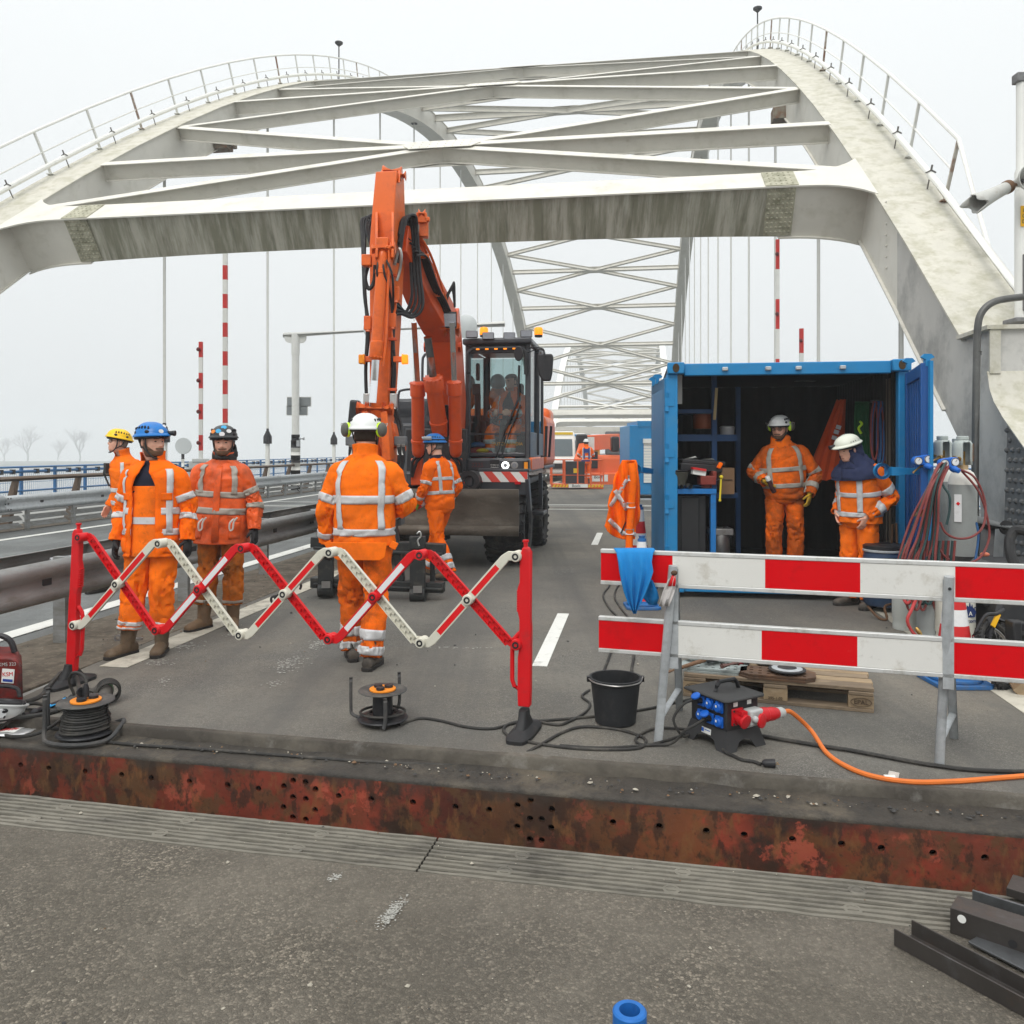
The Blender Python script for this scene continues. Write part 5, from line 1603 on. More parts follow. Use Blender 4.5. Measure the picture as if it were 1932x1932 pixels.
# ---- 7: hooded worker in front of the container
Ep = person(G(1622, 1144), radians(-60), 'worker in cream helmet and navy flame hood, hands at his pockets', s=.99, spine=((.0, -.03), (.0, -.09)), detail=dict(head=V((0, -.035, -.045))),
   torso=[(.86, .235, .175), (.93, .232, .178), (1.05, .228, .170), (1.18, .228, .160), (1.30, .230, .152), (1.38, .220, .143), (1.435, .203, .122), (1.475, .132, .1), (1.505, .10, .092)],
   jacket=HV_WORN, hb=((.93, .98), (1.13, 1.185)), vb=((30, .98, 1.36, .055), (150, .98, 1.46, .055), (-150, .98, 1.46, .055), (-30, .98, 1.36, .055)), arm_bands=((2.1, 2.5), (3.9, 4.3)), sleeve=1.05, arm_stripe=True,
   joints=dict(elL=(.25, .17, 1.12), wrL=(.17, -.11, .93), elR=(-.30, .12, 1.13), wrR=(-.2, -.1, .96), ankL=(.12, .0, .09), ankR=(-.11, .0, .09)), hand=dict(L=dict(d=(-.3, -.2, -.8)), R=dict(d=(.3, -.2, -.8))),
   trousers=HV_WORN, leg_w=1.12, trouser_bands=(), gloves=None, boots=BOOT3, shaft=.17, head=(radians(-12), radians(18), 0), helm=dict(col=H_CREAM, style='hat', lamp='r', strap=False), collar=False, seed=7)
m = MB()
hk = [(Ep['C'](1.33), .262, .200), (Ep['C'](1.40), .245, .180), (Ep['C'](1.46), .19, .15), (Ep['C'](1.52) + V((0, -.01, 0)), .125, .125), (Ep['C'](1.58) + V((0, -.02, 0)), .108, .118), (Ep['C'](1.66) + V((0, -.03, -.02)), .104, .122)]
HL = Loft(hk, (0, -1, 0), .016, 9, 3, .95, 1)
rr = []
for i in range(31):
 t = 5 * i / 30
 g = 0 if t < 3.6 else min(.75, (t - 3.6) * 1.1)
 rr.append([HL.S(t, g + (2 * pi - 2 * g) * k / 48 - .15) for k in range(49)])
m.grid(rr)
Ep['PB'](m, 'flame_hood', NAVY_HOOD, solid=.006)
def can(p, axis, body_c, cap_c, label, r=.0275, h=.19):
 a = V(axis).normalized()
 t = thing('spray_can', label, 'spray can', V(p))
 m = MB(); m.lathe([(r * .9, -h / 2), (r, -h / 2 + .006), (r, h / 2 - .04), (r * .8, h / 2 - .03)], p, a, 18); m.build('can_body', body_c, t)
 m = MB(); m.lathe([(r * .96, h / 2 - .045), (r * .96, h / 2 + .005), (r * .8, h / 2 + .012)], p, a, 18); m.build('cap', cap_c, t)
 return t
hw = Dp['WMr'] @ (Dp['j']['wrR'] + V((.055, -.085, -.035)))
can(hw, (-.38, -.12, .75), mat('dark wine can', (.05, .018, .02), .4), H_WHITE, 'dark spray can with white cap in the yellow glove of the hoodie worker')
hw = Cp['WMr'] @ (Cp['j']['wrL'] + V((-.03, -.035, -.075)))
can(hw, (.75, -.25, .45), mat('red can', (.5, .02, .03), .4), mat('silver can cap', (.6, .6, .62), .4, .2), 'red and silver can in the hand of the worker by the blade')
# ================================================================== EXCAVATOR
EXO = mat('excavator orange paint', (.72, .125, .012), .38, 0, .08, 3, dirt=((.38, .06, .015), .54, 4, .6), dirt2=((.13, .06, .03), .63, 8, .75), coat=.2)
EXO_D = mat('excavator shaded orange paint', (.60, .075, .012), .4, 0, .08, 3, dirt=((.36, .06, .02), .58, 5, .6), coat=.2)  # darker, redder copy of EXO: the boom's shade is put into the colour
EXG = mat('excavator charcoal paint', (.040, .042, .048), .38, 0, .12, 4, dirt=((.11, .10, .085), .6, 4, .5), coat=.2)
HOSE = mat('hydraulic hose', (.018, .018, .02), .5, 0, .2, 30, dirt=((.09, .085, .075), .6, 12, .5))
HYD_R = mat('hydraulic fitting steel', (.42, .42, .40), .35, .8, .1, 20)
AMBER = mat('amber lamp', (.85, .28, .01), .3)
AMBER_ON = mat('lit amber beacon', (1, .26, .008), .3, emit=1.0)
WHITE_ON = mat('lit headlamp ring', (1, .98, .9), .3, emit=4)
LAMPG = mat('lamp lens grey', (.25, .26, .28), .15, .3, .2, 60)
BLADE = mat('worn blade steel', (.105, .085, .066), .55, .35, .25, 3, dirt=((.20, .175, .14), .56, 5, .7), dirt2=((.05, .04, .032), .6, 3, .7), stretch=(.5, 1, 1.4), bump=.15, bs=30)
TYRE = mat('tyre rubber', (.022, .022, .023), .8, 0, .2, 10, dirt=((.10, .09, .075), .55, 6, .6), bump=.3, bs=60)
CABGL = glass_mat('cab glass', (.60, .71, .71), .42)
YAX = V((SB, CB, 0))
QO = V((P(822, 900, 11.6).x, 11.6, 0))
def Q(x, y, z):
 return QO + XAX * x + YAX * y + V((0, 0, z))
ex = thing('excavator', 'orange wheeled excavator with charcoal cab, raised arm and front blade', 'excavator', QO)
def tyre(parent, x0, x1, y, R_=.53, name='wheel'):
 c = Q((x0 + x1) / 2, y, R_)
 w_ = x1 - x0
 m = MB()
 prof = [(R_ * .55, -w_ / 2 + .03), (R_ * .62, -w_ / 2), (R_ * .88, -w_ / 2 - .005), (R_ * .97, -w_ / 2 + .03), (R_ * .965, 0), (R_ * .97, w_ / 2 - .03), (R_ * .88, w_ / 2 + .005), (R_ * .62, w_ / 2), (R_ * .55, w_ / 2 - .03)]
 m.lathe(prof, c, XAX, 40, caps=False)
 t = m.build(name, TYRE, parent)
 m = MB()
 for i in range(22):
  for s in (-1, 1):
   a = 2 * pi * (i + (.5 if s > 0 else 0)) / 22
   a2 = a + .16
   p0 = c + XAX * (s * (w_ / 2 - .02)) + (YAX * cos(a) + V((0, 0, sin(a)))) * (R_ * .975)
   p1 = c + XAX * (s * .02) + (YAX * cos(a2) + V((0, 0, sin(a2)))) * (R_ * .985)
   pe = c + XAX * (s * (w_ / 2 + .004)) + (YAX * cos(a - .03) + V((0, 0, sin(a - .03)))) * (R_ * .89)
   nn = (YAX * cos(a) + V((0, 0, sin(a))))
   m.bar(p0, p1, .05, .05, nn); m.bar(pe, p0, .05, .04, nn)
 m.build('tread', TYRE, t)
 m = MB()
 m.lathe([(R_ * .56, -w_ * .3), (R_ * .54, -w_ * .1), (R_ * .2, 0), (R_ * .2, w_ * .3), (R_ * .25, w_ * .32), (.02, w_ * .33)], c, XAX, 24)
 m.build('rim', EXG, t)
for y in (0.25, 2.35):
 tyre(ex, .74, 1.27, y)
 tyre(ex, -1.27, -.74, y)
 m = MB(); m.cyl(Q(-.8, y, .53), Q(.8, y, .53), .12); m.build('axle', DARK_ST, ex)
m = MB()
m.box(Q(0, 1.3, .83), (.95, 3.0, .42), RB)
m.box(Q(0, 1.3, 1.10), (2.3, 2.6, .10), RB)
m.lathe([(.55, 1.14), (.55, 1.32)], Q(0, 1.5, 0), n=28)
m.build('chassis', DARK_ST, ex, bev=.02)
m = MB()
m.box(Q(-.25, -.42, 1.19), (1.85, .5, .20), RB)
m.build('front_step', EXG, ex, bev=.03)
m = MB(); m.lathe([(.14, -.1), (.14, .1), (.075, .1), (.075, -.02), (.01, -.02)], Q(.62, -.62, 1.17), -YAX, 20); m.box(Q(.62, -.58, 1.05), (.22, .12, .16), RB); m.build('tow_eye', BLK_PLA, ex)
m = MB()
m.box(Q(1.0, -.20, 1.12), (.68, .06, .30), RB)
m.box(Q(1.0, .5, 1.30), (.70, 1.5, .05), RB)
m.bar(Q(1.32, -.2, 1.2), Q(1.34, -.1, .75), .05, .16, YAX)
m.box(Q(1.33, 1.25, .98), (.06, .06, .5), RB)
m.box(Q(1.0, 2.4, 1.30), (.70, 1.6, .05), RB)
m.box(Q(1.30, 1.3, .62), (.2, .5, .06), RB)
fd = m.build('fender', EXG, ex, bev=.012)
m = MB(); m.box(Q(1.0, -.242, 1.215), (.655, .012, .14), RB); hzp = m.build('hazard_plate', WHITE_CL, ex)
PINK = mat('salmon reflective red', (.66, .07, .05), .45, 0, .04, 10)
for k in range(-1, 4):
 x0 = .72 + k * .245
 poly = []
 for x, z in ((x0, 1.285), (x0 + .125, 1.285), (x0 + .245, 1.145), (x0 + .12, 1.145)):
  poly.append([x, z])
 def clip(pl, f, v):
  o_ = []
  for i in range(len(pl)):
   a, b = pl[i - 1], pl[i]
   ia, ib = (a[0] - v) * f >= 0, (b[0] - v) * f >= 0
   if ia != ib:
    t = (v - a[0]) / (b[0] - a[0]); o_.append([v, lerp(a[1], b[1], t)])
   if ib:
    o_.append(b)
  return o_
 poly = clip(clip(poly, 1, .675), -1, 1.325)
 if len(poly) > 2:
  m = MB(); m.prism([Q(x, -.249, z) for x, z in poly], -YAX * .002); m.build('hazard_stripe', PINK, hzp)
m = MB(); m.box(Q(1.2, -.27, 1.135), (.075, .05, .036), RB); m.build('tail_lamp', mat('red lamp', (.5, .005, .01), .25), ex)
m = MB(); m.box(Q(.53, -.68, 1.13), (.045, .02, .07), RB); m.build('reflector', PINK, ex)
m = MB()
prof = [(-.74, 1.075), (-.70, .95), (-.685, .78), (-.70, .62), (-.745, .47)]
m.grid([[Q(x, y, z) for x in (-1.28, -.4, .4, 1.28)] for y, z in prof])
bl = m.build('blade', BLADE, ex, solid=-.03, sharp=60)
m = MB(); m.grid([[Q(x, y - .012, z) for x in (-1.28, 1.28)] for y, z in ((-.752, .60), (-.762, .47))]); m.build('cutting_edge', BLADE, bl, solid=-.014)
m = MB(); m.bar(Q(-.4, -.66, .7), Q(-.4, 0, .6), .1, .2); m.bar(Q(.4, -.66, .7), Q(.4, 0, .6), .1, .2); m.box(Q(.22, -.4, .45), (.12, .2, .14), RB); m.build('blade_arm', DARK_ST, ex)
m = MB()
m.box(Q(-.82, 2.35, 1.85), (.86, 2.3, 1.05), RB)
m.box(Q(-.1, 3.0, 1.75), (.6, 1.0, .85), RB)
m.build('engine_cover', EXG, ex, bev=.05)
m = MB(); m.box(Q(0, 3.75, 1.8), (2.5, .7, 1.05), RB); m.box(Q(1.08, 2.8, 1.72), (.5, 1.5, .85), RB); m.build('counterweight', EXO, ex, bev=.12, seg=4)
m = MB(); m.box(Q(-.86, 1.1, 1.62), (.72, .55, .72), RB); m.box(Q(-.86, 1.4, 2.15), (.6, .4, .22), RB); m.build('tool_box', EXG, ex, bev=.04)
m = MB(); m.box(Q(0, 1.5, 1.36), (2.3, 2.6, .12), RB); m.build('turntable_deck', DARK_ST, ex, bev=.02)
m = MB()
for x in (0, .12):
 m.tube(spline([P(797 + x * 90, 795, 12.2), P(797 + x * 90, 690, 12.2), P(800 + x * 60, 672, 12.2), P(806, 668, 12.2), P(812 - x * 30, 676, 12.2), P(812, 715, 12.3)], 4), .02, 8)
m.tube(spline([P(752, 790, 12.4), P(752, 745, 12.4), P(760, 736, 12.4), P(785, 734, 12.6)], 4), .018, 8)
m.build('grab_rail', EXG, ex)
m = MB(); m.box(P(668, 785, 10.9), (.14, .10, .42), M.Rotation(.1, 3, 'Y')); m.build('side_mirror', BLK_PLA, ex, bev=.03, seg=3)
for u, w_ in ((745, .08), (640, 0)):
 pass
CX0, CX1, CY0, CY1, CZ0, CZ1 = .40, 1.325, .05, 1.72, 1.30, 3.12
cabt = (-.02)
m = MB()
pw = .075
for x, y, t in ((CX0, CY0, .0), (CX1, CY0, .0), (CX0, CY1, 0), (CX1, CY1, 0)):
 xx = x + (pw / 2 if x == CX0 else -pw / 2); yy = y + (pw / 2 if y == CY0 else -pw / 2)
 m.bar(Q(xx, yy, CZ0 + .12), Q(xx, yy + (.05 if y == CY0 else 0), CZ1 - .06), pw, pw, XAX)
m.bar(Q(CX1 - .03, .95, CZ0 + .2), Q(CX1 - .03, 1.0, CZ1 - .06), .06, .10, XAX)
m.box(Q((CX0 + CX1) / 2, CY0 + .04, CZ0 + .21), (CX1 - CX0 - .14, .07, .06), RB)
m.box(Q((CX0 + CX1) / 2, CY0 + .10, CZ1 - .13), (CX1 - CX0 - .14, .07, .12), RB)
m.box(Q((CX0 + CX1) / 2, CY1 - .04, 1.75), (CX1 - CX0 - .1, .05, .75), RB)
m.box(Q(CX1 - .025, (CY0 + CY1) / 2, 1.62), (.04, CY1 - CY0 - .1, .42), RB)
m.box(Q(CX0 + .025, (CY0 + CY1) / 2, 1.62), (.04, CY1 - CY0 - .1, .42), RB)
m.box(Q((CX0 + CX1) / 2, (CY0 + CY1) / 2, CZ0 + .10), (CX1 - CX0 - .02, CY1 - CY0, .10), RB)
cab = m.build('cab', EXG, ex, bev=.016)
m = MB()
m.box(Q((CX0 + CX1) / 2, (CY0 + CY1) / 2 + .02, CZ1 - .03), (CX1 - CX0 + .05, CY1 - CY0 + .12, .09), RB)
m.build('roof', EXG, cab, bev=.03, seg=3)
m = MB(); m.tube(spline([Q(CX0 + .06, CY0 - .02, 2.62), Q(CX0 + .06, CY0 - .03, 2.90), Q(CX0 + .12, CY0 - .03, 2.98), Q(CX0 + .2, CY0 - .03, 2.99), Q(CX1 - .2, CY0 - .03, 2.99), Q(CX1 - .12, CY0 - .03, 2.98), Q(CX1 - .06, CY0 - .03, 2.90), Q(CX1 - .06, CY0 - .02, 2.62)], 5), .025, 8); m.build('light_bar', BLK_PLA, cab)
m = MB()
m.grid([[Q(x, CY0 + .035 + k * .05, z) for x in (CX0 + .07, CX1 - .07)] for z, k in ((CZ0 + .24, 0), (CZ1 - .19, 1))])
m.build('windscreen', CABGL, cab)
m = MB(); m.box(Q((CX0 + CX1) / 2, CY0 + .03, 1.80), (CX1 - CX0 - .14, .03, .022), RB); m.build('windscreen_bar', EXG, cab)
for x in (CX1 - .02, CX0 + .02):
 m = MB(); m.grid([[Q(x, y, z) for y in (CY0 + .1, CY1 - .1)] for z in (1.83, CZ1 - .1)]); m.build('side_window', CABGL, cab)
m = MB(); m.grid([[Q(x, CY1 - .03, z) for x in (CX0 + .08, CX1 - .08)] for z in (2.12, CZ1 - .1)]); m.build('rear_window', CABGL, cab)
m = MB()
m.box(Q((CX0 + CX1) / 2 - .01, CY0 - .07, CZ0 + .07), (CX1 - CX0 + .05, .22, .19), RB)
sk = m.build('cab_skirt', EXG, cab, bev=.04, seg=3)
text('lettering', '2225', mat('dull red numerals', (.11, .03, .03), .5), sk, Q(.62, CY0 - .183, CZ0 + .07), .085, XAX, V((0, 0, 1)))
m = MB(); m.box(Q(.86, CY0 - .186, CZ0 + .06), (.13, .01, .17), RB); pl = m.build('name_plate', BLK_PLA, sk)
for i, s_ in enumerate(('Groeten uit', 'Ouderkerk')):
 text('lettering', s_, WHITE_CL, pl, Q(.86, CY0 - .192, CZ0 + .075 - i * .032), .024, XAX, V((0, 0, 1)))
text('lettering', 'DUTCHLANDIA', mat('gold lettering', (.38, .22, .04), .5), cab, Q(1.0, CY0 + .024, CZ0 + .36), .062, XAX, V((0, 0, 1)))
for i, x in enumerate((1.01, 1.135)):
 m = MB(); m.lathe([(.05, -.01), (.05, .012), (.03, .015)], Q(x, CY0 - .18, CZ0 + .07), -YAX, 20)
 m.build('headlamp', LAMPG, cab)
 m = MB(); m.lathe([(.05, 0), (.05, .016), (.03, .018), (.03, 0)], Q(x, CY0 - .184, CZ0 + .07), -YAX, 20, caps=False)
 m.build('lamp_ring', WHITE_ON if i == 0 else STEEL, cab)
m = MB(); m.box(Q(1.29, CY0 - .17, CZ0 + .07), (.09, .06, .12), RB); m.build('indicator_housing', BLK_PLA, cab)
m = MB(); m.box(Q(1.295, CY0 - .205, CZ0 + .07), (.05, .02, .09), RB); m.build('indicator_lamp', AMBER, cab)
m = MB(); m.box(Q(1.33, .75, CZ0 + .08), (.05, 1.5, .19), RB); m.build('side_skirt', EXO, cab, bev=.03)
for u, v_ in ((890, 631), (921, 634), (961, 634), (993, 630)):
 c = P(u, v_, 11.5)
 m = MB(); m.box(c, (.165, .07, .10)); o = m.build('work_lamp', BLK_PLA, cab, bev=.015)
 m = MB(); m.box(c + V((0, -.038, 0)), (.15, .008, .085)); m.build('lens', LAMPG, o)
for u in (913, 1016):
 c = P(u, 636, 11.8)
 m = MB(); m.lathe([(.055, 0), (.055, .03), (.048, .03)], c, n=16); o = m.build('beacon_base', BLK_PLA, cab)
 m = MB(); m.lathe([(.062, .03), (.062, .11), (.05, .135), (.01, .145)], c, n=16); m.build('beacon', AMBER_ON, o)
for i in range(5):
 c = Q(.60 + i * .128, CY0 - .055, 2.975)
 m = MB(); m.box(c, (.045, .016, .018), RB); m.build('marker_lamp', AMBER_ON, cab)
m = MB()
m.tube(spline([Q(1.31, .02, 2.98), Q(1.42, -.05, 2.98), Q(1.52, -.08, 2.95), Q(1.54, -.08, 2.86)], 5), .012, 6)
m.tube([Q(1.30, .02, 2.92), Q(1.42, -.05, 2.955), Q(1.52, -.08, 2.94)], .01, 6)
m.build('mirror_arm', BLK_PLA, cab)
m = MB()
m.prism([Q(1.54 + x, -.06, 2.74 + z) for x, z in ((-.10, .15), (.10, .15), (.115, .10), (.10, -.12), (.075, -.22), (-.03, -.22), (-.085, -.13), (-.115, .08))], -YAX * -.08)
m.build('mirror', BLK_PLA, cab, bev=.02, seg=3)
m = MB(); m.lathe([(.02, -.03), (.10, -.02), (.105, .0), (.09, .012)], Q(1.18, -.06, 2.90), V((-.3, -1, 0)), 20, sx=.62); m.build('round_mirror', BLK_PLA, cab)
m = MB()
m.tube([Q(.86, CY0 - .12, 1.44), Q(.98, CY0 - .03, 1.85), Q(1.16, CY0 + .0, 2.28), Q(1.17, CY0 + .02, 2.75)], .016, 6)
m.tube([Q(.93, CY0 - .12, 1.44), Q(1.05, CY0 - .02, 1.85), Q(1.19, CY0 + .0, 2.2)], .012, 6)
m.build('wiper', BLK_PLA, cab)
m = MB(); m.tube([P(1020, 861, 12.0), P(1036, 862, 12.0), P(1040, 804, 12.0)], .02, 6); m.tube([P(1029, 861, 12.0), P(1031, 804, 12.0)], .02, 6); m.build('step_rail', BLK_PLA, cab)
m = MB()
m.box(Q(.93, 1.05, 1.78), (.5, .5, .14), RB); m.box(Q(.93, 1.32, 2.10), (.46, .12, .62), RB); m.box(Q(.93, 1.36, 2.50), (.26, .09, .2), RB)
m.build('seat', CHAR, cab, bev=.05, seg=3)
m = MB(); m.cyl(Q(.84, .42, 1.42), Q(.86, .62, 2.0), .05); m.build('steering_column', BLK_PLA, cab)
m = MB(); c = Q(.86, .62, 2.02); ax = (YAX * -.5 + V((0, 0, .85))).normalized(); x_, y_ = frame_of(ax)
m.tube([c + x_ * cos(2 * pi * i / 24) * .17 + y_ * sin(2 * pi * i / 24) * .17 for i in range(24)], .014, 6, closed=True); m.bar(c - x_ * .16, c + x_ * .16, .03, .012, ax); m.build('steering_wheel', BLK_PLA, cab)
m = MB(); m.box(Q(.50, .5, 2.0), (.08, .1, .8), RB); m.box(Q(.50, .4, 2.45), (.12, .04, .16), RB); m.box(Q(.52, .42, 2.7), (.05, .1, .25), RB); m.box(Q(.55, .8, 1.85), (.16, .5, .3), RB); m.build('console', BLK_PLA, cab, bev=.02)
m = MB(); m.ball(Q(.54, .3, 1.53), (.16, .12, .09)); m.ball(Q(.66, .3, 1.50), (.12, .1, .08)); m.build('red_bag', mat('red cloth', (.28, .02, .015), .85, 0, .2, 12), cab)
m = MB(); m.ball(Q(.63, .2, 1.565), (.09, .07, .035)); m.build('yellow_cloth', mat('yellow cloth', (.65, .45, .02), .85, 0, .2, 20, bump=.6, bs=60), cab)
m = MB(); m.ball(Q(.52, .36, 1.64), (.12, .1, .05)); m.build('blue_cloth', mat('blue cloth', (.02, .10, .24), .85, 0, .2, 12), cab)
m = MB(); m.ball(Q(.66, 1.3, 2.62), (.12, .14, .13)); m.build('hung_helmet', MATS['grey sign back'], cab)
m = MB(); m.ball(Q(.66, 1.3, 2.38), (.14, .1, .2)); m.build('hung_jacket', HV_DIRTY, cab)
# ---- boom, arm and cylinders
def plate(poly, side, t):
 m = MB(); m.prism(poly, side * t); return m
def beam(name, pts, m_, par, up=None, bev=.012):
 """box beam through (point, width, height)"""
 m = MB(); rows = []
 for i, (p, ww, hh) in enumerate(pts):
  t = (pts[min(i + 1, len(pts) - 1)][0] - pts[max(i - 1, 0)][0]).normalized()
  x = XAX; y = t.cross(x).normalized();
  rows.append([p - x * ww / 2 - y * hh / 2, p + x * ww / 2 - y * hh / 2, p + x * ww / 2 + y * hh / 2, p - x * ww / 2 + y * hh / 2])
 m.grid(rows, True, True, True)
 return m.build(name, m_, par, bev=bev, sharp=25)
D1 = 9.0
stick = beam('arm', [(P(736, 330, D1 + .12), .235, .30), (P(734, 400, D1 + .14), .25, .42), (P(731, 470, D1 + .18), .25, .50), (P(728, 600, D1 + .16), .24, .40), (P(724, 720, D1 + .1), .22, .32), (P(721, 800, D1 + .08), .20, .24)], EXO, ex)
m = MB()
m.cyl(P(722, 324, D1 + .15), P(758, 327, D1 + .15), .075, n=18); m.cyl(P(756, 332, D1 + .1), P(766, 332, D1 + .1), .06, n=16)
for u in (719, 751):
 m.prism([P(u, v_, dd) for v_, dd in ((345, D1 - .02), (322, D1 + .05), (320, D1 + .3), (345, D1 + .35))], XAX * .025)
m.build('arm_head', EXO, stick, bev=.008)
m = MB()
for u in (708, 738):
 m.prism([P(u, v_, dd) for v_, dd in ((400, D1 - .10), (440, D1 - .20), (470, D1 - .36), (486, D1 - .36), (490, D1 - .05), (400, D1))], XAX * .03)
m.build('cylinder_bracket', EXO, stick, bev=.008)
D2 = 8.72
def cylinder(par, a, b, c, rb, rr, name='hydraulic_cylinder', m_=EXO):
 a, b, c = V(a), V(b), V(c)
 m = MB(); d = (b - a).normalized()
 L = (b - a).length
 m.lathe([(rb * .6, -.08), (rb * .9, -.05), (rb, 0), (rb, L * .12), (rb * 1.12, L * .125), (rb * 1.12, L * .16), (rb, L * .165), (rb, L - .18), (rb * 1.18, L - .17), (rb * 1.18, L - .02), (rb * 1.05, L), (rr * 1.25, L + .02)], a, d, 24)
 o = m.build(name, m_, par)
 m = MB(); m.cyl(b, c, rr, n=20); m.build('piston_rod', CHROME, o)
 m = MB()
 for i in range(12):
  x, y = frame_of(d); t = 2 * pi * i / 12
  m.lathe([(.014, 0), (.014, .018)], b - d * .02 + (x * cos(t) + y * sin(t)) * rb * 1.12, d, 6)
 m.build('bolts', m_, o)['kind'] = 'stuff'
 return o
bc = cylinder(stick, P(722, 486, D2), P(709, 676, D2), P(703, 760, D2), .062, .040)
m = MB(); m.cyl(P(702, 470, D2 - .02), P(740, 470, D2 - .02), .055, n=16); m.cyl(P(737, 468, D2 - .02), P(746, 468, D2 - .02), .07, n=16); m.box(P(692, 492, D2), (.10, .10, .12)); m.box(P(722, 462, D2), (.13, .1, .14)); m.build('cylinder_head', EXO, bc, bev=.01)
m = MB()
m.cyl(P(674, 770, D2), P(742, 773, D2), .066, n=20)
for u in (674, 690, 722, 735):
 m.cyl(P(u, 770.5, D2), P(u + 4, 770.7, D2), .075, n=20)
m.build('link_pin', EXO, stick)
m = MB()
m.bar(P(727, 775, D2), P(733, 868, D2 + .05), .07, .12, YAX, .10, .16)
m.bar(P(690, 775, D2), P(712, 868, D2 + .05), .07, .12, YAX, .10, .16)
m.bar(P(738, 800, D1 + .1), P(752, 840, D1 + .0), .08, .12, YAX)
m.cyl(P(738, 843, D1 - .05), P(766, 843, D1 - .05), .05)
m.build('tilt_link', EXO, stick, bev=.012)
m = MB(); m.bar(P(728, 810, D1 + .1), P(728, 895, D1 + .05), .22, .22, YAX); m.build('arm_end', EXO, stick, bev=.015)
for (u0, v0, u1, v1, tilt) in ((661, 832, 672, 920, 1), (752, 832, 748, 930, -1)):
 m = MB(); m.box(P(u0 + 4, v0, 8.9), (.13, .12, .10)); m.bar(P(u0 + 8, v0, 8.95), P(u1 + 6, v1 + 60, 9.0), .07, .16, YAX); m.build('coupler_arm', mat('grey cast steel', (.14, .15, .155), .55, .3, .2, 8, dirt=((.07, .065, .06), .55, 5, .6)), stick, bev=.01)
 for k in (-4, 5):
  m = MB(); m.tube(spline([P(u0 + 4 + k, v0 + 8, 8.82), P(u0 + 4 + k, v0 + 40, 8.82), P(u1 + k * 1.5 - 8 * tilt * -1, v1, 8.85), P(u1 + k, v1 + 50, 8.9)], 5), .017, 8); m.build('hose', HOSE, stick)
  m = MB(); m.cyl(P(u0 + 4 + k, v0 + 6, 8.82), P(u0 + 4 + k, v0 + 26, 8.82), .019, n=10); m.build('hose_fitting', HYD_R, stick)
def hose(par, pts, r=.02, m_=HOSE, n=6):
 m = MB(); m.tube(spline(pts, n), r, 8); return m.build('hose', m_, par)
for k, du in enumerate((0, 5, 9)):
 hose(stick, [P(708 - du * .2, 470 + du, D1), P(700 - du, 440 - du, D1 + .1), P(706 - du, 408 + du, D1 + .15), P(692 - du, 415, D1 + .15), P(688 - du * .4, 460, D1 + .1), P(688, 540 + du * 2, D1), P(693 + du * .3, 620, D1), P(690, 700, D1), P(694, 790, D1), P(699, 850, D1)], .019)
hose(stick, [P(695, 500, D2 + .1), P(689, 525, D2 + .05), P(696, 545, D2 + .05), P(706, 530, D2 + .05), P(708, 500, D2)], .021)
for k, du in enumerate((0, 6, 12, 17)):
 hose(stick, [P(752, 445 + du * 3, D1 + .1), P(758 + du * .4, 418, D1 + .15), P(766 + du, 412 - du * .3, D1 + .3), P(772 + du * .9, 440, D1 + .4), P(776 + du, 520, D1 + .4), P(777 + du * 1.2, 560 + du, D1 + .35), P(766 + du * .8, 588 + du * .6, D1 + .3), P(752 + du * .3, 575 + du, D1 + .1), P(744, 560 + du * 2, D1)], .0185)
hose(stick, [P(744, 500, D1), P(752, 470, D1 - .05), P(757, 482, D1 - .05), P(754, 510, D1), P(748, 530, D1)], .019, HYD_R)
for k, du in enumerate((0, 4)):
 hose(stick, [P(742 + du, 590, D1 - .02), P(738 + du, 640, D1 - .02), P(741 + du, 700, D1 - .02), P(739 + du, 760, D1), P(751 + du * 1.4, 800, D1), P(757 + du, 828, 8.9)], .017)
m = MB()
m.tube(spline([P(726, 470, D2 - .06), P(733, 466, D2 - .06), P(734, 500, D2 - .03), P(731, 560, D2), P(728, 640, D2), P(722, 690, D2)], 5), .014, 8)
m.tube(spline([P(745, 540, D1 - .12), P(746, 580, D1 - .1), P(738, 610, D1 - .1), P(740, 640, D1 - .1)], 5), .014, 8)
m.build('steel_pipe', EXO, stick)
for u, v_ in ((748, 555), (741, 605), (694, 610), (693, 756), (743, 756)):
 m = MB(); m.box(P(u, v_, D1 - .12), (.075, .08, .15)); m.cyl(P(u, v_ - 12, D1 - .14), P(u, v_ + 16, D1 - .14), .025); m.build('valve_block', EXO if v_ < 700 else HYD_R, stick, bev=.006)
for u, s_ in ((682, -1), (765, 1)):
 m = MB(); m.box(P(u - s_ * 12, 678, D1 - .05), (.12, .06, .06)); o = m.build('lamp_bracket', EXO, stick, bev=.006)
 m = MB(); m.box(P(u - s_ * 5, 678, D1 - .08), (.02, .08, .11)); m.box(P(u, 678, D1 - .08), (.055, .075, .10)); m.build('arm_lamp', AMBER if s_ < 0 else AMBER_ON, o, bev=.01)
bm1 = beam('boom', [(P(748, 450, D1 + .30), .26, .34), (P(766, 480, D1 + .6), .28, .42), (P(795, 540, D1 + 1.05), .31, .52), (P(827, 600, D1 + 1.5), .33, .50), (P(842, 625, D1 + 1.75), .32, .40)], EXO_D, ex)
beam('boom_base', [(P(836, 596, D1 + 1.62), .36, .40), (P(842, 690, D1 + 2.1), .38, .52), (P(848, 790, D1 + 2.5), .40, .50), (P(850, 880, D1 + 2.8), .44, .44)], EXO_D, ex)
m = MB()
for k in range(3):
 m.tube(spline([P(775 + k * 5, 425 + k * 5, D1 + .45), P(800 + k * 6, 480, D1 + .8), P(828 + k * 6, 560, D1 + 1.25), P(846 + k * 5, 612, D1 + 1.5)], 5), .016, 8)
m.build('boom_pipe', EXO, bm1)
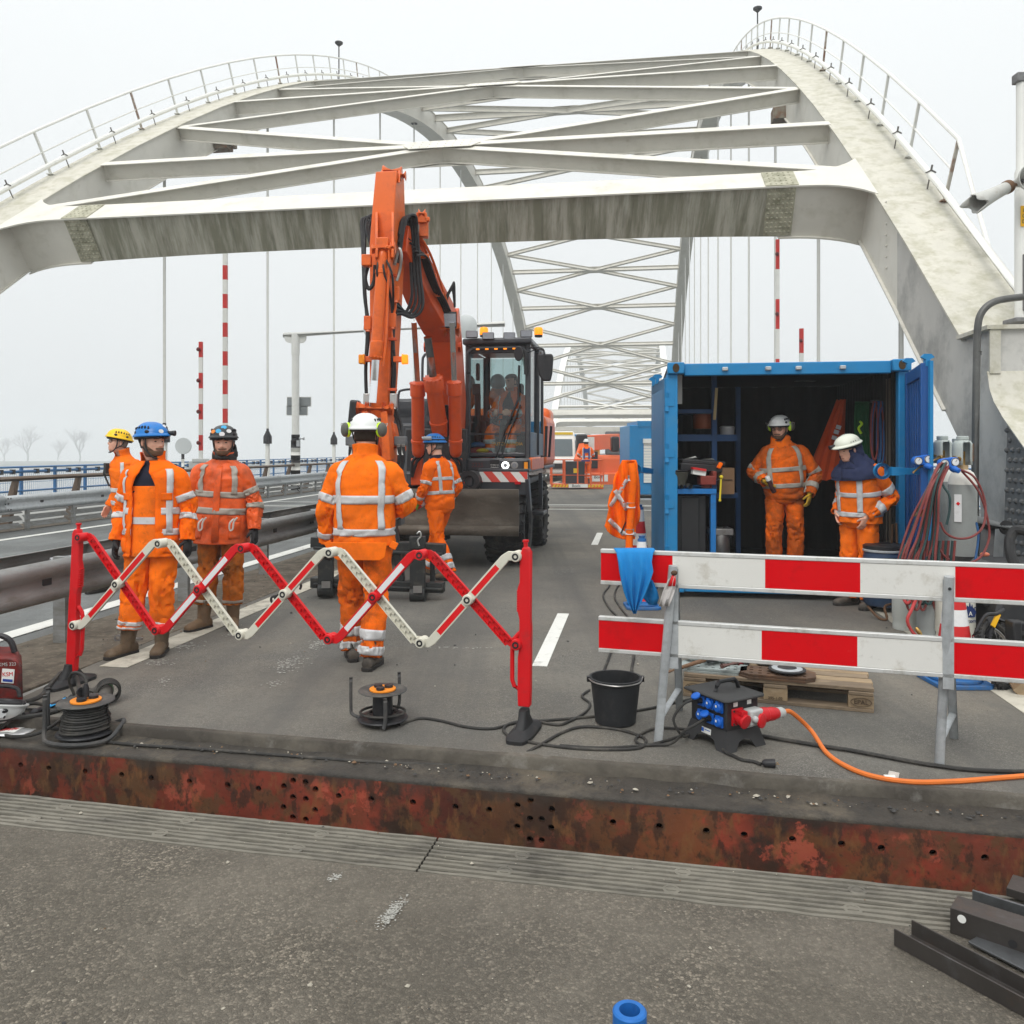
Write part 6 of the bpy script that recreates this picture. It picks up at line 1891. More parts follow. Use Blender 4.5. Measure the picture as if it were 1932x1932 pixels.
for k in range(5):
 hose(bm1, [P(770 + k * 4, 450 + k * 8, D1 + .3), P(786 + k * 5, 470 + k * 4, D1 + .6), P(806 + k * 5, 520 + k * 5, D1 + .8), P(826 + k * 4, 570, D1 + 1.15), P(838 + k * 3, 600 - k * 3, D1 + 1.3)], .013)
for f in (.25, .5, .75):
 m = MB(); m.box(lerp(P(782, 445, D1 + .42), P(838, 590, D1 + 1.25), f), (.16, .05, .05)); m.build('hose_clamp', EXO, bm1, bev=.005)
for k in range(3):
 hose(stick, [P(716 + k * 5, 486, D2 - .02), P(712 + k * 14, 520, D2 - .05), P(736 + k * 3, 560 + k * 12, D1 - .1), P(742, 640 + k * 10, D1 - .08)], .012)
for v_ in (520, 640, 735):
 m = MB(); m.box(P(741, v_, D1 - .1), (.09, .05, .03)); m.build('hose_clamp', EXO_D, stick, bev=.004)
m = MB(); m.prism([P(u, v_, d_) for u, v_, d_ in ((812, 500, D1 + 1.02), (829, 548, D1 + 1.3), (820, 560, D1 + 1.3), (803, 512, D1 + 1.02))], XAX * .012); m.build('white_decal', WHITE_CL, bm1)
m = MB(); m.cyl(P(790, 405, D1 + .5), P(803, 405, D1 + .5), .07, n=14); m.box(P(796, 412, D1 + .5), (.12, .1, .12)); m.box(P(800, 432, D1 + .55), (.1, .12, .2)); m.box(P(806, 414, D1 + .48), (.06, .06, .05)); m.build('valve_block', EXO, bm1, bev=.01)
m = MB(); m.cyl(P(838, 622, D1 + 1.4), P(866, 622, D1 + 1.4), .10, n=18); m.cyl(P(860, 620, D1 + 1.4), P(868, 620, D1 + 1.4), .08, n=18); m.build('elbow_pin', EXO, bm1)
m = MB(); m.cyl(P(800, 655, D1 + 1.9), P(870, 655, D1 + 1.9), .07, n=16); m.prism([P(u, v_, D1 + 1.85) for u, v_ in ((800, 608), (842, 608), (842, 668), (828, 676), (805, 660))], YAX * .1); m.build('cylinder_lug', EXO_D, bm1, bev=.01)
m = MB(); m.box(P(847, 604, D1 + 1.3), (.20, .08, .20)); o = m.build('boom_lamp', BLK_PLA, bm1, bev=.015)
m = MB(); m.tube([P(830, 588, D1 + 1.28), P(862, 588, D1 + 1.28), P(862, 620, D1 + 1.28), P(830, 620, D1 + 1.28)], .008, 5, closed=True); m.build('lamp_guard', EXO, o)
m = MB(); m.box(P(847, 604, D1 + 1.25), (.17, .01, .16)); m.build('lens', LAMPG, o)
for k in range(4):
 hose(bm1, [P(838 - k * 3, 585, D1 + 1.4), P(846 + k * 2, 556 - k * 5, D1 + 1.4), P(854 + k, 548 - k * 4, D1 + 1.45), P(858, 580, D1 + 1.5)], .014)
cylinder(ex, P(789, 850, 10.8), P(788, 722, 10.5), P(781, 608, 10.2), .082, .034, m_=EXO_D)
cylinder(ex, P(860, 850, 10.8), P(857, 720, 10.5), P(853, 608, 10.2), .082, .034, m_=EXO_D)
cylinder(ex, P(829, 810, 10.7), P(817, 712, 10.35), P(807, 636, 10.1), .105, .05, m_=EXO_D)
for u in (789, 859):
 s_ = 1 if u < 820 else -1
 m = MB()
 m.tube(spline([P(u - 4 * s_, 740, 10.85), P(u - 3 * s_, 775, 10.82), P(u + 4 * s_, 792, 10.82), P(u + 9 * s_, 800, 10.82), P(u + 9 * s_, 830, 10.82)], 5), .018, 8)
 m.tube(spline([P(u - 8 * s_, 850, 10.85), P(u - 10 * s_, 805, 10.82), P(u - 4 * s_, 796, 10.82), P(u + 1 * s_, 804, 10.82), P(u + 1 * s_, 830, 10.82)], 5), .018, 8)
 m.build('steel_pipe', EXO, ex)
 for k in (1, 9):
  m = MB(); m.cyl(P(u + k * s_, 822, 10.82), P(u + k * s_, 842, 10.82), .024, n=10); m.build('hose_fitting', HYD_R, ex)
  hose(ex, [P(u + k * s_, 840, 10.82), P(u + k * s_, 858, 10.82), P(u + (k - 12) * s_, 872, 10.85), P(u - 12 * s_, 900, 10.9)], .022)
 m = MB(); m.box(P(u - 2 * s_, 890, 11.0), (.15, .14, .36)); m.build('check_valve', EXO_D, ex, bev=.015)
for k in range(3):
 hose(ex, [P(828, 830, 10.7), P(822 + k * 3, 790, 10.7), P(836 + k * 3, 772 - k * 3, 10.7), P(846 + k * 2, 790, 10.8), P(846, 830, 10.9)], .02)
m = MB(); m.box(P(826, 860, 11.6), (.85, .5, .75)); m.build('boom_foot', DARK_ST, ex, bev=.02)
fk = MB()
FD = 8.85
FB = mat('scuffed black fork steel', (.026, .028, .028), .5, .2, .3, 8, dirt=((.12, .11, .09), .58, 7, .6))
fr = thing('fork_frame', 'black pallet fork frame hung on the excavator arm just above the road', 'fork frame', P(700, 1130, FD))
m = MB(); m.bar(P(589, 1098, FD + .12), P(838, 1108, FD - .08), .13, .11); m.bar(P(592, 1102, FD + .04), P(834, 1112, FD - .16), .05, .025); m.build('lower_crossbar', FB, fr, bev=.008)
m = MB(); m.bar(P(589, 1022, FD + .12), P(840, 1036, FD - .08), .12, .11); m.bar(P(592, 1034, FD + .04), P(834, 1046, FD - .16), .05, .03); m.build('upper_crossbar', FB, fr, bev=.008)
for u, vb, dd in ((615, 1127, FD), (788, 1136, FD - .15)):
 m = MB()
 a = P(u, vb, dd)
 m.bar(P(u, 1012 if u > 700 else 1040, dd), P(u, vb - 18, dd), .16, .07, V((0, 1, 0)))
 m.bar(P(u, vb - 12, dd - .02), P(u, vb - 12, dd) + V((0, 1.0, 0)), .16, .06)
 m.lathe([(.075, -.08), (.075, .08)], P(u, vb - 14, dd), (1, 0, 0), 16)
 t = m.build('fork_tine', FB, fr, bev=.006)
 m = MB(); m.box(P(u, vb - 24, dd - .09), (.09, .02, .07)); m.build('wear_plate', STEEL, t)
m = MB(); m.box(P(788, 1023, FD - .2), (.165, .10, .125)); b_ = m.build('fork_lock', FB, fr, bev=.006)
m = MB(); m.tube(spline([P(786, 1008, FD - .26), P(792, 1003, FD - .26), P(794, 1012, FD - .26), P(788, 1020, FD - .26), P(791, 1030, FD - .26)], 4), .010, 6); m.build('chain', HYD_R, b_)
m = MB(); m.bar(P(816, 1040, FD), P(816, 1100, FD), .05, .05, V((0, 1, 0))); m.bar(P(738, 960, FD), P(757, 1096, FD), .08, .12, V((0, 1, 0))); m.bar(P(672, 960, FD), P(660, 1090, FD), .08, .12, V((0, 1, 0))); m.box(P(705, 960, FD + .1), (.5, .3, .35)); m.build('mounting_plate', FB, fr, bev=.01)
m = MB(); m.lathe([(.12, -.08), (.15, -.05), (.15, .05), (.12, .08)], P(722, 905, FD + .02), (1, 0, 0), 20); m.lathe([(.1, -.1), (.1, .1)], P(745, 915, FD), (1, 0, 0), 16); m.box(P(722, 925, FD + .05), (.4, .3, .2)); m.build('quick_coupler', MATS['grey cast steel'], fr, bev=.012)
op = person(Q(.93, .98, 1.33), -PHI + radians(-14), 'excavator operator in orange jacket seated behind the cab glass', s=.98, hip_z=-.36, seated=True, jacket=HV_CLEAN, open_front=20, hb=((.95, 1.0),), vb=((45, 1.0, 1.44, .06), (-45, 1.0, 1.44, .06)), arm_bands=((2.5, 2.9), (3.9, 4.3)),
   joints=dict(kneeL=(.17, -.44, .52), kneeR=(-.17, -.44, .52), ankL=(.17, -.48, .12), ankR=(-.17, -.48, .12), elL=(.29, -.10, .80), elR=(-.29, -.10, .80), wrL=(.13, -.37, .80), wrR=(-.13, -.37, .80)), trousers=HV_CLEAN, trouser_bands=(.72, .84), gloves=None,
   hand=dict(L=dict(curl=1.1), R=dict(curl=1.1)), head=(radians(-28), radians(8), 0), hair=HAIR, helm=None, seed=9, shaft=.2, collar=True, collar_open=.7)
m = MB(); Loft([(op['C'](1.0), .19, .12), (op['C'](1.3), .2, .125), (op['C'](1.42), .17, .105), (op['C'](1.5), .085, .08)], (0, -1, 0), .003).mesh(m, 0, 3, 16, 30); op['PB'](m, 'shirt', NAVY)
# ================================================================== BLUE CONTAINER
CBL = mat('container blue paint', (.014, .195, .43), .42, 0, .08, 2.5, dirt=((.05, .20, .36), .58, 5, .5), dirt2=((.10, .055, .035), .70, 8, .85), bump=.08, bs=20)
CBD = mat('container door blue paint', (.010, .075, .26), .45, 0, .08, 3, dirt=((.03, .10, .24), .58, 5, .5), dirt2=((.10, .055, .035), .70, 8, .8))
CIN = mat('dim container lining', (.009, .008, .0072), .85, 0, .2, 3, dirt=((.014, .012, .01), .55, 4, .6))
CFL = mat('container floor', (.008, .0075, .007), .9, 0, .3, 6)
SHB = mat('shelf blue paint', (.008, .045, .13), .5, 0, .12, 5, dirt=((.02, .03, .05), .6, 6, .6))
BENCH = mat('workbench blue paint', (.012, .15, .42), .45, 0, .1, 5, dirt=((.04, .08, .14), .62, 6, .6))
CD = 8.75
cxm = 2.891
cx0, cx1, cz0, cz1, cdep = cxm - 1.232, cxm + 1.232, .06, 2.52, 3.0
CROT = M.Translation((cxm, CD, 0)) @ M.Rotation(-PHI, 4, 'Z') @ M.Translation((-cxm, -CD, 0))   # the container stands square to the bridge
def cbuild(m, *a, **k):
 m.v = [CROT @ p for p in m.v]
 return m.build(*a, **k)
ct = thing('container', 'open blue shipping container used as a tool store, doors swung wide', 'container', (cx0 / 2 + cx1 / 2, CD, .06))
m = MB()
for x in (cx0 + .055, cx1 - .055):
 m.box((x, CD + .055, (cz0 + cz1) / 2), (.11, .11, cz1 - cz0 - .24))
m.box(((cx0 + cx1) / 2, CD + .05, cz1 - .075), (cx1 - cx0 - .36, .10, .13))
m.box(((cx0 + cx1) / 2, CD + .05, cz0 + .075), (cx1 - cx0 - .36, .10, .15))
cbuild(m, 'door_frame', CBL, ct, bev=.01)
for x in (cx0 + .09, cx1 - .09):
 for z in (cz0 + .06, cz1 - .06):
  m = MB(); m.box((x, CD + .03, z), (.18, .17, .122)); o = cbuild(m, 'corner_casting', CBL, ct, bev=.012)
  m = MB(); m.lathe([(.036, 0), (.036, .004)], (x, CD - .056, z), (0, -1, 0), 14, sy=1.35); cbuild(m, 'casting_hole', mat('dark rust hole', (.05, .03, .012), .9), o)
for k in range(4):
 x = lerp(cx0, cx1, (.245, .425, .55, .73)[k])
 m = MB(); m.box((x, CD - .015, cz1 - .075), (.06, .05, .04)); cbuild(m, 'lock_keeper', GALV, ct, bev=.008)
n_ = 21
for side, x in ((-1, cx0 + .03), (1, cx1 - .03)):
 m = MB()
 rr = []
 for i in range(n_ * 4 + 1):
  y = CD + .11 + (cdep - .13) * i / (n_ * 4)
  o_ = (0, .03, .03, 0)[i % 4] * -side
  rr.append([V((x + o_, y, cz0 + .12)), V((x + o_, y, cz1 - .06))])
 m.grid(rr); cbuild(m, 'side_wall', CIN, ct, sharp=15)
 m = MB(); m.box((x + side * .027, CD + cdep / 2, (cz0 + cz1) / 2), (.01, cdep - .22, cz1 - cz0 - .2)); cbuild(m, 'outer_side', CBL, ct)
m = MB(); rr = []
for i in range(41):
 x = lerp(cx0 + .01, cx1 - .01, i / 40)
 rr.append([V((x, CD + cdep - .05 + (0, .03, .03, 0)[i % 4], cz0 + .12)), V((x, CD + cdep - .05 + (0, .03, .03, 0)[i % 4], cz1 - .06))])
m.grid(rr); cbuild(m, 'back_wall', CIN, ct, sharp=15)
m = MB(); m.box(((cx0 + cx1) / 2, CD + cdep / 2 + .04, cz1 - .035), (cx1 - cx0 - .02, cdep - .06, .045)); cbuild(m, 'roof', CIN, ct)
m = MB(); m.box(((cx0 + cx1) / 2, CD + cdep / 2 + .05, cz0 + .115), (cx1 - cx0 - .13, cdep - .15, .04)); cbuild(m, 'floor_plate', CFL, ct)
def door(name, h, e, zb, zt_, side, inner):
 """door panel from hinge h to free edge e; ribs face side"""
 h, e = V(h), V(e)
 d = (e - h).normalized(); L = (e - h).length
 nrm = V((d.y, -d.x, 0)) * side
 m = MB()
 m.prism([h + V((0, 0, zb)), e + V((0, 0, zb)), e + V((0, 0, zt_)), h + V((0, 0, zt_))], nrm * .012)
 o = m.build(name, inner, ct)
 m = MB()
 for a, b in ((0, .09), (L - .09, L)):
  m.prism([h + d * a + V((0, 0, zb)), h + d * b + V((0, 0, zb)), h + d * b + V((0, 0, zt_)), h + d * a + V((0, 0, zt_))], nrm * .06)
 for z in (zb, zt_ - .12):
  m.prism([h + d * .09 + V((0, 0, z)), h + d * (L - .09) + V((0, 0, z)), h + d * (L - .09) + V((0, 0, z + .12)), h + d * .09 + V((0, 0, z + .12))], nrm * .055)
 m.build('door_frame', inner, o, bev=.006)
 for k in range(5):
  a = .14 + (L - .3) * k / 5
  m = MB(); m.prism([h + d * a + V((0, 0, zb + .12)), h + d * (a + .09) + V((0, 0, zb + .12)), h + d * (a + .09) + V((0, 0, zt_ - .12)), h + d * a + V((0, 0, zt_ - .12))], nrm * .036)
  m.build('door_rib', inner, o, bev=.008)
 return o, d, nrm, L
hl_, hr_ = CROT @ V((cx0 - .03, CD, 0)), CROT @ V((cx1 - .0, CD - .04, 0))
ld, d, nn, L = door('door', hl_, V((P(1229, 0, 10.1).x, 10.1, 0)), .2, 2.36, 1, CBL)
h0 = hl_
m = MB()
for k in range(4):
 m.cyl(h0 + V((.025, -.01, .35 + k * .55)), h0 + V((.025, -.01, .55 + k * .55)), .022, n=10); m.box(h0 + V((.05, -.012, .45 + k * .55)), (.10, .02, .09))
m.build('hinge', CBL, ct)['kind'] = 'stuff'
for a, v_ in ((1150, 0),):
 pass
m = MB(); q = V((P(1150, 885, 8.9)))
m.bar(P(1226, 889, 9.6), P(1205, 886, 9.35), .09, .06); m.lathe([(.07, -.02), (.07, .02), (.045, .02), (.045, -.02)], P(1198, 886, 9.3), (.3, 1, 0), 18, caps=False)
m.build('door_catch', CBL, ld)
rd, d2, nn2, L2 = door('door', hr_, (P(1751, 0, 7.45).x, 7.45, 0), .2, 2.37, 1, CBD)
m = MB()
e_ = V((P(1751, 0, 7.45).x, 7.45, 0))
m.box(e_ + V((.015, -.01, 1.285)), (.03, .05, 2.2)); m.cyl(e_ + V((.05, .15, .15)), e_ + V((.05, .15, 2.45)), .018, n=8)
for dy, z in ((.0, 2.40), (.35, 2.40)):
 m.prism([e_ + V((x, dy, z + zz)) for x, zz in ((-.06, .02), (-.03, .05), (.03, .05), (.06, .02), (.02, 0), (.02, -.06), (-.02, -.06), (-.02, 0))], V((0, .03, 0)))
m.build('lock_rod', CBL, rd)
for dy, z in ((.5, 2.40), (.8, 2.40)):
 m = MB(); c = h0 + d * (L * dy)
 m.prism([c + V((x, 0, z + zz)) for x, zz in ((-.06, .02), (-.03, .05), (.03, .05), (.06, .02), (.02, 0), (.02, -.06), (-.02, -.06), (-.02, 0))], V((0, .03, 0))); m.build('lock_cam', CBL, ld)
m = MB(); m.bar(P(1752, 889, 7.75), P(1683, 889, 7.62), .10, .06); m.lathe([(.075, -.02), (.075, .02), (.048, .02), (.048, -.02)], P(1664, 889, 7.6), (0, 1, 0), 20, caps=False); m.bar(P(1676, 889, 7.61), P(1690, 889, 7.63), .11, .075)
m.build('door_catch', CBL, rd)
m = MB(); m.box(P(1276, 735, 9.5), (.13, .02, .33)); m.build('white_panel', WHITE_CL, ct)
m = MB()
for v_ in (795, 812, 850, 905):
 m.box(P(1274, v_, 9.05), (.05, .04, .05 if v_ != 850 else .16))
m.build('wall_socket', mat('beige socket', (.5, .48, .4), .5), ct)['kind'] = 'stuff'
m = MB(); m.box(P(1519, 716, 10.6), (.25, .1, .05)); m.build('ceiling_lamp', mat('dim lamp cover', (.3, .3, .28), .5), ct)
m = MB(); m.box(P(1686, 800, 9.1), (.10, .16, 1.0)); m.box(P(1690, 980, 9.1), (.14, .16, .9)); m.build('wood_post', mat('grey timber', (.13, .105, .08), .8, 0, .2, 6), ct)
# ---- things inside
def tops(name, label, cat, c, f, group=None):
 t = thing(name, label, cat, c, 0, group); f(t); return t
def bench(t):
 m = MB()
 a, b = P(1262, 926, 8.95), P(1352, 926, 8.95)
 m.box(((a.x + b.x) / 2, 9.4, 1.135), (b.x - a.x, .9, .055)); m.build('bench_top', BENCH, t, bev=.004)
 for x in (a.x + .04, b.x - .03):
  for y in (8.99, 9.8):
   m = MB(); m.box((x, y, .66), (.055, .055, .90)); m.build('leg', BENCH, t, bev=.004)
 m = MB(); m.box(((a.x + b.x) / 2, 8.99, .25), (b.x - a.x - .1, .05, .06)); m.build('lower_rail', BENCH, t)
 m = MB(); m.box(((a.x + b.x) / 2 - .01, 9.35, .70), (b.x - a.x - .16, .6, .78)); m.box(((a.x + b.x) / 2 - .01, 9.04, .70), (.20, .02, .74)); m.build('cabinet', mat('black drawer cabinet', (.02, .02, .021), .5, 0, .2, 6), t, bev=.01)
tops('workbench', 'bright blue steel workbench just inside the container doorway', 'workbench', P(1305, 1050, 9.0), bench)
def vise(t):
 c = P(1333, 906, 9.05); RV = mat('red cast vise', (.20, .035, .025), .5, .1, .2, 8)
 m = MB(); m.box(c + V((0, 0, .0)), (.17, .2, .10)); m.box(c + V((-.05, .0, .06)), (.03, .19, .06)); m.box(c + V((.07, 0, .06)), (.045, .19, .08)); m.lathe([(.06, 0), (.05, .05)], c + V((0, 0, -.085))); m.build('vise_body', RV, t, bev=.012)
 m = MB(); m.cyl(c + V((.06, 0, .0)), c + V((.16, 0, .0)), .02); m.build('spindle', STEEL, t)
 m = MB(); m.cyl(c + V((.155, -.02, .03)), c + V((.14, -.02, -.22)), .010); m.ball(c + V((.156, -.02, .035)), .022); m.ball(c + V((.14, -.02, -.22)), .016); m.build('handle_bar', mat('yellow handle', (.7, .55, .03), .5), t)
tops('bench_vise', 'red bench vise with yellow handle bar on the blue workbench', 'vise', P(1333, 922, 9.05), vise)
def tbox(t):
 m = MB(); m.box(P(1318, 882, 9.2), (.46, .3, .085), M.Rotation(.06, 3, 'Y')); m.box(P(1322, 872, 9.2), (.47, .3, .05), M.Rotation(.06, 3, 'Y')); m.build('case_body', BLK_PLA, t, bev=.012)
 m = MB(); m.box(P(1355, 878, 9.1), (.04, .2, .07), M.Rotation(.5, 3, 'Y')); m.build('case_latch', HV_CLEAN, t, bev=.01)
 m = MB(); m.add([P(1290, 866, 9.15), P(1312, 861, 9.2), P(1318, 867, 9.1), P(1345, 866, 9.1), P(1350, 870, 9.2), P(1300, 869, 9.3)], [(0, 1, 2), (2, 3, 4), (0, 2, 5)]); m.build('papers', WHITE_CL, t, solid=.004)
tops('tool_case', 'black tool case with loose papers on it above the bench vise', 'tool case', P(1318, 890, 9.2), tbox)
m = MB(); m.box(P(1318, 890, 9.0), (.14, .1, .07), M.Rotation(.15, 3, 'Y')); t = thing('small_carton', 'small red and white carton lying on the tools at the bench', 'carton', P(1318, 896, 9.0)); m.build('carton_body', WHITE_CL, t)
m = MB(); m.box(P(1318, 885, 8.98), (.145, .108, .025), M.Rotation(.15, 3, 'Y')); m.build('carton_lid', mat('red carton', (.5, .02, .02), .6), t)
m = MB(); m.box(P(1369, 907, 9.6), (.15, .2, .30)); t = thing('cardboard_box', 'brown cardboard box on the shelf beside the workbench', 'box', P(1369, 932, 9.6)); m.build('box_body', mat('cardboard', (.22, .13, .07), .85, 0, .1, 6), t)
m = MB(); m.box(P(1369, 905, 9.49), (.15, .004, .01)); m.build('box_seam', mat('dark seam', (.08, .05, .03), .8), t)
m = MB(); c = P(1281, 900, 9.0); m.lathe([(.07, -.09), (.09, -.02), (.105, .05), (.10, .055), (.085, -.01)], c, n=18, sy=.9); t = thing('welding_visor', 'dark dusty welding visor on the left end of the workbench', 'visor', P(1281, 915, 9.0)); m.build('visor_shell', mat('dusty black', (.045, .045, .035), .7, 0, .3, 9), t)
m = MB(); m.tube(spline([c + V((-.09, 0, .05)), c + V((-.02, -.09, .07)), c + V((.09, 0, .06))], 5), .012, 6); m.build('head_band', BLK_PLA, t)
m = MB()
for k in range(5):
 m.box(P(1266 + k * 2.4, 902 + (k % 2) * 3, 8.97), (.010, .012, .10), M.Rotation(.12 * (k - 2), 3, 'Y'))
t = thing('marker_pot', 'pot of pale marker sticks at the front corner of the workbench', 'pot', P(1270, 920, 8.97)); m.build('marker', mat('pale sticks', (.55, .45, .36), .7), t)['kind'] = 'stuff'
m = MB(); m.lathe([(.04, 0), (.045, .07)], P(1271, 921, 8.97) + V((0, 0, 0))); m.build('pot', BLK_PLA, t)
for i, (u, r) in enumerate(((1283, .022), (1300, .026))):
 m = MB(); m.lathe([(r, -.08), (r, .08), (r * .8, .08), (r * .8, -.08)], P(u, 917, 8.97), (0, 1, 0), 16, caps=False); m.build('pipe_offcut', STEEL, None, label=('short steel pipe offcut at the workbench left corner', 'short wider steel pipe offcut beside the vise')[i], cat='pipe')
def shelf(t):
 for u, v0, v1, dd in ((1347, 700, 1045, 9.6), (1392, 730, 1045, 10.2), (1272, 720, 1000, 9.9)):
  m = MB(); a, b = P(u, v0, dd), P(u, v1, dd); m.bar(a, b, .055, .055, V((0, 1, 0))); m.build('upright', SHB, t)
 for v_, u0, u1, h_ in ((826, 1262, 1392, .075), (776, 1268, 1346, .045), (935, 1350, 1392, .06)):
  m = MB(); a, b = P(u0, v_, 9.58), P(u1, v_, 9.58); m.box((a + b) / 2 + V((0, .25, 0)), (b.x - a.x, .5, h_)); m.build('shelf_beam', SHB, t)
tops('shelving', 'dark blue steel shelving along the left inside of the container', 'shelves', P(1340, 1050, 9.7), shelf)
m = MB(); m.lathe([(.115, 0), (.12, .02), (.12, .20), (.115, .215)], P(1327, 809, 9.8), n=22); t = thing('paint_drum', 'orange drum on the shelf above the tool case', 'drum', P(1327, 809, 9.8)); m.build('drum_body', mat('dull orange drum', (.22, .05, .012), .5), t)
m = MB(); m.lathe([(.124, .17), (.124, .185)], P(1327, 809, 9.8), n=22); m.build('drum_band', STEEL, t)
m = MB(); m.lathe([(.08, 0), (.085, .09), (.07, .10)], P(1372, 820, 9.7), n=18); t = thing('white_pot', 'grey white pot on the shelf left of the hoodie worker', 'pot', P(1372, 820, 9.7)); m.build('pot_body', mat('grey pot', (.25, .25, .25), .5), t)
m = MB(); m.lathe([(.087, .075), (.087, .085)], P(1372, 820, 9.7), n=18); m.build('pot_rim', STEEL, t)
m = MB(); m.bar(P(1352, 732, 9.5), P(1348, 792, 9.5), .03, .012, V((0, 1, 0))); t = thing('wooden_rule', 'pale wooden rule hung on the shelf upright', 'ruler', P(1348, 792, 9.5)); m.build('rule_blade', mat('pale wood', (.4, .3, .15), .7), t)
m = MB(); m.lathe([(.11, 0), (.12, .02), (.12, .26), (.10, .30)], P(1357, 1045, 9.6), n=20); m.box(P(1358, 1002, 9.6), (.26, .24, .08)); t = thing('site_vacuum', 'grey canister vacuum on the container floor behind the bench', 'vacuum', P(1357, 1048, 9.6)); m.build('canister', STEEL, t, bev=.01)
m = MB(); m.tube(spline([P(1365, 995, 9.5), P(1380, 1000, 9.5), P(1378, 1015, 9.5)], 5), .015, 6); m.build('vacuum_hose', BLK_PLA, t)
RHOSE = mat('red gas hose', (.20, .042, .038), .6, 0, .12, 12, dirt=((.10, .035, .033), .55, 9, .7))
BHOSE = mat('blue gas hose', (.02, .085, .22), .55, 0, .12, 12)
GHOSE = mat('dark green gas hose', (.022, .055, .055), .55, 0, .15, 12)
GRN = mat('green lifting strap', (.012, .09, .03), .8, 0, .2, 12)
t = thing('hose_coil', 'hanging coil of red and blue hose on the container right wall', 'hose', P(1664, 800, 9.3))
for k in range(9):
 m = MB(); u = 1650 + k * 3.8; w_ = 6 + (k % 3) * 2; lo = 868 + (k * 37 % 25)
 m.tube(spline([P(u - w_ * .3, 757 + k % 3, 9.3), P(u - w_, 790, 9.28), P(u - w_ * 1.1, lo - 25, 9.26), P(u, lo, 9.24), P(u + w_, lo - 25, 9.24), P(u + w_ * .9, 790, 9.28), P(u + w_ * .3, 757, 9.3)], 5), .0105, 7)
 m.build('hose_loop', (RHOSE, BHOSE)[k % 2], t)
m = MB(); m.box(P(1664, 757, 9.36), (.22, .1, .03)); m.build('hose_hook', DARK_ST, t)
t = thing('lifting_straps', 'green lifting straps hanging on the container right wall', 'straps', P(1630, 800, 9.5))
for k in range(5):
 m = MB(); u = 1616 + k * 5.5; m.tube(spline([P(u, 758, 9.5), P(u - 2, 800, 9.48), P(u + 2, 850, 9.47), P(u, 885 + k * 4, 9.47)], 5), .018, 6); m.build('strap', GRN, t)
m = MB(); m.tube(spline([P(1622, 795, 9.43), P(1626, 800, 9.43), P(1620, 808, 9.43), P(1625, 818, 9.43)], 4), .014, 6); m.build('strap_tag', LIME, t)
def hung_jacket(t, pts_u, d, mt, bandspec=True):
 pass
m = MB()
rows = []
for i in range(14):
 k = i / 13
 cu, cv = lerp(1587, 1555, k), lerp(755, 905, k); hw = lerp(8, 30, min(1, k * 1.3));
 rows.append([P(cu + cos(2 * pi * j / 24) * hw, cv, 9.7) + V((0, sin(2 * pi * j / 24) * (.07 + .02 * sin(j * 3)), .012 * sin(j * 2.1 + k * 5))) for j in range(24)])
m.grid(rows, True, True, False)
t = thing('hanging_jacket', 'limp orange jacket hanging inside the dark container', 'jacket', P(1570, 905, 9.7)); o = m.build('jacket_body', mat('dim orange cloth', (.50, .06, .008), .85, 0, .1, 6, bump=.4, bs=60), t)
for k, (u, v_) in enumerate(((1582, 806), (1578, 815), (1574, 826))):
 m = MB(); m.box(P(u, v_, 9.59), (.055, .01, .045), M.Rotation(.3, 3, 'Y')); m.build('reflective_patch', BAND, o)
# ---- orange jacket hung on the left door catch
t = thing('hanging_jacket', 'bright orange work jacket with silver tape hung on the container left door', 'jacket', P(1180, 1020, 9.2))
def jk(u, v_):                                  # cloth falls in folds
 d = 9.15 + .05 * sin(u * .22 + v_ * .01) + .03 * sin(u * .45 - v_ * .03)
 return P(u, v_, d)
outl = [(868, 1174, 1197), (880, 1168, 1202), (900, 1162, 1206), (920, 1157, 1208), (940, 1152, 1208), (960, 1148, 1206), (980, 1144, 1204), (992, 1141, 1200), (1003, 1146, 1200), (1012, 1160, 1199), (1019, 1177, 1198)]
def jrows(extra=0.0, sub=4):
 rr = []
 for (v0, a0, b0), (v1, a1, b1) in zip(outl, outl[1:]):
  for s_ in range(sub):
   f = s_ / sub; v_ = lerp(v0, v1, f); a = lerp(a0, a1, f); b = lerp(b0, b1, f)
   rr.append([jk(lerp(a, b, j / 24), v_) + V((0, -extra, 0)) for j in range(25)] )
 return rr
m = MB(); m.grid(jrows()); o = m.build('jacket_body', HV_CLEAN, t, solid=.02, sharp=60)
def tape(a, b, w_, par, n=10):
 m = MB(); dx, dy = b[0] - a[0], b[1] - a[1]; ln = math.hypot(dx, dy); nx, ny = -dy / ln * w_ / 2, dx / ln * w_ / 2
 m.grid([[jk(lerp(a[0], b[0], i / n) + nx * s_, lerp(a[1], b[1], i / n) + ny * s_) + V((0, -.012, 0)) for s_ in (-1, 0, 1)] for i in range(n + 1)])
 return m.build('reflective_band', BAND, par, solid=.003)
tape((1152, 955), (1183, 905), 7, o); tape((1160, 925), (1183, 962), 8, o); tape((1149, 980), (1177, 1008), 8, o); tape((1178, 1006), (1199, 1008), 8, o)
m = MB(); m.tube(spline([P(1190, 872, 9.0), P(1195, 900, 8.98), P(1192, 950, 9.02), P(1188, 1000, 9.04), P(1187, 1036, 9.05)], 6), [.045] * 6 + [.04] * 19, 12); s2 = m.build('sleeve', HV_CLEAN, o)
for v_ in (902, 953, 1003):
 m = MB(); m.cyl(P(1193 - (v_ - 902) * .05, v_ - 5, 9.0 + (v_ - 902) * .0004), P(1193 - (v_ - 902) * .05, v_ + 5, 9.0 + (v_ - 902) * .0004), .049, n=14); m.build('reflective_band', BAND, s2) if False else m.build('reflective_band', BAND, o)
